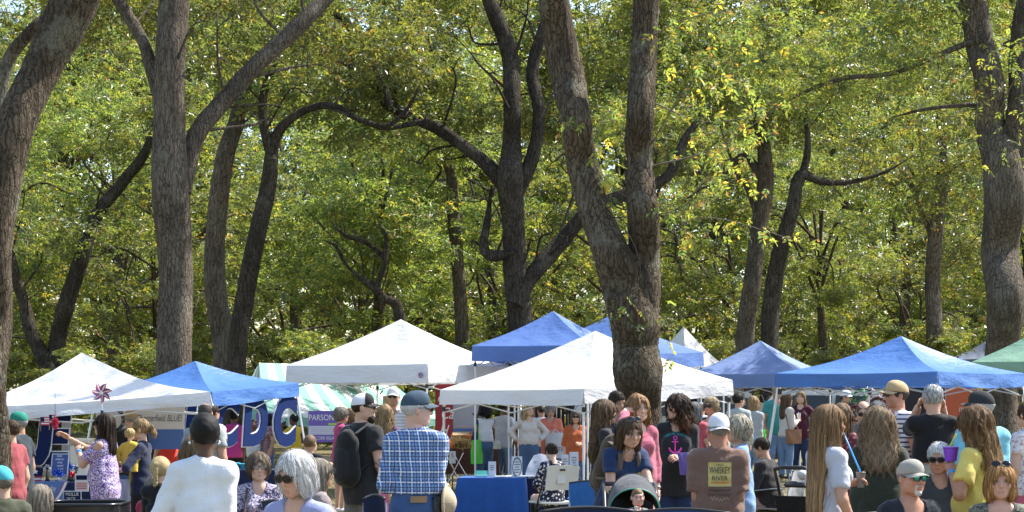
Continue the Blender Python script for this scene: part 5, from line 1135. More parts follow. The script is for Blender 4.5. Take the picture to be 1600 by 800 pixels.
# --- around the big tree
P_['longbrown'] = person('woman with long wavy brown hair in profile, left of the big tree', 943, 625, 152, 98, fat=.25, skin=FAIR, hair=('wavy', (.12, .078, .045), .42), top=dict(mat=C('charcoal_top', .03, .03, .035), sl=1.2), bottom=JEAN_D, glasses=('clear',), arms=('hold', 'hold'), shoe=SHOE)
P_['bowedman'] = person('man with dark hair bowing his head beside the big tree', 963, 611, 138, 15, 'm', fat=.3, skin=TAN, hair=('short', DBRN, 0), top=dict(mat=C('navy_shirt', .02, .03, .07), neck='polo'), hpitch=16, hyaw=15, hroll=-8, shoe=SHOE)
P_['pinktop'] = person('woman in a dusty pink long-sleeved top with a hand on her head', 996, 617, 165, 22, fat=.35, skin=LIGHT, hair=('wavy', (.30, .17, .08), .14), top=dict(mat=C('dusty_pink', .42, .11, .16), sl=1.75, neck='v', hem=-.09, wr=.016), bottom=JEAN_D, arms=('head', 'down'), hyaw=-2, shoe=SHOE, wrist={'L': plain('watch_band', (.35, .3, .25), .4)})
P_['anchor'] = person('woman in a black anchor-print tee with dark curly hair', 1058, 617, 152, -12, fat=.6, skin=FAIR, hair=('curly', (.04, .024, .016), .18, (.14, .06, .03)), top=dict(mat=C('washed_black_tee', .022, .022, .024), sl=.85, hem=-.12, loose=.02, neck='crew'), bottom=JEAN_D, hyaw=-50, arms=('down', 'hold'), shoe=SHOE)
P_['stroller_w'] = person('woman in a navy polo and brown backpack bending over the stroller', 962, 654, 192, 22, fat=.3, lean=26, skin=FAIR, hair=('long', (.10, .062, .035), .22), top=dict(mat=C('navy_tee', .016, .035, .095), neck='v', hem=-.07), bottom=JEAN, glasses=('sun', (0, .035, .062)), hpitch=14, arms=(((.0, .17, -.26), None), ((-.04, .22, -.22), None)), shoe=SHOE)
P_['baby'] = person('baby with short fair hair sitting in the stroller', 996, 764, 211, 5, child=True, seat=True, seat_z=.575, H=.80, base=0, skin=PINK_, hair=('crop', (.22, .14, .07), 0), top=dict(mat=C('baby_grey', .25, .25, .24), sl=.7), bottom=C('baby_shorts', .2, .2, .25), arms=('lap', 'mouth'), headk=1.05)
P_['whiskey'] = person('man in a brown printed tee and white trucker cap seen from behind', 1122, 646, 216, 174, 'm', fat=.6, skin=(.42, .20, .13), hair=('short', (.30, .28, .26), 0), top=dict(mat=C('brown_tee', .17, .095, .068, 'heather', (.20, .12, .09)), sl=.85, hem=-.12, loose=.016, wr=.016), bottom=JEAN, cap=dict(col=(.70, .70, .76), rev=True, brim=(.7, .7, .76)), hyaw=14, arms=('hold', 'hold'), shoe=SHOE)
P_['lightblue'] = person('woman with frosted wavy hair in a light blue tee beside the brown tee man', 1156, 650, 184, -95, fat=.45, skin=FAIR, hair=('fluffy', (.42, .37, .28), .02), top=dict(mat=C('light_blue_tee', .20, .33, .55), sl=.8, hem=-.09), bottom=JEAN, glasses=('sun',), arms=('down', 'fwd'), shoe=SHOE)
P_['hooded'] = person('seated person in a dark jacket in a grey camp chair', 1206, 682, 128, -118, 'm', seat=True, fat=.5, lean=10, skin=TAN, hair=('short', DBRN, 0), top=dict(mat=C('dark_jacket', .024, .020, .020), sl=1.95, hem=-.06, loose=.02, wr=.018), bottom=BLACKC, arms=('lap', 'lap'), hpitch=14, shoe=SHOE, seat_z=.40)
P_['greylong'] = person('woman with long grey hair and a coral top behind the black tee woman', 1084, 628, 112, 172, fat=.4, skin=FAIR, hair=('long', (.16, .15, .145), .13), top=dict(mat=C('rose_top', .52, .10, .13)), shoe=SHOE)
P_['blondpeek'] = person('blond person half hidden behind the black tee woman', 1068, 630, 98, 150, skin=FAIR, hair=('bob', BLOND, .02), top=dict(mat=C('white_tee', .65, .65, .67)), shoe=SHOE)
P_['lanyard'] = person('person in sunglasses and a black striped shirt behind the white trucker cap', 1112, 621, 110, -35, fat=.4, skin=FAIR, hair=('fluffy', (.36, .28, .17), 0), top=dict(mat=C('black_stripe', .014, .014, .018, 'stripes', (.5, .5, .5)), sl=.7), glasses=('sun',), shoe=SHOE)
P_['pale_shirt'] = person('person in a pale shirt behind the grey haired woman near the tree', 1096, 628, 88, 175, 'm', skin=FAIR, hair=('short', GREYH, 0), top=dict(mat=C('pale_shirt', .5, .53, .62)), shoe=SHOE)
P_['sweater_a'] = person('woman with short black hair in a patterned grey sweater', 1154, 614, 92, 165, fat=.35, skin=FAIR, hair=('short', BLK, 0), top=dict(mat=C('grey_pattern_knit', .26, .30, .32, 'heather', (.5, .52, .5)), sl=1.9), hyaw=-40, bottom=JEAN, shoe=SHOE)
P_['sweater_b'] = person('woman with a blond bob in a mottled grey sweater', 1177, 619, 90, 150, fat=.35, skin=FAIR, hair=('bob', (.33, .22, .11), .01), top=dict(mat=C('mottled_knit', .22, .27, .31, 'heather', (.44, .46, .46)), sl=1.9), arms=('hold', 'hold'), bottom=JEAN_L, shoe=SHOE)
P_['tealman'] = person('man in a teal tee, tan cap and mirrored sunglasses', 1213, 602, 81, 10, 'm', fat=.3, skin=TAN, hair=('short', BRN_H, 0), top=dict(mat=C('teal_tee', .06, .30, .29)), bottom=JEAN_L, cap=dict(col=(.36, .28, .2)), glasses=('mirror',), shoe=SHOE)
P_['ivory'] = person('woman in an ivory sweater and light jeans with a tan handbag', 1229, 614, 82, 120, fat=.2, skin=FAIR, hair=('long', (.13, .08, .045), .30), top=dict(mat=C('ivory_sweater', .66, .60, .52), sl=1.95, hem=-.03, loose=.015), bottom=JEAN_L, arms=('chest', 'chest'), hyaw=-10, shoe=SHOE)
P_['maroon'] = person('woman in a maroon tee with one hand on her hip', 1251, 611, 80, -18, fat=.4, skin=LIGHT, hair=('long', (.30, .19, .10), .14), top=dict(mat=C('maroon_tee', .075, .012, .028), neck='v', hem=-.08), bottom=JEAN_D, arms=('relax', 'hip'), shoe=SHOE)
# --- right side
P_['straight'] = person('girl with very long straight light brown hair and a pale grey tee', 1293, 632, 240, 112, fat=.05, skin=(.52, .28, .19), hair=('long', (.22, .13, .065), .56, (.36, .22, .11)), top=dict(mat=C('pale_heather_tee', .50, .51, .58), sl=.75, hem=-.09), bottom=JEAN_L, arms=('relax', ((-.05, .115, -.115), (.5, -.1, -1))), shoe=SHOE)
P_['curlgrey'] = person('woman with wavy grey-brown hair in a dark olive top seen from behind', 1372, 638, 224, 178, fat=.75, skin=FAIR, hair=('curly', (.24, .165, .095), .25, (.30, .22, .14)), top=dict(mat=C('dark_olive_top', .035, .042, .026), sl=1.1, loose=.016, hem=-.1), bottom=BLACKC, glasses=('sun', (0, .03, .062)), arms=('hold', 'hold'), shoe=SHOE)
P_['balding'] = person('balding man in sunglasses and a grey tee looking down', 1347, 626, 140, 12, 'm', fat=.4, skin=FAIR, hair=('bald', (.12, .085, .06), 0), top=dict(mat=C('grey_tee', .13, .135, .15)), glasses=('sun',), hpitch=20, hyaw=-22, arms=('fwd', 'fwd'), stubble=.25, shoe=SHOE)
P_['capnavy'] = person('man in a white cap and navy tee under the bright blue canopy', 1320, 610, 86, 60, 'm', fat=.4, skin=TAN, hair=('short', DBRN, 0), top=dict(mat=C('slate_navy_tee', .03, .05, .085)), cap=dict(col=(.74, .74, .74)), glasses=('sun',), beard=((.08, .07, .06), 1, 'goatee'), arms=('down', 'fwd'), shoe=SHOE)
P_['maroonfloral'] = person('person in a maroon floral top behind the long haired girl', 1314, 630, 172, 150, fat=.4, skin=FAIR, hair=('long', LBRN, .18), top=dict(mat=C('maroon_floral', .12, .03, .04, 'floral', (.45, .16, .16)), sl=.95), arms=('down', ((.10, .14, -.22), None)), shoe=SHOE)
P_['stripepolo'] = person('man in a tan cap and white striped polo facing left', 1403, 595, 160, -62, 'm', fat=.3, skin=(.50, .25, .17), hair=('short', (.06, .05, .045), 0), top=dict(mat=C('white_stripe_polo', .70, .70, .74, 'stripes', (.05, .06, .14)), neck='polo', collar=plain('white_collar', (.7, .7, .72), .8)), bottom=KHAKI, cap=dict(col=(.50, .36, .20)), glasses=('sun',), hyaw=-14, stubble=.15, shoe=SHOE)
P_['blackpolo'] = person('grey haired man in a black polo raising both hands to his face', 1458, 600, 165, 178, 'm', fat=.5, skin=FAIR, hair=('short', (.42, .42, .42), 0), top=dict(mat=C('black_polo', .010, .010, .012), neck='polo', sl=.8, hem=.075), bottom=C('stone_trousers', .36, .32, .26), arms=(((-.03, .085, .085), (.25, .6, -1)), ((-.03, .085, .085), (.25, .6, -1))), shoe=SHOE)
P_['cyan'] = person('man in a sky blue polo and charcoal cap behind the yellow tee woman', 1534, 611, 196, -158, 'm', fat=.62, skin=(.50, .25, .17), hair=('short', (.48, .47, .45), 0), top=dict(mat=C('sky_polo', .20, .52, .66), neck='polo', sl=.85, hem=-.12), bottom=C('tan_shorts', .32, .27, .2), cap=dict(col=(.035, .037, .04)), hyaw=32, arms=('hold', 'down'), legs=1.0, shoe=SHOE)
P_['yellow_w'] = person('woman in a yellow tee with wavy highlighted hair raising a purple cup', 1527, 636, 232, -125, fat=.45, skin=(.46, .24, .15), hair=('wavy', (.15, .085, .04), .26, (.32, .20, .09)), top=dict(mat=C('yellow_tee', .68, .55, .14), sl=.7, loose=.016, hem=-.09), bottom=JEAN, arms=('down', ((-.01, .085, -.06), (.5, .2, -1))), hpitch=6, wrist={'L': WRIST}, shoe=SHOE)
P_['whitehair'] = person('older man with white hair and glasses seated in a dark grey tee', 1466, 690, 196, 0, 'm', True, .4, skin=(.46, .24, .16), hair=('short', (.66, .65, .62), 0), top=dict(mat=C('charcoal_tee', .045, .047, .05)), glasses=('sun',), hyaw=-22, hpitch=10, arms=('lap', 'lap'), seat_z=.47)
P_['greycap'] = person('man in a grey cap and mirrored sunglasses with a white goatee', 1421, 718, 238, 22, 'm', True, .5, skin=(.50, .26, .18), hair=('short', (.25, .22, .2), 0), top=dict(mat=C('ink_tee', .014, .019, .030), neck='scoop'), cap=dict(col=(.34, .33, .29)), glasses=('mirror',), beard=((.55, .53, .5), .8, 'goatee'), hyaw=6, arms=('lap', 'lap'))
P_['bangs'] = person('woman with strawberry blond layered hair seated at the bottom right', 1563, 724, 240, -10, 'f', True, .5, skin=PINK_, hair=('bob', (.42, .23, .09), .03), top=dict(mat=C('sage_print', .20, .21, .16, 'paisley', (.06, .06, .05)), neck='scoop', sl=.8), glasses=('sun', (0, .03, .060)), arms=('lap', 'lap'))
P_['edge'] = person('person in a white print shirt cut by the right edge', 1607, 628, 165, -150, fat=.6, skin=FAIR, hair=('short', BRN_H, 0), top=dict(mat=C('white_print', .68, .66, .68, 'floral', (.45, .3, .35))), bottom=C('rose_shorts', .5, .12, .2), legs=1.0, shoe=SHOE)
# ================================================================ stalls, furniture and things people carry
def root_at(name, px, d, label, cat, group=None, z=None, rz=0):
    x = X(px, d); return empty(name, (x, d, gz(x, d) if z is None else z), rz, label, cat, group)
def drape(w_, l_, h_, z0=.04, seed=0, amp=.025, over=.01):
    """tablecloth: top and folded skirt, centred at origin"""
    rng = np.random.default_rng(seed); hw_, hl = w_ / 2 + over, l_ / 2 + over; per = []
    n = 22
    for (a, b) in (((-hw_, -hl), (hw_, -hl)), ((hw_, -hl), (hw_, hl)), ((hw_, hl), (-hw_, hl)), ((-hw_, hl), (-hw_, -hl))):
        for t in np.linspace(0, 1, n, endpoint=False): per.append([a[0] + (b[0] - a[0]) * t, a[1] + (b[1] - a[1]) * t])
    per = np.array(per + [per[0]]); out = per / np.maximum(np.linalg.norm(per, axis=1, keepdims=True), 1e-6); k = np.arange(len(per)); ph = rng.uniform(0, 6, 3)
    k[-1] = 0
    wv = np.sin(k * .75 + ph[0]) + .6 * np.sin(k * 1.7 + ph[1]); mb = MB(); rows = []
    for r in range(8):
        t = r / 7; off = (.012 if r else 0) + amp * t ** .8 * (wv + 1.2); rows.append(np.column_stack([per + out * off[:, None], np.full(len(per), h_ - (h_ - z0) * t)]))
    mb.grid(np.array(rows)); xs = np.linspace(-hw_, hw_, 10); ys = np.linspace(-hl, hl, 6)
    mb.grid(np.array([[[x, y, h_ + .002 * math.sin(9 * x + 7 * y)] for x in xs] for y in ys])); return mb
def table(px, d, w_, l_, h_, rz, cloth_mat, lab_t, lab_c, seed=0, z0=.04):
    r = root_at('folding_table', px, d, lab_t, 'table', 'stall tables', rz=rz)
    mb = MB(); mb.box((0, 0, h_ - .025), (w_, l_, .03), bev=.006); mb.build('table_top', plain('table_plastic', (.6, .6, .58), .5), r)
    for sx in (-1, 1):
        for sy in (-1, 1): mb = MB(); mb.tube([(sx * (w_ / 2 - .1), sy * (l_ / 2 - .08), h_ - .04), (sx * (w_ / 2 - .1), sy * (l_ / 2 - .06), 0)], .014, 8); mb.build('leg', POLE_G, r, True)
    c = drape(w_, l_, h_, z0, seed).build('tablecloth', cloth_mat, None, True); c.location = r.location; c.rotation_euler = r.rotation_euler
    tag(c, lab_c, 'tablecloth', 'cloths on the stall tables'); return r, c
def camp_chair(px, d, rz, mat, label, sz=.46, w_=.56, name='camp_chair', back=.44):
    r = root_at(name, px, d, label, 'chair', 'folding camp chairs', rz=rz); W = w_ / 2
    # faces -y; seat sags
    P = np.array([[[x, y, sz - .035 * math.cos(x / W * 1.4) - .03 * (y + .22)] for x in np.linspace(-W, W, 9)] for y in np.linspace(-.25, .22, 7)]); mb = MB(); mb.slab(P, (0, 0, -.012)); mb.build('seat', mat, r, True)
    P = np.array([[[x, .22 + .10 * t - .045 * math.cos(x / W * 1.5) + .05, sz + .02 + back * t + .035 * t * math.cos(x / W * 1.3)] for x in np.linspace(-W, W, 13)] for t in np.linspace(0, 1, 9)]); mb = MB(); mb.slab(P, (0, .012, 0)); bk = mb.build('backrest', mat, r, True)
    mb = MB(); mb.tube(P[-1] + np.array([0, .006, .0]), .010, 6); mb.build('binding', BLACKP, bk, True)
    for sx in (-1, 1):
        mb = MB(); P = np.array([[[sx * W + q, y, sz + .20 + .015 * math.sin(y * 9)] for q in (-.035, .035)] for y in np.linspace(-.27, .26, 7)]); mb.slab(P, (0, 0, .012)); a_ = mb.build('armrest', mat, r, True)
        for pts in ([(sx * W, -.25, sz + .2), (sx * W, -.26, .0)], [(sx * W, .33, sz + back), (sx * W, .26, .0)], [(sx * W, -.25, .02), (sx * W * .1, .22, sz - .05)], [(sx * W, .26, .02), (sx * W * .2, -.22, sz - .06)]):
            mb = MB(); mb.tube(pts, .010, 7); mb.build('leg', POLE_G, r, True)
    return r
CH_NAVY = cloth('camp_navy', (.012, .02, .06)); CH_BLUE = cloth('camp_blue', (.02, .055, .20)); CH_BLACK = cloth('camp_black', (.02, .02, .022)); CH_GREY = cloth('camp_grey', (.30, .31, .34))
for key, mat, lab, sz in (('olive', CH_BLACK, 'black camp chair under the olive tee person', .46), ('lowhair', CH_NAVY, 'navy camp chair beside the black bin', .38), ('navyback', CH_BLACK, 'black camp chair behind the white sweater woman', .46), ('redhood', CH_NAVY, 'navy camp chair under the crimson shirt person', .42), ('elder', CH_BLACK, 'camp chair of the older woman with glasses', .46), ('greybob', CH_BLUE, 'blue camp chair of the grey haired woman', .46), ('ashhair', CH_NAVY, 'navy camp chair right behind the grey haired woman', .46), ('whitehair', CH_NAVY, 'navy camp chair of the white haired man', .47), ('greycap', CH_BLACK, 'black camp chair of the grey cap man', .46), ('bangs', CH_NAVY, 'navy camp chair of the strawberry blond woman', .46), ('hooded', CH_GREY, 'grey camp chair of the person in the dark jacket', .40)):
    q = P_[key]; r = camp_chair(800, 10, 0, mat, lab, sz, back=.2 if key in ('olive', 'navyback', 'redhood', 'lowhair') else .40); r.location = (q['x0'], q['y0'], q['g0']); r.rotation_euler = q['o'].rotation_euler
camp_chair(1070, 12.4, R(172), CH_BLUE, 'empty blue camp chair at the bottom edge under the anchor tee woman', .44, .62, back=.49)
camp_chair(905, 12.6, R(186), CH_NAVY, 'empty dark camp chair at the bottom edge left of the stroller', .44, .62, back=.49)
camp_chair(596, 13.6, R(176), CH_NAVY, 'empty navy camp chair beside the plaid shirt man', .46, .15, back=.50)
camp_chair(932, 21.0, R(170), cloth('camp_bright', (.04, .18, .6)), 'bright blue camp chair behind the stroller woman', .40, .5, back=.36)
# ---------------------------------------------------------------- left stall
LT = 21.0
table(100, LT, 1.25, .7, .80, 0, C('navy_tablecloth', .012, .02, .07), 'table at the left stall under the navy cloth', 'navy cloth over the left stall table', 3)
def board(name, label, px0, py0, px1, py1, d, mat, tilt=0, cat='sign', rz=0, edge=None, t_=.012, stand=True):
    """upright board by its picture box at distance d"""
    c = at((px0 + px1) / 2, (py0 + py1) / 2, d); w_, h_ = abs(px1 - px0) * d / FPX, abs(py1 - py0) * d / FPX
    r = empty(name, (c[0], c[1], c[2] - h_ / 2), rz, label, cat); u = np.array([1, 0, 0]); v = np.array([0, math.sin(tilt), math.cos(tilt)])
    fr = frame(u, v, (0, 0, h_ / 2)); mb = MB(); panel(mb, fr, w_, h_, t_); mb.build('panel', mat, r)
    if edge is not None:
        mb = MB(); e = min(w_, h_) * .05
        for (cx, cy, sx, sy) in ((0, h_ / 2 - e / 2, w_, e), (0, -h_ / 2 + e / 2, w_, e), (-w_ / 2 + e / 2, 0, e, h_ - 2 * e), (w_ / 2 - e / 2, 0, e, h_ - 2 * e)):
            q = MB().box((cx, cy, .002), (sx, sy, .006)); mb.add(fr(np.concatenate(q.v)), q.f)
        mb.build('frame', edge, r)
    return r, fr, w_, h_
def txt(r, fr, s, x, y, size, mat, **k): return lettering('lettering', s, fr, size, mat, r, (x, y, .006), **k)
def rect(name, r, fr, x, y, w_, h_, mat, z=.003):
    q = MB().box((x, y, z), (w_, h_, .004)); return obj(name, fr(np.concatenate(q.v)), q.f, mat, r, False)
TABZ = .80; dfr = LT - .37
r, fr, w_, h_ = board('banner', 'blue registration banner with a red and white swoosh on the left table front', 42, 752, 100, 783, dfr - .06, plain('banner_blue', (.10, .20, .48), .5))
txt(r, fr, 'istration Today', -.04, .03, .055, INK_W, shear=.15, sx=.62)
V = []; 
a = np.linspace(0, 1, 12)
for nm, o_, m_ in (('red_swoosh', 0, INK_R), ('white_swoosh', .03, INK_W)):
    P = np.array([[[w_ * (.16 + .34 * t) + o_ * .3 + q * .03, -h_ / 2 + h_ * (t ** 1.6) * .95 + q * .002, .004 + o_ * .05] for q in (0, 1)] for t in a]); mb = MB(); mb.grid(P); obj(nm, fr(np.concatenate(mb.v)), mb.f, m_, r, False)
r, fr, w_, h_ = board('framed_sign', 'tilted blue framed sign with white writing on the left table', 80, 708, 107, 744, LT - .15, plain('sign_blue', (.035, .07, .22), .4), .35, edge=plain('sign_silver', (.5, .5, .5), .4))
for i, s_ in enumerate(('MAKE', 'AMERICA', 'KIND', 'AGAIN', 'TODAY', 'VOTE')): txt(r, fr, s_, .005 * i - .01, .095 - .037 * i, .019, INK_W, sx=.8)
r, fr, w_, h_ = board('yard_sign', 'navy and white yard sign with two lines of name lettering', 99, 767, 127, 786, dfr - .12, WHITEB); rect('field', r, fr, 0, 0, w_ * .92, h_ * .86, NAVY); txt(r, fr, 'MOLLIE', 0, .028, .034, INK_W, sx=.85); txt(r, fr, 'JACK', -.01, -.022, .034, INK_W, sx=.85)
r, fr, w_, h_ = board('yard_sign', 'white sign with navy header and a striped flag picture on the left table front', 117, 740, 138, 768, dfr - .10, WHITEB); rect('header', r, fr, 0, h_ * .28, w_ * .8, h_ * .25, NAVY)
for i in range(4): rect('flag_stripe', r, fr, .0, -.005 - i * .02, w_ * .8, .008, INK_R)
r, fr, w_, h_ = board('banner', 'white stall banner with a blue lower band and a dark ring logo', 150, 634, 287, 702, 24.9, plain('banner_white', (.56, .56, .57), .6)); rect('lower_band', r, fr, 0, -h_ * .27, w_, h_ * .46, plain('banner_band', (.06, .13, .38), .5)); txt(r, fr, 'ng Chesterfield BLUE!', .20, .12, .085, INK_G, shear=.2, sx=.62)
a = np.linspace(0, 2 * np.pi, 33); mb = MB(); mb.grid(np.array([[[.17 * q * math.cos(t) - .36, .17 * q * math.sin(t) + .10, .005] for t in a] for q in (.74, 1.0)])); obj('ring_logo', fr(np.concatenate(mb.v)), mb.f, plain('ring_ink', (.03, .035, .05), .5), r, False)
for i, ch in enumerate('CHESTERFIELD'):
    t = R(205 - i * 20.5); V, F = text_np(ch, .026); c0, s0 = math.cos(t - math.pi / 2), math.sin(t - math.pi / 2); V = V @ np.array([[c0, s0, 0], [-s0, c0, 0], [0, 0, 1]]) + [.148 * math.cos(t) - .36, .148 * math.sin(t) + .10, .008]; obj('ring_letter', fr(V), F, INK_W, r, False)
# small table decorations
def tinsel(px, py, d, rad, mat, label, base_mat=None):
    c = at(px, py, d); r = empty('tinsel_centrepiece', (c[0], c[1], TABZ), 0, label, 'decoration', 'table decorations'); rng = np.random.default_rng(int(px)); mb = MB(); z = c[2] - TABZ
    for i in range(70):
        q = nrm(rng.normal(0, 1, 3)); e = np.array([0, 0, z]) + q * rad * rng.uniform(.6, 1); mb.tube([(0, 0, z), e], [.004, .003], 4)
    mb.build('tinsel', mat, r); mb = MB(); mb.tube([(0, 0, 0), (0, 0, .04), (0, 0, z)], [.03, .02, .006], 8); mb.build('stem', base_mat or BLACKP, r, True)
TB = plain('tinsel_blue', (.02, .08, .45), .2, .6); TR = plain('tinsel_red', (.5, .02, .03), .2, .6); TS = plain('tinsel_silver', (.5, .5, .52), .25, .8)
tinsel(90, 740, LT - .28, .075, TB, 'shiny blue tinsel piece in front of the tilted sign', TS); tinsel(109, 730, LT - .1, .06, TB, 'shiny blue tinsel piece right of the tilted sign'); tinsel(113, 742, LT - .25, .045, TR, 'shiny red tinsel piece on the left table'); tinsel(74, 732, LT - .2, .05, TS, 'silver tinsel piece left of the tilted sign'); tinsel(119, 730, LT - .02, .055, TS, 'silver tinsel piece behind the purple top woman')
r = empty('pot', (*at(58, 0, LT - .2)[:2], TABZ), 0, 'small pot painted with a white star and red and white bands', 'pot')
mb = MB(); a = np.linspace(0, 2 * np.pi, 25); prof = [(.045, 0), (.06, .06), (.068, .12), (.07, .15)]
for nm, (lo_, hi_), m_ in (('red_band', (0, .022), INK_R), ('white_band', (.022, .042), INK_W), ('red_band', (.042, .062), INK_R), ('blue_band', (.062, .155), NAVY)):
    rad = lambda z: .045 + .16 * z; mb = MB(); mb.grid(np.array([[[rad(z) * math.cos(t), rad(z) * math.sin(t), z] for t in a] for z in np.linspace(lo_, hi_, 4)])); mb.build(nm, m_, r, True)
def star(R_, r_=None, n=5): r_ = r_ or R_ * .4; return np.array([[(R_ if i % 2 == 0 else r_) * math.sin(math.pi * i / n), (R_ if i % 2 == 0 else r_) * math.cos(math.pi * i / n), 0] for i in range(2 * n)])
obj('star', frame((1, 0, 0), (0, 0, 1), (0, -.066, .11))(star(.032)), [list(range(10))[::-1]], INK_W, r, False)
mb = MB(); mb.ell((0, 0, .15), (.06, .06, .03)); mb.build('soil', plain('soil', (.03, .025, .02), .9), r, True)
# boxes and goods under the left canopy
r = empty('cooler', (*at(121, 0, 24.2)[:2], .62), 0, 'white plastic cooler on a stand under the left canopy', 'cooler'); mb = MB(); mb.box((0, 0, .26), (.34, .3, .5), bev=.03); mb.build('tub', WHITEB, r); mb = MB(); mb.box((0, 0, .55), (.37, .33, .07), bev=.02); mb.build('lid', plain('lid_white', (.7, .71, .72), .4), r)
mb = MB(); mb.box((0, 0, -.33), (.4, .34, .56), bev=.02); mb.build('stand', BLACKP, r)
r = empty('wrapped_post', (*at(103, 0, 22.9)[:2], 0), 0, 'pole wrapped in pale grey cloth between the big E and the cooler', 'post'); mb = MB(); mb.tube([(0, 0, 0), (.01, 0, .5), (0, 0, 1.1), (.01, 0, 1.62)], [.05, .055, .05, .06], 12); mb.build('wrapping', C('grey_wrap', .34, .35, .40), r, True); mb = MB(); mb.tube([(0, 0, 0), (0, 0, 1.7)], .02, 8); mb.build('pole', POLE, r, True)
def flag(px, py, d, wpx, hpx, label):
    c = at(px, py, d); w_, h_ = wpx * d / FPX, hpx * d / FPX; r = empty('small_flag', c, 0, label, 'flag', 'little striped flags'); fr = frame((1, 0, 0), (0, 0, 1), (0, 0, 0))
    for i in range(7): 
        q = MB().box((0, h_ * (.5 - (i + .5) / 7), 0), (w_, h_ / 7, .004)); obj('stripe', fr(np.concatenate(q.v)), q.f, INK_R if i % 2 == 0 else INK_W, r, False)
    q = MB().box((-w_ * .28, h_ * .22, .003), (w_ * .44, h_ * .55, .004)); obj('canton', fr(np.concatenate(q.v)), q.f, NAVY, r, False)
    mb = MB(); mb.tube([(-w_ / 2, 0, h_ * .5), (-w_ / 2, 0, -h_ * 1.2)], .006, 6); mb.build('stick', TWIG, r)
flag(70, 658, 22.0, 13, 13, 'small striped flag in front of the big letter E'); flag(82, 655, 22.05, 10, 14, 'small flag beside the red pompom')
r = empty('pompom', at(86, 661, 21.9), 0, 'fluffy red pompom hanging over the letter E', 'decoration'); rng = np.random.default_rng(4); mb = MB()
for i in range(160):
    q = nrm(rng.normal(0, 1, 3)) * np.array([.045, .045, .075]); mb.tube([q * .2, q * rng.uniform(.8, 1.1)], [.006, .004], 4)
mb.build('fringe', plain('red_fringe', (.55, .03, .08), .7), r); mb = MB(); mb.tube([(0, 0, .05), (0, 0, .35)], .003, 5); mb.build('string', BLACKP, r)
# pinwheel
c = at(159, 614, 21.6); r = empty('pinwheel', c, 0, 'red, white and blue pinwheel in front of the left white canopy', 'pinwheel')
for k in range(7):
    a0 = 2 * math.pi * k / 7 + .2; u = np.array([math.cos(a0), 0, math.sin(a0)]); v = np.array([-math.sin(a0), 0, math.cos(a0)])
    pet = np.array([[(u * t * .125 + v * (math.sin(math.pi * min(t * 1.05, 1)) ** .8) * (.055 * (q - .25)) + np.array([0, -.03 * math.sin(math.pi * t) * q + .0, 0])) for q in np.linspace(0, 1, 5)] for t in np.linspace(.12, 1, 9)])
    for si in range(4):
        mb = MB(); mb.slab(pet[:, si:si + 2], (0, .002, 0)); mb.build('petal_stripe', (INK_R, INK_W, INK_R, plain('petal_blue', (.06, .12, .40), .5))[si], r, True)
obj('star', frame((1, 0, 0), (0, 0, 1), (0, -.035, 0))(star(.035)), [list(range(10))[::-1]], INK_W, r, False); mb = MB(); mb.tube([(0, -.03, 0), (0, .01, 0)], .008, 8); mb.build('hub', BLUEB, r, True)
mb = MB(); mb.tube([(0, .012, 0), (0, .02, -.3), (0, .02, -.62)], .006, 6); mb.build('stick', INK_W, r)
mb = MB(); mb.box((0, .02, -.22), (.03, .03, .05), bev=.005); mb.build('clip', BLACKP, r)
# black bin with bag
d = 14.3; r = root_at('litter_bin', 133, d, 'black perforated litter bin lined with a shiny black bag', 'bin'); w_ = 128 * d / FPX / 2; zt_ = Z(783, d); mb = MB(); a = np.linspace(0, 2 * np.pi, 41)
sq = lambda t, p=.55: (math.copysign(abs(math.cos(t)) ** p, math.cos(t)), math.copysign(abs(math.sin(t)) ** p, math.sin(t)))
mb.grid(np.array([[[w_ * (.86 + .14 * z) * sq(t)[0], w_ * (.86 + .14 * z) * sq(t)[1], zt_ * z] for t in a] for z in np.linspace(0, .97, 6)])); mb.build('tub', BLACKP, r, True)
mb = MB(); mb.tube([(w_ * 1.01 * sq(t)[0], w_ * 1.01 * sq(t)[1], zt_ * .985) for t in a], .012, 8, False); mb.build('rim', plain('bag_black', (.015, .015, .017), .22), r, True); rng = np.random.default_rng(8)
mb = MB(); mb.grid(np.array([[[w_ * (1.02 + .02 * math.sin(t * 9) * q) * sq(t)[0], w_ * (1.02 + .02 * math.sin(t * 9) * q) * sq(t)[1], zt_ * (.99 - .20 * q * (1 + .3 * math.sin(t * 5)))] for t in a] for q in np.linspace(0, 1, 5)])); mb.build('bag', plain('bag_black', (.015, .015, .017), .22), r, True)
for i in range(9):
    for j in range(3): mb = MB(); mb.ell((-w_ * .9 + i * .028, -w_ * .99, zt_ * .955 - j * .026), (.009, .004, .006), 8, 5); mb.build('perforation', plain('perf', (.22, .22, .23), .5), r)
# low table behind the letters
table(385, 27.0, .9, .6, .72, 0, C('navy_tablecloth', .012, .02, .07), 'small table behind the older woman', 'navy cloth over the table behind the older woman', 5)
for px, s_, lab in ((364, .10, 'tall turquoise bowl on the table behind the older woman'), (381, .085, 'flat turquoise bowl on the table behind the older woman')):
    r = empty('bowl', (*at(px, 0, 26.9)[:2], .722), 0, lab, 'bowl', 'turquoise bowls'); mb = MB(); a = np.linspace(0, 2 * np.pi, 21)
    mb.grid(np.array([[[s_ * (.55 + .45 * z) * math.cos(t), s_ * (.55 + .45 * z) * math.sin(t), z * s_ * .9] for t in a] for z in (0, .3, .7, 1)])); mb.grid(np.array([[[s_ * (.5 * q) * math.cos(t), s_ * .5 * q * math.sin(t), .006] for t in a] for q in (1, .02)])); mb.build('wall', plain('turquoise', (.05, .38, .55), .4), r, True); mb = MB(); mb.tube([(s_ * math.cos(t), s_ * math.sin(t), s_ * .9) for t in a], .006, 6, False); mb.build('rim', plain('turquoise', (.05, .38, .55), .4), r, True)
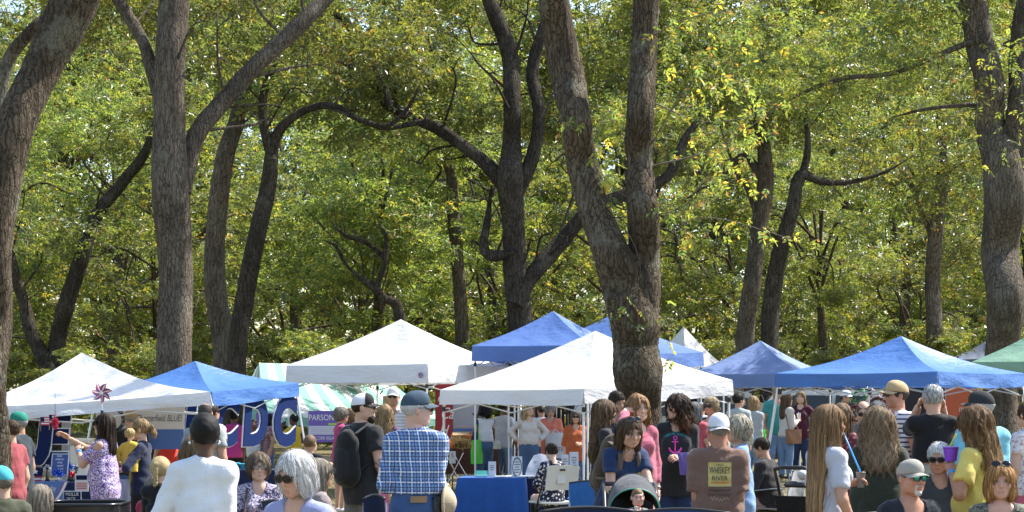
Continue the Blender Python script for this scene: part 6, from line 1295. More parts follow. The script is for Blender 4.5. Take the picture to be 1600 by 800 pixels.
# ---------------------------------------------------------------- banners in the middle
r, fr, w_, h_ = board('banner', 'purple banner with white writing and a lime bar behind the backpack man', 482, 642, 527, 691, 44.0, plain('banner_purple', (.16, .10, .42), .5)); txt(r, fr, 'PARSONS', 0, .20, .13, INK_W, sx=.8); rect('white_block', r, fr, 0, -.085, w_ * .98, .20, plain('block_white', (.6, .6, .68), .5)); rect('lime_bar', r, fr, .22, .055, .2, .05, plain('lime', (.35, .55, .08), .5)); txt(r, fr, 'WELCOME VEGAN', 0, -.27, .075, INK_W, sx=.62)
for i in range(4): rect('print_line', r, fr, -.02, -.03 - i * .04, w_ * .8, .012, plain('print_mauve', (.4, .38, .55), .5), .0055)
for sx in (-1, 1): mb = MB(); mb.tube([(sx * w_ / 2, .02, h_), (sx * w_ / 2, .02, -.75)], .015, 6); mb.build('post', POLE_G, r)
r, fr, w_, h_ = board('banner', 'purple banner strip seen behind the big letter D', 400, 645, 440, 668, 45.0, plain('banner_purple', (.16, .10, .42), .5)); txt(r, fr, 'PARSONS', .1, .0, .13, INK_W, sx=.7)
r, fr, w_, h_ = board('banner', 'tall red banner with white script beside the plaid shirt man', 681, 598, 707, 692, 37.5, plain('banner_red', (.30, .012, .03), .45)); txt(r, fr, 'Ca', .05, -.02, .22, INK_W, shear=.35, sx=.7); txt(r, fr, 'H', -.02, -.35, .2, INK_W, shear=.35, sx=.8)
mb = MB(); mb.tube([fr(np.array([[-.10 + .16 * t, .22 + .1 * math.sin(t * 7), .01]]))[0] for t in np.linspace(0, 1, 10)], np.linspace(.03, .012, 10), 6); mb.build('white_scroll', INK_W, r, True)
for sx in (-1, 1): mb = MB(); mb.tube([(sx * w_ / 2, .02, h_), (sx * w_ / 2, .02, -1.0)], .014, 6); mb.build('post', BLACKP, r)
r, fr, w_, h_ = board('side_wall', 'hazy clear plastic side wall beside the red banner', 708, 630, 757, 690, 38.5, plain('hazy_plastic', (.34, .36, .42), .25)); rect('blue_rail', r, fr, 0, -.15, w_, .04, plain('rail_blue', (.05, .16, .5), .5), .02); rect('goods_shelf', r, fr, 0, -.08, w_ * .9, .06, plain('goods', (.4, .36, .38), .7), .012)
r = root_at('wooden_post', 606, 30.0, 'rough wooden post with a green tag behind the bearded man', 'post'); mb = MB(); mb.box((0, 0, .9), (.15, .12, 1.74), bev=.012); mb.build('post', plain('raw_wood', (.36, .24, .12), .8, var=.3), r); mb = MB(); mb.box((.06, -.065, 1.35), (.05, .01, .12)); mb.build('tag', plain('tag_green', (.05, .3, .1), .5), r)
# pumpkin stall
d = 37.0; r, c = table(733, d, 1.0, .6, .78, R(6), C('lattice_cloth', .10, .045, .03, 'floral', (.03, .015, .012), scale=2.2), 'table of the pumpkin stall under brown lattice cloth', 'brown lattice cloth over the pumpkin table', 7, .30)
def pumpkin(px, py, d, rad, label):
    c = at(px, py, d); r = empty('pumpkin', (c[0], c[1], c[2] - rad * .7), 0, label, 'pumpkin', 'pumpkins on the stall'); a = np.linspace(0, 2 * np.pi, 49); mb = MB()
    mb.grid(np.array([[[rad * math.sin(b) * (1 - .09 * abs(math.sin(4.5 * t))) * math.cos(t), rad * math.sin(b) * (1 - .09 * abs(math.sin(4.5 * t))) * math.sin(t), rad * .7 - rad * .72 * math.cos(b) * (1 - .12 * math.sin(b) ** 8)] for t in a] for b in np.linspace(.02, math.pi - .02, 12)])); mb.build('rind', plain('pumpkin_orange', (.55, .13, .02), .5), r, True)
    mb = MB(); mb.tube([(0, 0, rad * 1.35), (.01, 0, rad * 1.6), (.035, 0, rad * 1.75)], [.02, .014, .012], 6); mb.build('stalk', plain('stalk', (.12, .11, .05), .8), r, True)
for px, py, rad, lab in ((706, 697, .14, 'large orange pumpkin at the left end of the stall'), (698, 690, .08, 'small orange pumpkin beside the large one'), (741, 698, .09, 'orange pumpkin near the woman with the green bag'), (734, 682, .07, 'small orange pumpkin behind the straw'), (693, 704, .07, 'little orange gourd by the plaid sleeve')): pumpkin(px, py, 36.8, rad, lab)
r = empty('straw_bundle', (*at(720, 0, 36.75)[:2], .785), 0, 'bundle of straw and dried leaves between the pumpkins', 'straw'); rng = np.random.default_rng(3); mb = MB()
for i in range(220):
    p = rng.normal(0, 1, 3) * np.array([.11, .06, .05]) + np.array([0, 0, .09]); q = nrm(rng.normal(0, 1, 3) * [1, .6, .6]) * .09; mb.tube([p - q, p + q], .004, 3, False)
mb.build('straw', plain('straw', (.50, .36, .13), .8, var=.4), r); mb = MB(); mb.ell((0, 0, .07), (.15, .09, .075), 14, 8); mb.build('basket', plain('basket', (.14, .07, .035), .8, var=.4), r, True)
r = empty('cardboard_box', (*at(720, 0, 37.2)[:2], .785), R(8), 'open cardboard box behind the straw on the pumpkin stall', 'box'); mb = MB(); mb.box((0, 0, .13), (.36, .22, .26)); mb.build('box_body', plain('cardboard', (.36, .25, .14), .8), r); mb = MB(); mb.box((0, -.16, .27), (.36, .12, .006), M=rotm(0, .4)); mb.build('flap', plain('cardboard', (.36, .25, .14), .8), r)
r, fr, w_, h_ = board('price_card', 'white price card standing below the pumpkins', 702, 705, 712, 724, 36.3, WHITEB); txt(r, fr, '5', 0, .03, .07, INK_R); 
mb = MB()
for a_, b_ in (((-.12, .0, -.05), (.22, 0, -.75)), ((.22, 0, -.05), (-.14, 0, -.75)), ((.05, 0, -.1), (.40, 0, -.70))): mb.tube([a_, b_], .010, 6)
r2 = empty('folding_stand', (*at(706, 0, 36.4)[:2], .76), 0, 'chrome folding stand legs under the pumpkin table', 'stand'); mb.build('crossed_legs', plain('chrome', (.6, .6, .6), .25, .9), r2)
# clothes rack in the dark behind the centre canopy
d = 44.0; r = root_at('clothes_rack', 902, d, 'rack of dark hanging garments behind the rust top woman', 'rack'); mb = MB(); mb.tube([(-1.3, 0, 1.62), (1.3, 0, 1.62)], .018, 8); mb.build('rail', POLE_G, r, True)
for sx in (-1, 1): mb = MB(); mb.tube([(sx * 1.3, 0, 0), (sx * 1.3, 0, 1.62)], .02, 8); mb.build('upright', POLE_G, r, True)
rng = np.random.default_rng(12)
for i in range(26):
    x = -1.22 + i * .098; cl = [(.012, .012, .014), (.02, .02, .03), (.03, .025, .02), (.015, .02, .04), (.10, .10, .12), (.06, .02, .02)][rng.integers(0, 6)]; P = np.array([[[x + .035 * math.sin(u * 3 + i) * (1 - t * .3), (u - .5) * (.22 + .2 * min(1, (1 - t) * 4)), 1.56 - (1 - t) * .85] for u in np.linspace(0, 1, 5)] for t in np.linspace(0, 1, 6)]); mb = MB(); mb.slab(P, (.03, 0, 0)); mb.build('garment', C('garment%d' % (hash(cl) % 97), *cl), r, True)
r, fr, w_, h_ = board('round_sign', 'round white and blue sign hanging behind the rust top woman', 897, 632, 915, 647, 42.5, plain('dark_backing', (.02, .02, .025), .6)); a = np.linspace(0, 2 * np.pi, 25)
for q, m_, zz in ((.125, INK_W, .006), (.10, plain('ring_blue', (.08, .12, .35), .5), .008), (.085, INK_W, .010)): obj('disc', fr(np.column_stack([q * np.cos(a[:-1]), q * np.sin(a[:-1]), np.full(24, zz)])), [list(range(24))], m_, r, False)
# ---------------------------------------------------------------- centre table and chair
d = 25.0; r, c = table(772, d, .85, .68, .69, R(-6), C('bright_blue_cloth', .025, .10, .36), 'front table under the bright blue cloth', 'bright blue cloth draped over the front table', 11)
r, c = table(856, d + .1, .82, .66, .675, R(-3), C('ink_cloth', .010, .014, .045), 'table under the dark cloth beside the white chair', 'dark ink blue cloth over the table by the white chair', 12)
TZ = .695
def card(name, px, py0, py1, wpx, d, label, lines, oval=False):
    c0 = at(px, (py0 + py1) / 2, d); h_ = (py1 - py0) * d / FPX; r = empty(name, (c0[0], c0[1], c0[2] - h_ / 2), 0, label, 'sign', 'cards on the front tables'); w_ = wpx * d / FPX; tl = .14; fr = frame((1, 0, 0), (0, math.sin(tl), math.cos(tl)), (0, 0, h_ / 2)); mb = MB(); panel(mb, fr, w_, h_, .006); mb.build('card', plain('card_white', (.62, .63, .66), .5), r)
    if oval:
        a = np.linspace(0, 2 * np.pi, 33); mb = MB(); mb.grid(np.array([[[w_ * .46 * q * math.cos(t), h_ * .46 * q * math.sin(t), .005] for t in a] for q in (.86, 1.0)])); obj('oval_border', fr(np.concatenate(mb.v)), mb.f, plain('oval_dark', (.03, .06, .06), .5), r, False)
    for i in range(lines): rect('print_line', r, fr, 0, h_ * (.24 - i * .12), w_ * (.5 + .12 * math.sin(i * 2.3)), h_ * .035, INK_G, .004)
    mb = MB(); mb.box((0, .05, h_ * .25), (w_ * .8, .004, h_ * .55), M=None); mb.build('prop', plain('card_white', (.62, .63, .66), .5), r)
card('leaflet_card', 769, 721, 747, 12, d - .1, 'plain white card standing on the bright blue cloth', 3); card('oval_sign', 808, 713, 747, 16, d - .05, 'white sign with a dark oval border on the front table', 5, True); card('leaflet_card', 897, 706, 740, 14, d + .2, 'white and pink leaflet stand right of the seated floral woman', 4); card('leaflet_card', 883, 710, 738, 11, d + .35, 'small white card beside the leaflet stand', 2)
r = empty('paper_tray', (*at(752, 0, d)[:2], TZ), 0, 'small mint green tray on the bright blue cloth', 'tray'); mb = MB(); mb.box((0, 0, .012), (.16, .12, .02), bev=.004); mb.build('base', plain('mint', (.18, .52, .45), .5), r); mb = MB(); mb.box((0, .055, .04), (.16, .012, .07)); mb.build('back_rim', plain('mint', (.18, .52, .45), .5), r)
for i, (px, w_, l_) in enumerate(((785, .20, .14), (822, .24, .18), (795, .1, .15))):
    r = empty('paper_stack', (*at(px, 0, d - .12 + i * .07)[:2], TZ), R(10 - 12 * i), ('flat stack of white papers beside the oval sign', 'white papers right of the oval sign', 'single white leaflet near the oval sign')[i], 'papers', 'papers on the tables')
    mb = MB()
    for k in range(3): mb.box((.006 * k, .004 * k, .003 + .004 * k), (w_, l_, .003), rz=.06 * k)
    mb.build('sheets', INK_W, r)
r = empty('plastic_cover', (*at(838, 0, d + .05)[:2], .68), R(-8), 'sloping sheet of clear plastic over goods beside the seated woman', 'cover'); P = np.array([[[-.14 + .27 * u + .10 * t, -.1 + .16 * t, .30 * t ** .7 + .012 * math.sin(9 * u + 5 * t)] for u in np.linspace(0, 1, 9)] for t in np.linspace(0, 1, 9)]); mb = MB(); mb.slab(P, (0, .006, 0)); mb.build('sheet', plain('hazy_sheet', (.45, .46, .52), .2, var=.25), r, True); mb = MB(); mb.box((.07, .06, .12), (.2, .12, .22), bev=.01); mb.build('goods_box', plain('goods', (.4, .36, .38), .7), r)
# white folding chair under the floral woman
q = P_['floral']; r = empty('folding_chair', (q['x0'], q['y0'], q['g0']), R(-158), 'white plastic folding chair with dark legs at the front table', 'chair'); CW = plain('chair_white', (.66, .66, .63), .4)
sz = .46; P = np.array([[[x, y, sz - .012 * math.cos(x * 6)] for x in np.linspace(-.22, .22, 7)] for y in np.linspace(-.22, .20, 6)]); mb = MB(); mb.slab(P, (0, 0, -.025)); mb.build('seat', CW, r, True)
P = np.array([[[x, .235 - .05 * math.cos(x * 5) + .05 + .07 * t, .60 + .30 * t - .012 * (abs(x) / .21) ** 6 * t] for x in np.linspace(-.21, .21, 11)] for t in np.linspace(0, 1, 7)]); mb = MB(); mb.slab(P, (0, .02, 0)); bk = mb.build('backrest', CW, r, True); mb = MB(); mb.box((0, .318, .845), (.07, .004, .022)); mb.build('maker_plate', BLACKP, bk); mb = MB(); mb.box((0, .295, .75), (.12, .006, .14), bev=.003); mb.build('raised_panel', CW, bk)
for sx in (-1, 1):
    for pts in ([(sx * .225, .33, .86), (sx * .235, .10, .45), (sx * .235, -.24, .0)], [(sx * .215, -.05, .44), (sx * .215, .30, .0)]): mb = MB(); mb.tube(pts, .012, 8); mb.build('leg', plain('leg_dark', (.05, .05, .055), .4, .5), r, True)
# ---------------------------------------------------------------- right side
def suv(px, d, rz, label, mat, mirror=False):
    r = root_at('parked_car', px, d, label, 'car', 'vehicles parked behind the stalls', rz=rz); L = 4.7; W = .92
    prof = [(-2.35, .45), (-2.33, .95), (-2.2, 1.02), (-1.95, 1.68), (-1.6, 1.76), (.35, 1.76), (.75, 1.66), (1.25, 1.10), (2.1, .98), (2.33, .82), (2.36, .45)]
    P = np.array([[[x, W * s_ * (1 - .14 * max(0, (z - 1.0) / .76)), z] for s_ in (-1, -.9, 0, .9, 1)] for x, z in spline(np.array(prof), 3)]); mb = MB(); mb.grid(P)
    for s_ in (0, 4):
        edge = P[:, s_]; low = edge.copy(); low[:, 2] = np.minimum(.42, edge[:, 2]); mb.grid(np.stack([edge, low]) if s_ else np.stack([low, edge]))
    mb.build('body', mat, r, True); gm = plain('car_glass', (.015, .018, .02), .05)
    for s_ in (-1, 1):
        for xs in (((-1.75, 1.12), (-1.6, 1.62), (-.75, 1.64), (-.7, 1.12)), ((-.62, 1.12), (-.66, 1.64), (.28, 1.64), (.32, 1.12)), ((.40, 1.12), (.38, 1.62), (.62, 1.58), (1.02, 1.14))):
            V = np.array([[x, s_ * (W * (1 - .14 * max(0, (z - 1.0) / .76)) + .012), z] for x, z in xs]); o_ = obj('window', V, [[0, 1, 2, 3] if s_ < 0 else [3, 2, 1, 0]], gm, r, False)
        for x in (-1.45, 1.45):
            mb = MB(); a = np.linspace(0, 2 * np.pi, 25); mb.tube([(x, s_ * .72, .34), (x, s_ * .94, .34)], .34, 24); w_ = mb.build('wheel', plain('tyre', (.02, .02, .02), .8), r, True); mb = MB(); mb.tube([(x, s_ * .93, .34), (x, s_ * .955, .34)], .21, 20); mb.build('rim', plain('alloy', (.5, .5, .5), .3, .8), w_)
        mb = MB(); mb.box((2.28, s_ * .68, .82), (.12, .3, .12), bev=.02); mb.build('headlight', plain('lamp_glass', (.7, .7, .7), .1), r); mb = MB(); mb.box((-2.3, s_ * .78, 1.1), (.1, .16, .4), bev=.02); mb.build('taillight', plain('lamp_red', (.4, .02, .02), .2), r)
    V = np.array([[.80, -.72, 1.62], [.80, .72, 1.62], [1.24, .8, 1.13], [1.24, -.8, 1.13]]) + [.03, 0, .02]; obj('windscreen', V, [[0, 3, 2, 1]], gm, r, False)
    mb = MB(); mb.box((2.36, 0, .55), (.1, 1.7, .22), bev=.03); mb.build('bumper', plain('bumper', (.1, .1, .1), .6), r)
    for s_ in (-1, 1): mb = MB(); mb.tube([(-1.6, s_ * .68, 1.79), (.2, s_ * .68, 1.79)], .022, 6); mb.build('roof_rail', BLACKP, r, True)
    return r
suv(1258, 47, R(170), 'white estate car parked behind the maroon tee woman', plain('car_white', (.68, .69, .70), .25)); suv(1120, 51, R(8), 'silver car parked in the shade behind the sweater women', plain('car_silver', (.42, .43, .45), .25, .5))
r, fr, w_, h_ = board('banner', 'rust orange banner with pale script behind the grey haired man', 1478, 606, 1528, 692, 29.8, plain('banner_orange', (.42, .075, .02), .5)); txt(r, fr, 'mpe', .05, .1, .10, plain('pale_script', (.6, .45, .38), .6), sx=.8)
for sx in (-1, 1): mb = MB(); mb.tube([(sx * w_ / 2, .02, h_), (sx * w_ / 2, .02, -.98)], .014, 6); mb.build('post', POLE_G, r)
r, fr, w_, h_ = board('side_wall', 'dark cloth wall hanging behind the tan cap man', 1395, 606, 1478, 690, 29.9, C('dark_wall', .03, .028, .03))
def wreath(px, py, d, rad, cols, label, seed):
    c = at(px, py, d); r = empty('wreath', c, 0, label, 'wreath', 'wreaths hanging in the stall'); rng = np.random.default_rng(seed); P = []
    a = rng.uniform(0, 2 * np.pi, 150); V = []; 
    for k, cl in enumerate(cols):
        q = rng.uniform(0, 2 * np.pi, 90); cc = np.stack([rad * np.cos(q) + rng.normal(0, rad * .2, 90), rng.normal(0, .03, 90), rad * np.sin(q) + rng.normal(0, rad * .2, 90)], 1); v, f, col = sprays(cc, 5, rad * .16, rng, 0, 0, .1, .8); obj('leaves', v, f, plain('wreath_%d' % (hash(cl) % 97), cl, .6), r, False)
    mb = MB(); t = np.linspace(0, 2 * np.pi, 25); mb.tube(np.stack([rad * np.cos(t), 0 * t, rad * np.sin(t)], 1), rad * .14, 8, False); mb.build('ring', plain('vine', (.07, .045, .025), .9), r, True)
    mb = MB(); mb.tube([(0, 0, rad), (0, 0, rad + .3)], .004, 5); mb.build('cord', BLACKP, r)
wreath(1343, 621, 30.5, .10, [(.03, .30, .10), (.05, .4, .15)], 'bright green wreath above the white cap man', 1); wreath(1342, 646, 30.4, .13, [(.35, .02, .04), (.25, .02, .03), (.3, .2, .05)], 'red flower wreath behind the balding man', 2); wreath(1372, 638, 30.4, .16, [(.55, .55, .58), (.45, .45, .5), (.3, .03, .05)], 'pale silver wreath beside the tan cap man', 3); wreath(1385, 655, 30.2, .12, [(.22, .02, .04), (.18, .03, .05)], 'dark red wreath low beside the striped polo man', 4); wreath(1490, 612, 33, .12, [(.06, .01, .02), (.1, .02, .03)], 'dark red wreath under the blue canopy corner', 5)
# hanging bags under the periwinkle canopy
for i, (px, py, cl, lab) in enumerate(((1153, 608, (.45, .38, .30), 'beige cloth hanging under the periwinkle canopy'), (1182, 622, (.03, .03, .035), 'black bag hanging beside the white one'), (1187, 628, (.55, .50, .42), 'white and tan bag hanging under the periwinkle canopy'))):
    c = at(px, py, 39.5); r = empty('hanging_bag', c, 0, lab, 'bag', 'bags hung up for sale'); P = np.array([[[(-.16 + .32 * u) * (.75 + .3 * t), -.03 * math.sin(math.pi * u), -.32 * t + .02 * math.sin(u * 6)] for u in np.linspace(0, 1, 7)] for t in np.linspace(0, 1, 6)]); mb = MB(); mb.slab(P, (0, .06, 0)); mb.build('bag_body', C('hang_%d' % i, *cl), r, True); mb = MB(); mb.tube([(-.1, .02, 0), (-.05, .02, .14), (.05, .02, .14), (.1, .02, 0)], .008, 6); mb.build('handle', C('hang_%d' % i, *cl), r, True)
# ---------------------------------------------------------------- strollers
def wheel4(r, pts, rad):
    for (x, y) in pts:
        mb = MB(); t = np.linspace(0, 2 * np.pi, 21); mb.tube([(x, y + rad * math.cos(q), rad + rad * math.sin(q) * .96) for q in t], .02, 8, False); w_ = mb.build('wheel', BLACKP, r, True); mb = MB(); mb.tube([(x - .02, y, rad), (x + .02, y, rad)], rad * .5, 12); mb.build('hub', POLE_G, w_)
d = 14.5; r = root_at('stroller', 989, d, 'grey hooded baby stroller with teal trim in front of the bending woman', 'stroller'); HG = cloth('hood_grey', (.075, .078, .085)); cz = Z(800, d); top_ = Z(741, d); hh_ = top_ - cz + .02; wx = .195
def hood(b0, b1, sc_, n=13): return np.array([[[wx * sc_ * math.cos(a_), .02 + .34 * sc_ * math.sin(b) * (.35 + .65 * math.sin(a_)) - .12, cz - .02 + hh_ * sc_ * math.sin(a_) ** .8 * math.cos((b - .45) * .9)] for a_ in np.linspace(.02, math.pi - .02, 25)] for b in np.linspace(b0, b1, n)])
mb = MB(); mb.grid(hood(-.45, 1.7, 1.0)); mb.build('hood', HG, r, True); mb = MB(); mb.grid(hood(-.45, 1.7, .955)[::-1]); mb.build('hood_lining', cloth('lining_black', (.012, .012, .013)), r, True)
rim = hood(-.45, 1.7, .985)[0]; mb = MB(); mb.tube(rim, .006, 8, False); mb.build('hood_trim', plain('teal_trim', (.08, .30, .24), .5), r, True); mb = MB(); mb.tube(hood(.5, 1.7, 1.005)[0], .006, 6, False); mb.build('hood_seam', BLACKP, r, True)
mb = MB(); P = np.array([[[x, .16 - .02 * math.cos(x * 7) + .10 * t, .53 + .45 * t] for x in np.linspace(-.17, .17, 7)] for t in np.linspace(0, 1, 6)]); mb.slab(P, (0, .03, 0)); mb.build('seat_back', cloth('lining_black', (.012, .012, .013)), r, True); mb = MB(); mb.box((0, 0.0, .525), (.34, .34, .05), bev=.02); mb.build('seat', cloth('lining_black', (.012, .012, .013)), r)
for sx in (-1, 1):
    mb = MB(); mb.tube([(sx * .2, -.38, .13), (sx * .2, 0, .5), (sx * .2, .35, .95), (sx * .2, .5, 1.02)], .014, 8); mb.build('frame_tube', BLACKP, r, True); mb = MB(); mb.tube([(sx * .2, .30, .13), (sx * .2, .02, .52)], .014, 8); mb.build('frame_tube', BLACKP, r, True)
mb = MB(); mb.tube([(-.2, .5, 1.02), (.2, .5, 1.02)], .018, 8); mb.build('handlebar', BLACKP, r, True); wheel4(r, ((-.22, -.38), (.22, -.38), (-.24, .30), (.24, .30)), .12)
mb = MB(); mb.tube([(-.18, -.05, .68), (-.14, -.2, .69), (.14, -.2, .69), (.18, -.05, .68)], .018, 8); mb.build('bumper_bar', BLACKP, r, True)
d = 19.0; r = root_at('stroller', 1252, d, 'black stroller with cup tray left of the long haired girl', 'stroller', rz=R(150)); mb = MB(); mb.box((0, -.02, .84), (.34, .16, .05), bev=.02); mb.build('tray', plain('tray_black', (.03, .03, .032), .5), r)
for sx in (-1, 1):
    mb = MB(); mb.tube([(sx * .09, -.02, .865), (sx * .09, -.02, .88)], .045, 12); mb.build('cup_ring', plain('tray_grey', (.25, .24, .22), .5), r, True)
    mb = MB(); mb.tube([(sx * .2, -.38, .13), (sx * .22, -.05, .6), (sx * .21, .1, .86), (sx * .2, .2, 1.0)], .016, 8); mb.build('frame_tube', BLACKP, r, True); mb = MB(); mb.tube([(sx * .2, .34, .13), (sx * .22, .0, .62)], .016, 8); mb.build('frame_tube', BLACKP, r, True)
mb = MB(); mb.tube([(-.2, .2, 1.0), (-.1, .24, 1.02), (.1, .24, 1.02), (.2, .2, 1.0)], .02, 8); mb.build('handlebar', BLACKP, r, True); wheel4(r, ((-.22, -.38), (.22, -.38), (-.24, .34), (.24, .34)), .12)
P = np.array([[[x, -.25 + .4 * t, .50 + .05 * t - .08 * math.cos(x * 7)] for x in np.linspace(-.2, .2, 7)] for t in np.linspace(0, 1, 5)]); mb = MB(); mb.slab(P, (0, 0, -.02)); mb.build('seat', cloth('lining_black', (.012, .012, .013)), r, True); P = np.array([[[x, .12 + .08 * t, .5 + .24 * t] for x in np.linspace(-.19, .19, 6)] for t in np.linspace(0, 1, 5)]); mb = MB(); mb.slab(P, (0, .02, 0)); mb.build('seat_back', cloth('lining_black', (.012, .012, .013)), r, True)
r = empty('ball', (X(1254, 19.0), 19.0, .89), 0, 'white ball resting on the black stroller tray', 'ball'); mb = MB(); mb.ell((0, 0, .05), (.052, .052, .05), 18, 12); mb.build('skin', plain('ball_white', (.66, .66, .64), .5), r, True); mb = MB(); t = np.linspace(0, 2 * np.pi, 25); mb.tube([(.053 * math.cos(q), .053 * math.sin(q), .05) for q in t], .0015, 5, False); mb.build('seam', plain('seam_grey', (.4, .4, .4), .6), r)
# ---------------------------------------------------------------- carried things (built in the bearer's own frame)
def carried(key, name, label, cat):
    q = P_[key]; r = empty(name, (q['x0'], q['y0'], q['g0']), q['o'].rotation_euler[2], label, cat); return q, r
def sdf_part(prims, lo, hi, h_, name, mat, parent, wr=None, cut=None):
    f = (lambda p: union(prims, p) + (wr(p) if wr else 0)) if cut is None else (lambda p: np.maximum(union(prims, p) + (wr(p) if wr else 0), cut(p))); V, F = nets(f, lo, hi, h_); return obj(name, relax(V, F, 1), F, mat, parent)
def backpack(key, label, mat, mat2, h_, off=(0, 0)):
    q, r = carried(key, 'backpack', label, 'backpack'); H = q['H']; U, Bk = q['U'], q['Bk']; c = q['P'] + U * (.155 + off[0]) * H + Bk * (.115 + off[1]) * H; Rm = np.stack([[1, 0, 0], Bk, U], 1).astype(f32)
    f = lambda v: c + v[0] * np.array([1, 0, 0]) + v[1] * Bk + v[2] * U; g = max(h_, .014)
    lo, hi = c - .42, c + .42
    sdf_part([(lambda p: sd_cone(p, f((0, 0, -.13)), f((0, 0, .12)), .155, .125, .62, Rm), .03)], lo, hi, g, 'main_bag', mat, r, wrinkle(5, .012))
    sdf_part([(lambda p: sd_cone(p, f((0, .062, -.13)), f((0, .055, .0)), .105, .095, .5, Rm), .03)], lo, hi, g, 'front_pocket', mat2, r, wrinkle(6, .010))
    for sg in (-1, 1):
        j = q['J']['L' if sg > 0 else 'R']; S = j['S']; s0 = S + np.array([-sg * .035 * H, 0, .0])
        pts = spline([f((sg * .07, -.02, .19)), s0 + U * .040 * H + Bk * .02 * H, s0 + U * .030 * H - Bk * .035 * H, s0 - U * .05 * H - Bk * .075 * H + np.array([sg * .02, 0, 0]), s0 - U * .11 * H - Bk * .03 * H + np.array([sg * .055, 0, 0]), f((sg * .12, -.03, -.14))], 5); mb = MB(); mb.tube(pts, .024, 8, True, ((0, 0, 1), .35)); mb.build('strap', mat2, r, True)
    mb = MB(); mb.tube([f((-.03, -.03, .22)), f((0, -.02, .26)), f((.03, -.03, .22))], .009, 6); mb.build('grab_loop', mat2, r, True)
backpack('backpack_man', 'black backpack on the bearded man', cloth('pack_black', (.013, .013, .014)), cloth('pack_black2', (.018, .018, .02)), .014)
backpack('stroller_w', 'brown backpack on the woman bending over the stroller', C('pack_brown', .10, .072, .05), C('pack_brown2', .12, .085, .06), .014, (.02, .02))
def tote(key, name, label, cat, c, w_, h_, t_, mat, strap=None, tilt=0.0):
    """c in bearer's frame; w across local x rotated by tilt about z"""
    q, r = carried(key, name, label, cat); M = rotm(tilt); c = np.asarray(c, float); mb = MB(); rows = []
    for k, z in enumerate(np.linspace(0, 1, 7)):
        ww = w_ * (.86 + .14 * z) / 2; tt = t_ / 2 * (1 - .55 * z ** 2); ring = []
        for a_ in np.linspace(0, 2 * np.pi, 25): cx, cy_ = sq(a_, .5); ring.append(c + M @ np.array([cx * ww, cy_ * tt + .01 * math.sin(5 * a_ + k), -h_ + h_ * z]))
        rows.append(ring)
    mb.grid(np.array(rows)); mb.add(np.array(rows[0][:-1]), [list(range(24))[::-1]]); mb.add(np.array(rows[-1][:-1]), [list(range(24))]); mb.build('bag_body', mat, r, True)
    if strap is not None:
        for pts in strap: m2 = MB(); m2.tube(spline(pts, 5), .010, 6, True); m2.build('strap', mat, r, True)
    return q, r
LIME = C('lime_bag', .10, .55, .05)
q = P_['cardigan']; H = q['H']; sR, sL = q['J']['R'], q['J']['L']
tote('cardigan', 'tote_bag', 'lime green tote bag hanging behind the white and navy cardigan woman', 'bag', sL['S'] + np.array([.10, .14, -.20 * H]), .40, .44, .14, LIME, [[sL['S'] + np.array([.05, .10, -.20 * H]), sL['S'] + np.array([.0, 0, .045 * H]), sL['S'] + np.array([.15, .15, -.20 * H])]], .7)
tote('cardigan', 'tote_bag', 'lime green tote bag in front of the white and navy cardigan woman', 'bag', sR['S'] + np.array([-.10, -.24, -.12 * H]), .36, .44, .12, LIME, [[sR['S'] + np.array([-.05, -.15, -.13 * H]), sR['S'] + np.array([.0, 0, .045 * H]), sR['S'] + np.array([-.15, -.25, -.12 * H])]], .9)
tote('cardigan', 'waist_bag', 'cream waist bag on the hip of the cardigan woman', 'bag', q['P'] + np.array([-.16, .10, .06 * H]), .24, .15, .10, C('cream_bag', .6, .56, .46), None, -.8)
q = P_['coral']; H = q['H']; tote('coral', 'shopping_bag', 'white plastic shopping bag with dark lettering held by the coral tee woman', 'bag', q['J']['L']['W'] + np.array([.10, -.14, -.0]), .46, .46, .18, plain('bag_white', (.62, .62, .64), .4), [[q['J']['L']['W'] + np.array([.02, -.12, -.01]), q['J']['L']['W'] + np.array([.04, -.08, .06]), q['J']['L']['W'] + np.array([.16, -.14, -.01])]]); rr = [o for o in sc.objects if o.name.startswith('shopping_bag')][0]; V, F = text_np('DBATH', .075, sx=.9); obj('lettering', frame((1, 0, 0), (0, 0, 1), q['J']['L']['W'] + np.array([.10, -.245, -.30]))(V), F, INK_G, rr, False)
q = P_['ivory']; H = q['H']; j = q['J']['R']; tote('ivory', 'handbag', 'tan leather handbag on the hip of the ivory sweater woman', 'bag', q['P'] + np.array([-.19, -.02, .06 * H]), .34, .27, .11, plain('tan_leather', (.28, .12, .05), .5), [[q['P'] + np.array([-.21, .1, .05 * H]), q['Nk'] + np.array([-.02, .06, -.02]), q['Nk'] + np.array([.05, -.02, .0]), q['P'] + np.array([-.19, -.14, .05 * H])]], 1.4)
q = P_['elder']; H = q['H']; tote('elder', 'handbag', 'brown leather handbag in the lap of the older woman', 'bag', q['P'] + np.array([-.06, -.24, .16]), .28, .20, .12, plain('brown_leather', (.06, .030, .02), .45), [[q['P'] + np.array([-.15, -.24, .14]), q['J']['R']['S'] + np.array([.03, -.06, .03]), q['J']['R']['S'] + np.array([.03, .04, .03]), q['P'] + np.array([-.14, .12, .1])]])
q = P_['sweater_b']; tote('sweater_b', 'tote_bag', 'small lime green bag held by the mottled sweater woman', 'bag', q['J']['R']['W'] + np.array([-.02, .0, .02]), .20, .30, .06, LIME, None, .8)
q = P_['anchor']; tote('anchor', 'tote_bag', 'purple soft bag beside the black anchor tee woman', 'bag', q['J']['L']['W'] + np.array([.18, -.18, .06]), .34, .22, .18, C('purple_bag', .16, .11, .36), None, .2)
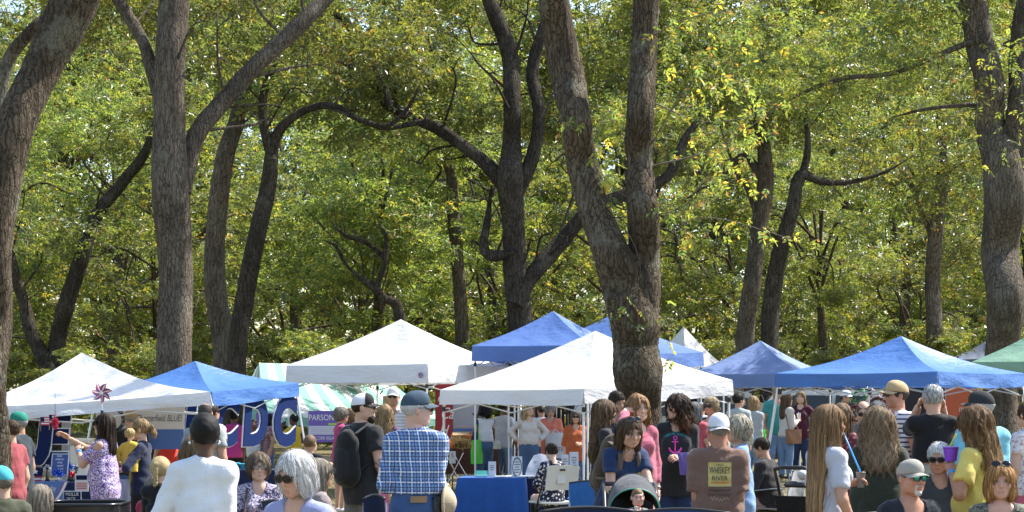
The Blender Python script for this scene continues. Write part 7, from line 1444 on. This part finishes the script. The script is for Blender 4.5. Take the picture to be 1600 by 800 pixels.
q = P_['plaid']; H = q['H']; r_ = q['J']['L']; tote('plaid', 'belt_pouch', 'black belt pouch on the hip of the plaid shirt man', 'pouch', q['P'] + np.array([-.165, .07, .055 * H]), .09, .13, .06, plain('pouch_black', (.015, .015, .016), .4), None, -.9)
q2, r = carried('plaid', 'straw_hat', 'woven straw hat hanging at the belt of the plaid shirt man', 'hat'); c = q['P'] + np.array([-.22, -.02, .05]); mb = MB(); a = np.linspace(0, 2 * np.pi, 25); mb.grid(np.array([[[c[0] - .07 * (1 - q_ ** 2) , c[1] + .10 * q_ * math.cos(t), c[2] + .12 * q_ * math.sin(t)] for t in a] for q_ in np.linspace(.02, 1, 7)])); mb.build('crown', plain('woven_straw', (.45, .36, .24), .8, var=.4, nscale=40), r, True); mb = MB(); mb.tube([(c[0], c[1] + .105 * math.cos(t), c[2] + .125 * math.sin(t)) for t in a], .012, 6, False); mb.build('brim', plain('woven_straw', (.45, .36, .24), .8, var=.4, nscale=40), r, True)
mb = MB(); Pb = q['P']; V = []
garment_print
# belt patch on the plaid man's jeans
q = P_['plaid']; V, F = grid_patch(.11, .045, 5, 3); c = q['P'] + q['Bk'] * .4 + np.array([-.06, 0, .045 * q['H']]); P1 = march(q['trousers'], c + V[:, :1] * np.array([-1., 0, 0]) + V[:, 1:2] * np.array([0, 0, 1.]), (0, -1, 0)) + np.array([0, .008, 0]); tr = [o for o in q['o'].children if o.name.startswith('trousers')][0]; obj('leather_patch', P1, F, plain('patch_tan', (.30, .17, .07), .6), tr)
# phones, cups, earring
def held(key, side, name, label, cat, parts):
    q, r = carried(key, name, label, cat); j = q['J'][side]; fr_ = frame(np.cross(j['hd'], j['n']), j['hd'], j['palm'])
    for nm, mbf, mat in parts: V = np.concatenate(mbf.v); obj(nm, fr_(V), mbf.f, mat, r, nm != 'body')
PH = plain('phone_black', (.01, .01, .012), .15); PHS = plain('phone_grey', (.5, .5, .52), .3)
for key, side, lab in (('cardigan', 'R', 'black phone raised by the cardigan woman'), ('pinktop', 'L', 'phone in the lowered hand of the pink top woman'), ('purple', 'L', 'phone held by the purple top woman'), ('yellow_m', 'L', 'phone held up by the mustard tee person'), ('blackpolo', 'L', 'phone held at the face of the grey haired man')): held(key, side, 'phone', lab, 'phone', [('body', MB().box((0, .02, .012), (.075, .15, .010), bev=.004), PHS if key == 'pinktop' else PH), ('screen', MB().box((0, .02, .019), (.066, .135, .003)), PH)])
def cup(key, side, label, mat, straw, r0=.036, hgt=.13, up=(0, 0, .0)):
    q, r = carried(key, 'cup', label, 'cup'); c = q['J'][side]['palm'] + np.array(up) + np.array([0, 0, -.02]); a = np.linspace(0, 2 * np.pi, 21); mb = MB(); mb.grid(np.array([[[c[0] + r0 * (.75 + .25 * z) * math.cos(t), c[1] + r0 * (.75 + .25 * z) * math.sin(t), c[2] + hgt * z] for t in a] for z in (0, .5, 1)])); mb.build('wall', mat, r, True)
    mb = MB(); mb.tube([(c[0], c[1], c[2] + hgt), (c[0], c[1], c[2] + hgt + .012)], r0 * 1.06, 16); mb.build('lid', mat, r, True); mb = MB(); mb.tube([(c[0], c[1], c[2] + hgt * .6), (c[0] + .01, c[1] - .0, c[2] + hgt + .02), (c[0] + straw[1][0], c[1] + straw[1][1], c[2] + hgt + straw[1][2])], .005, 6); mb.build('straw', straw[0], r, True)
cup('yellow_w', 'L', 'purple plastic cup with a lime straw raised by the yellow tee woman', plain('cup_purple', (.22, .05, .55), .35), (plain('straw_lime', (.5, .8, .1), .4), (-.05, .02, .10)), .052, .085, (0, 0, .06))
q = P_['straight']; mo = q['headw'](np.array([[0, -.10, -.058]]))[0] - (q['J']['L']['palm'] + np.array([0, 0, .11])); cup('straight', 'L', 'clear cup with a blue straw held by the long haired girl', plain('cup_clear', (.16, .14, .12), .2), (plain('straw_blue', (.05, .35, .85), .4), tuple(mo + np.array([0, 0, .04]))), .03, .09)
cup('ivory', 'L', 'white cup held by the ivory sweater woman', plain('cup_white', (.6, .6, .6), .4), (INK_W, (0, 0, .03)), .038, .12, (0, 0, .03))
q = P_['baby']; cup('baby', 'L', 'white spoon treat with a red handle at the mouth of the baby', plain('treat_white', (.7, .68, .66), .5), (INK_R, (.03, -.02, .02)), .014, .03, (0, 0, .02))
q = P_['white']; mb = MB(); mb.ell((0, 0, 0), (.011, .011, .011), 10, 6); 
for sg in (1, -1): obj('earring', q['headw'](np.concatenate(mb.v) / q['hs'] + np.array([sg * .083, .0, -.045])), mb.f, plain('silver', (.7, .7, .7), .2, .9), q['o'])
# ---------------------------------------------------------------- prints on shirts
q = P_['whiskey']; H = q['H']; uB, vB = np.array([-1., 0, 0]), q['U']; c0 = q['P'] + q['U'] * .205 * H + q['Bk'] * .45 + np.array([-.012, 0, 0]); YEL_P = plain('print_yellow', (.56, .43, .14), .7); INK_B = plain('print_black', (.02, .018, .015), .7)
V, F = grid_patch(.165, .172, 17, 17); pr = garment_print(q, 'yellow_print', V, F, c0, uB, vB, YEL_P, .004)
def pt(s_, y, size, mat, **k): V, F = text_np(s_, size, **k); garment_print(q, 'print_lettering', V + np.array([k.get('dx', 0), y, 0]), F, c0, uB, vB, mat, .013)
pt('OLD', .068, .012, INK_B, sx=1.5); pt('WHISKEY', .028, .048, INK_B, sx=.50); pt('RIVER', -.028, .032, INK_B, sx=.95); V, F = grid_patch(.13, .008, 6, 2); garment_print(q, 'print_rule', V + np.array([0, -.058, 0]), F, c0, uB, vB, plain('print_orange', (.6, .2, .06), .7), .013)
pt('WHISKEY RIVER', -.115, .018, INK_B, sx=.85); pt("DON'T RUN DRY", -.145, .018, INK_B, sx=.85); t = np.linspace(0, 1, 60); V = np.stack([-.065 + .13 * t, -.178 + .012 * np.sin(t * 38) * (1 - .5 * t) + .006 * np.sin(t * 9), 0 * t], 1); V2 = V + [0, .004, 0]; VV = np.concatenate([V, V2]); F = [[i, i + 1, 61 + i, 60 + i] for i in range(59)]; garment_print(q, 'signature', VV, F, c0, uB, vB, plain('print_cream', (.6, .5, .34), .7), .010)
q = P_['anchor']; H = q['H']; uF, vF = np.array([1., 0, 0]), q['U']; c0 = q['P'] + q['U'] * .185 * H - q['Bk'] * .5; PK = plain('print_pink', (.75, .06, .38), .7); TL = plain('print_teal', (.05, .45, .45), .7)
def strip(P, w_, mat, nm='anchor_print'):
    P = np.asarray(P); T = np.gradient(P, axis=0); T /= np.linalg.norm(T, axis=1, keepdims=True); n_ = np.stack([-T[:, 1], T[:, 0]], 1) * w_ / 2; V = np.column_stack([np.concatenate([P - n_, P + n_]), np.zeros(2 * len(P))]); k = len(P); garment_print(q, nm, V, [[i, i + 1, k + i + 1, k + i] for i in range(k - 1)], c0, uF, vF, mat, .005)
t = np.linspace(0, 2 * np.pi, 17); strip(np.column_stack([.018 * np.cos(t), .075 + .018 * np.sin(t)]), .010, PK); strip([(0, .06), (0, 0), (0, -.06)], .014, PK); strip([(-.035, .035), (0, .036), (.035, .035)], .012, PK); t = np.linspace(math.pi * 1.05, math.pi * 1.95, 13); strip(np.column_stack([.062 * np.cos(t), -.015 + .062 * np.sin(t)]), .020, PK)
V, F = text_np('URS MY BEACH', .026, sx=.85); V[:, 1] += .115 - 2.2 * V[:, 0] ** 2; garment_print(q, 'print_lettering', V, F, c0, uF, vF, TL, .005)
for x in (-.045, -.015, .02, .05): strip([(x - .012, -.10), (x, -.094), (x + .012, -.10)], .010, TL, 'wave_print')
q = P_['stroller_w']; V, F = grid_patch(.055, .055, 5, 5); V[:, :2] *= (1 - .0); a = np.linspace(0, 2 * np.pi, 20, endpoint=False); V = np.column_stack([.03 * np.cos(a), .03 * np.sin(a), 0 * a]); garment_print(q, 'badge_print', V, [list(range(20))], q['P'] + q['U'] * .21 * q['H'] - q['Bk'] * .4 + np.array([.085, 0, 0]), uF, q['U'], plain('badge_gold', (.45, .33, .08), .6), .006)
q = P_['greybob']; V, F = text_np('Camp', .024, sx=.9); garment_print(q, 'print_lettering', V, F, q['P'] + q['U'] * .16 * q['H'] - q['Bk'] * .4 + np.array([.07, 0, 0]), uF, q['U'], INK_W, .006)
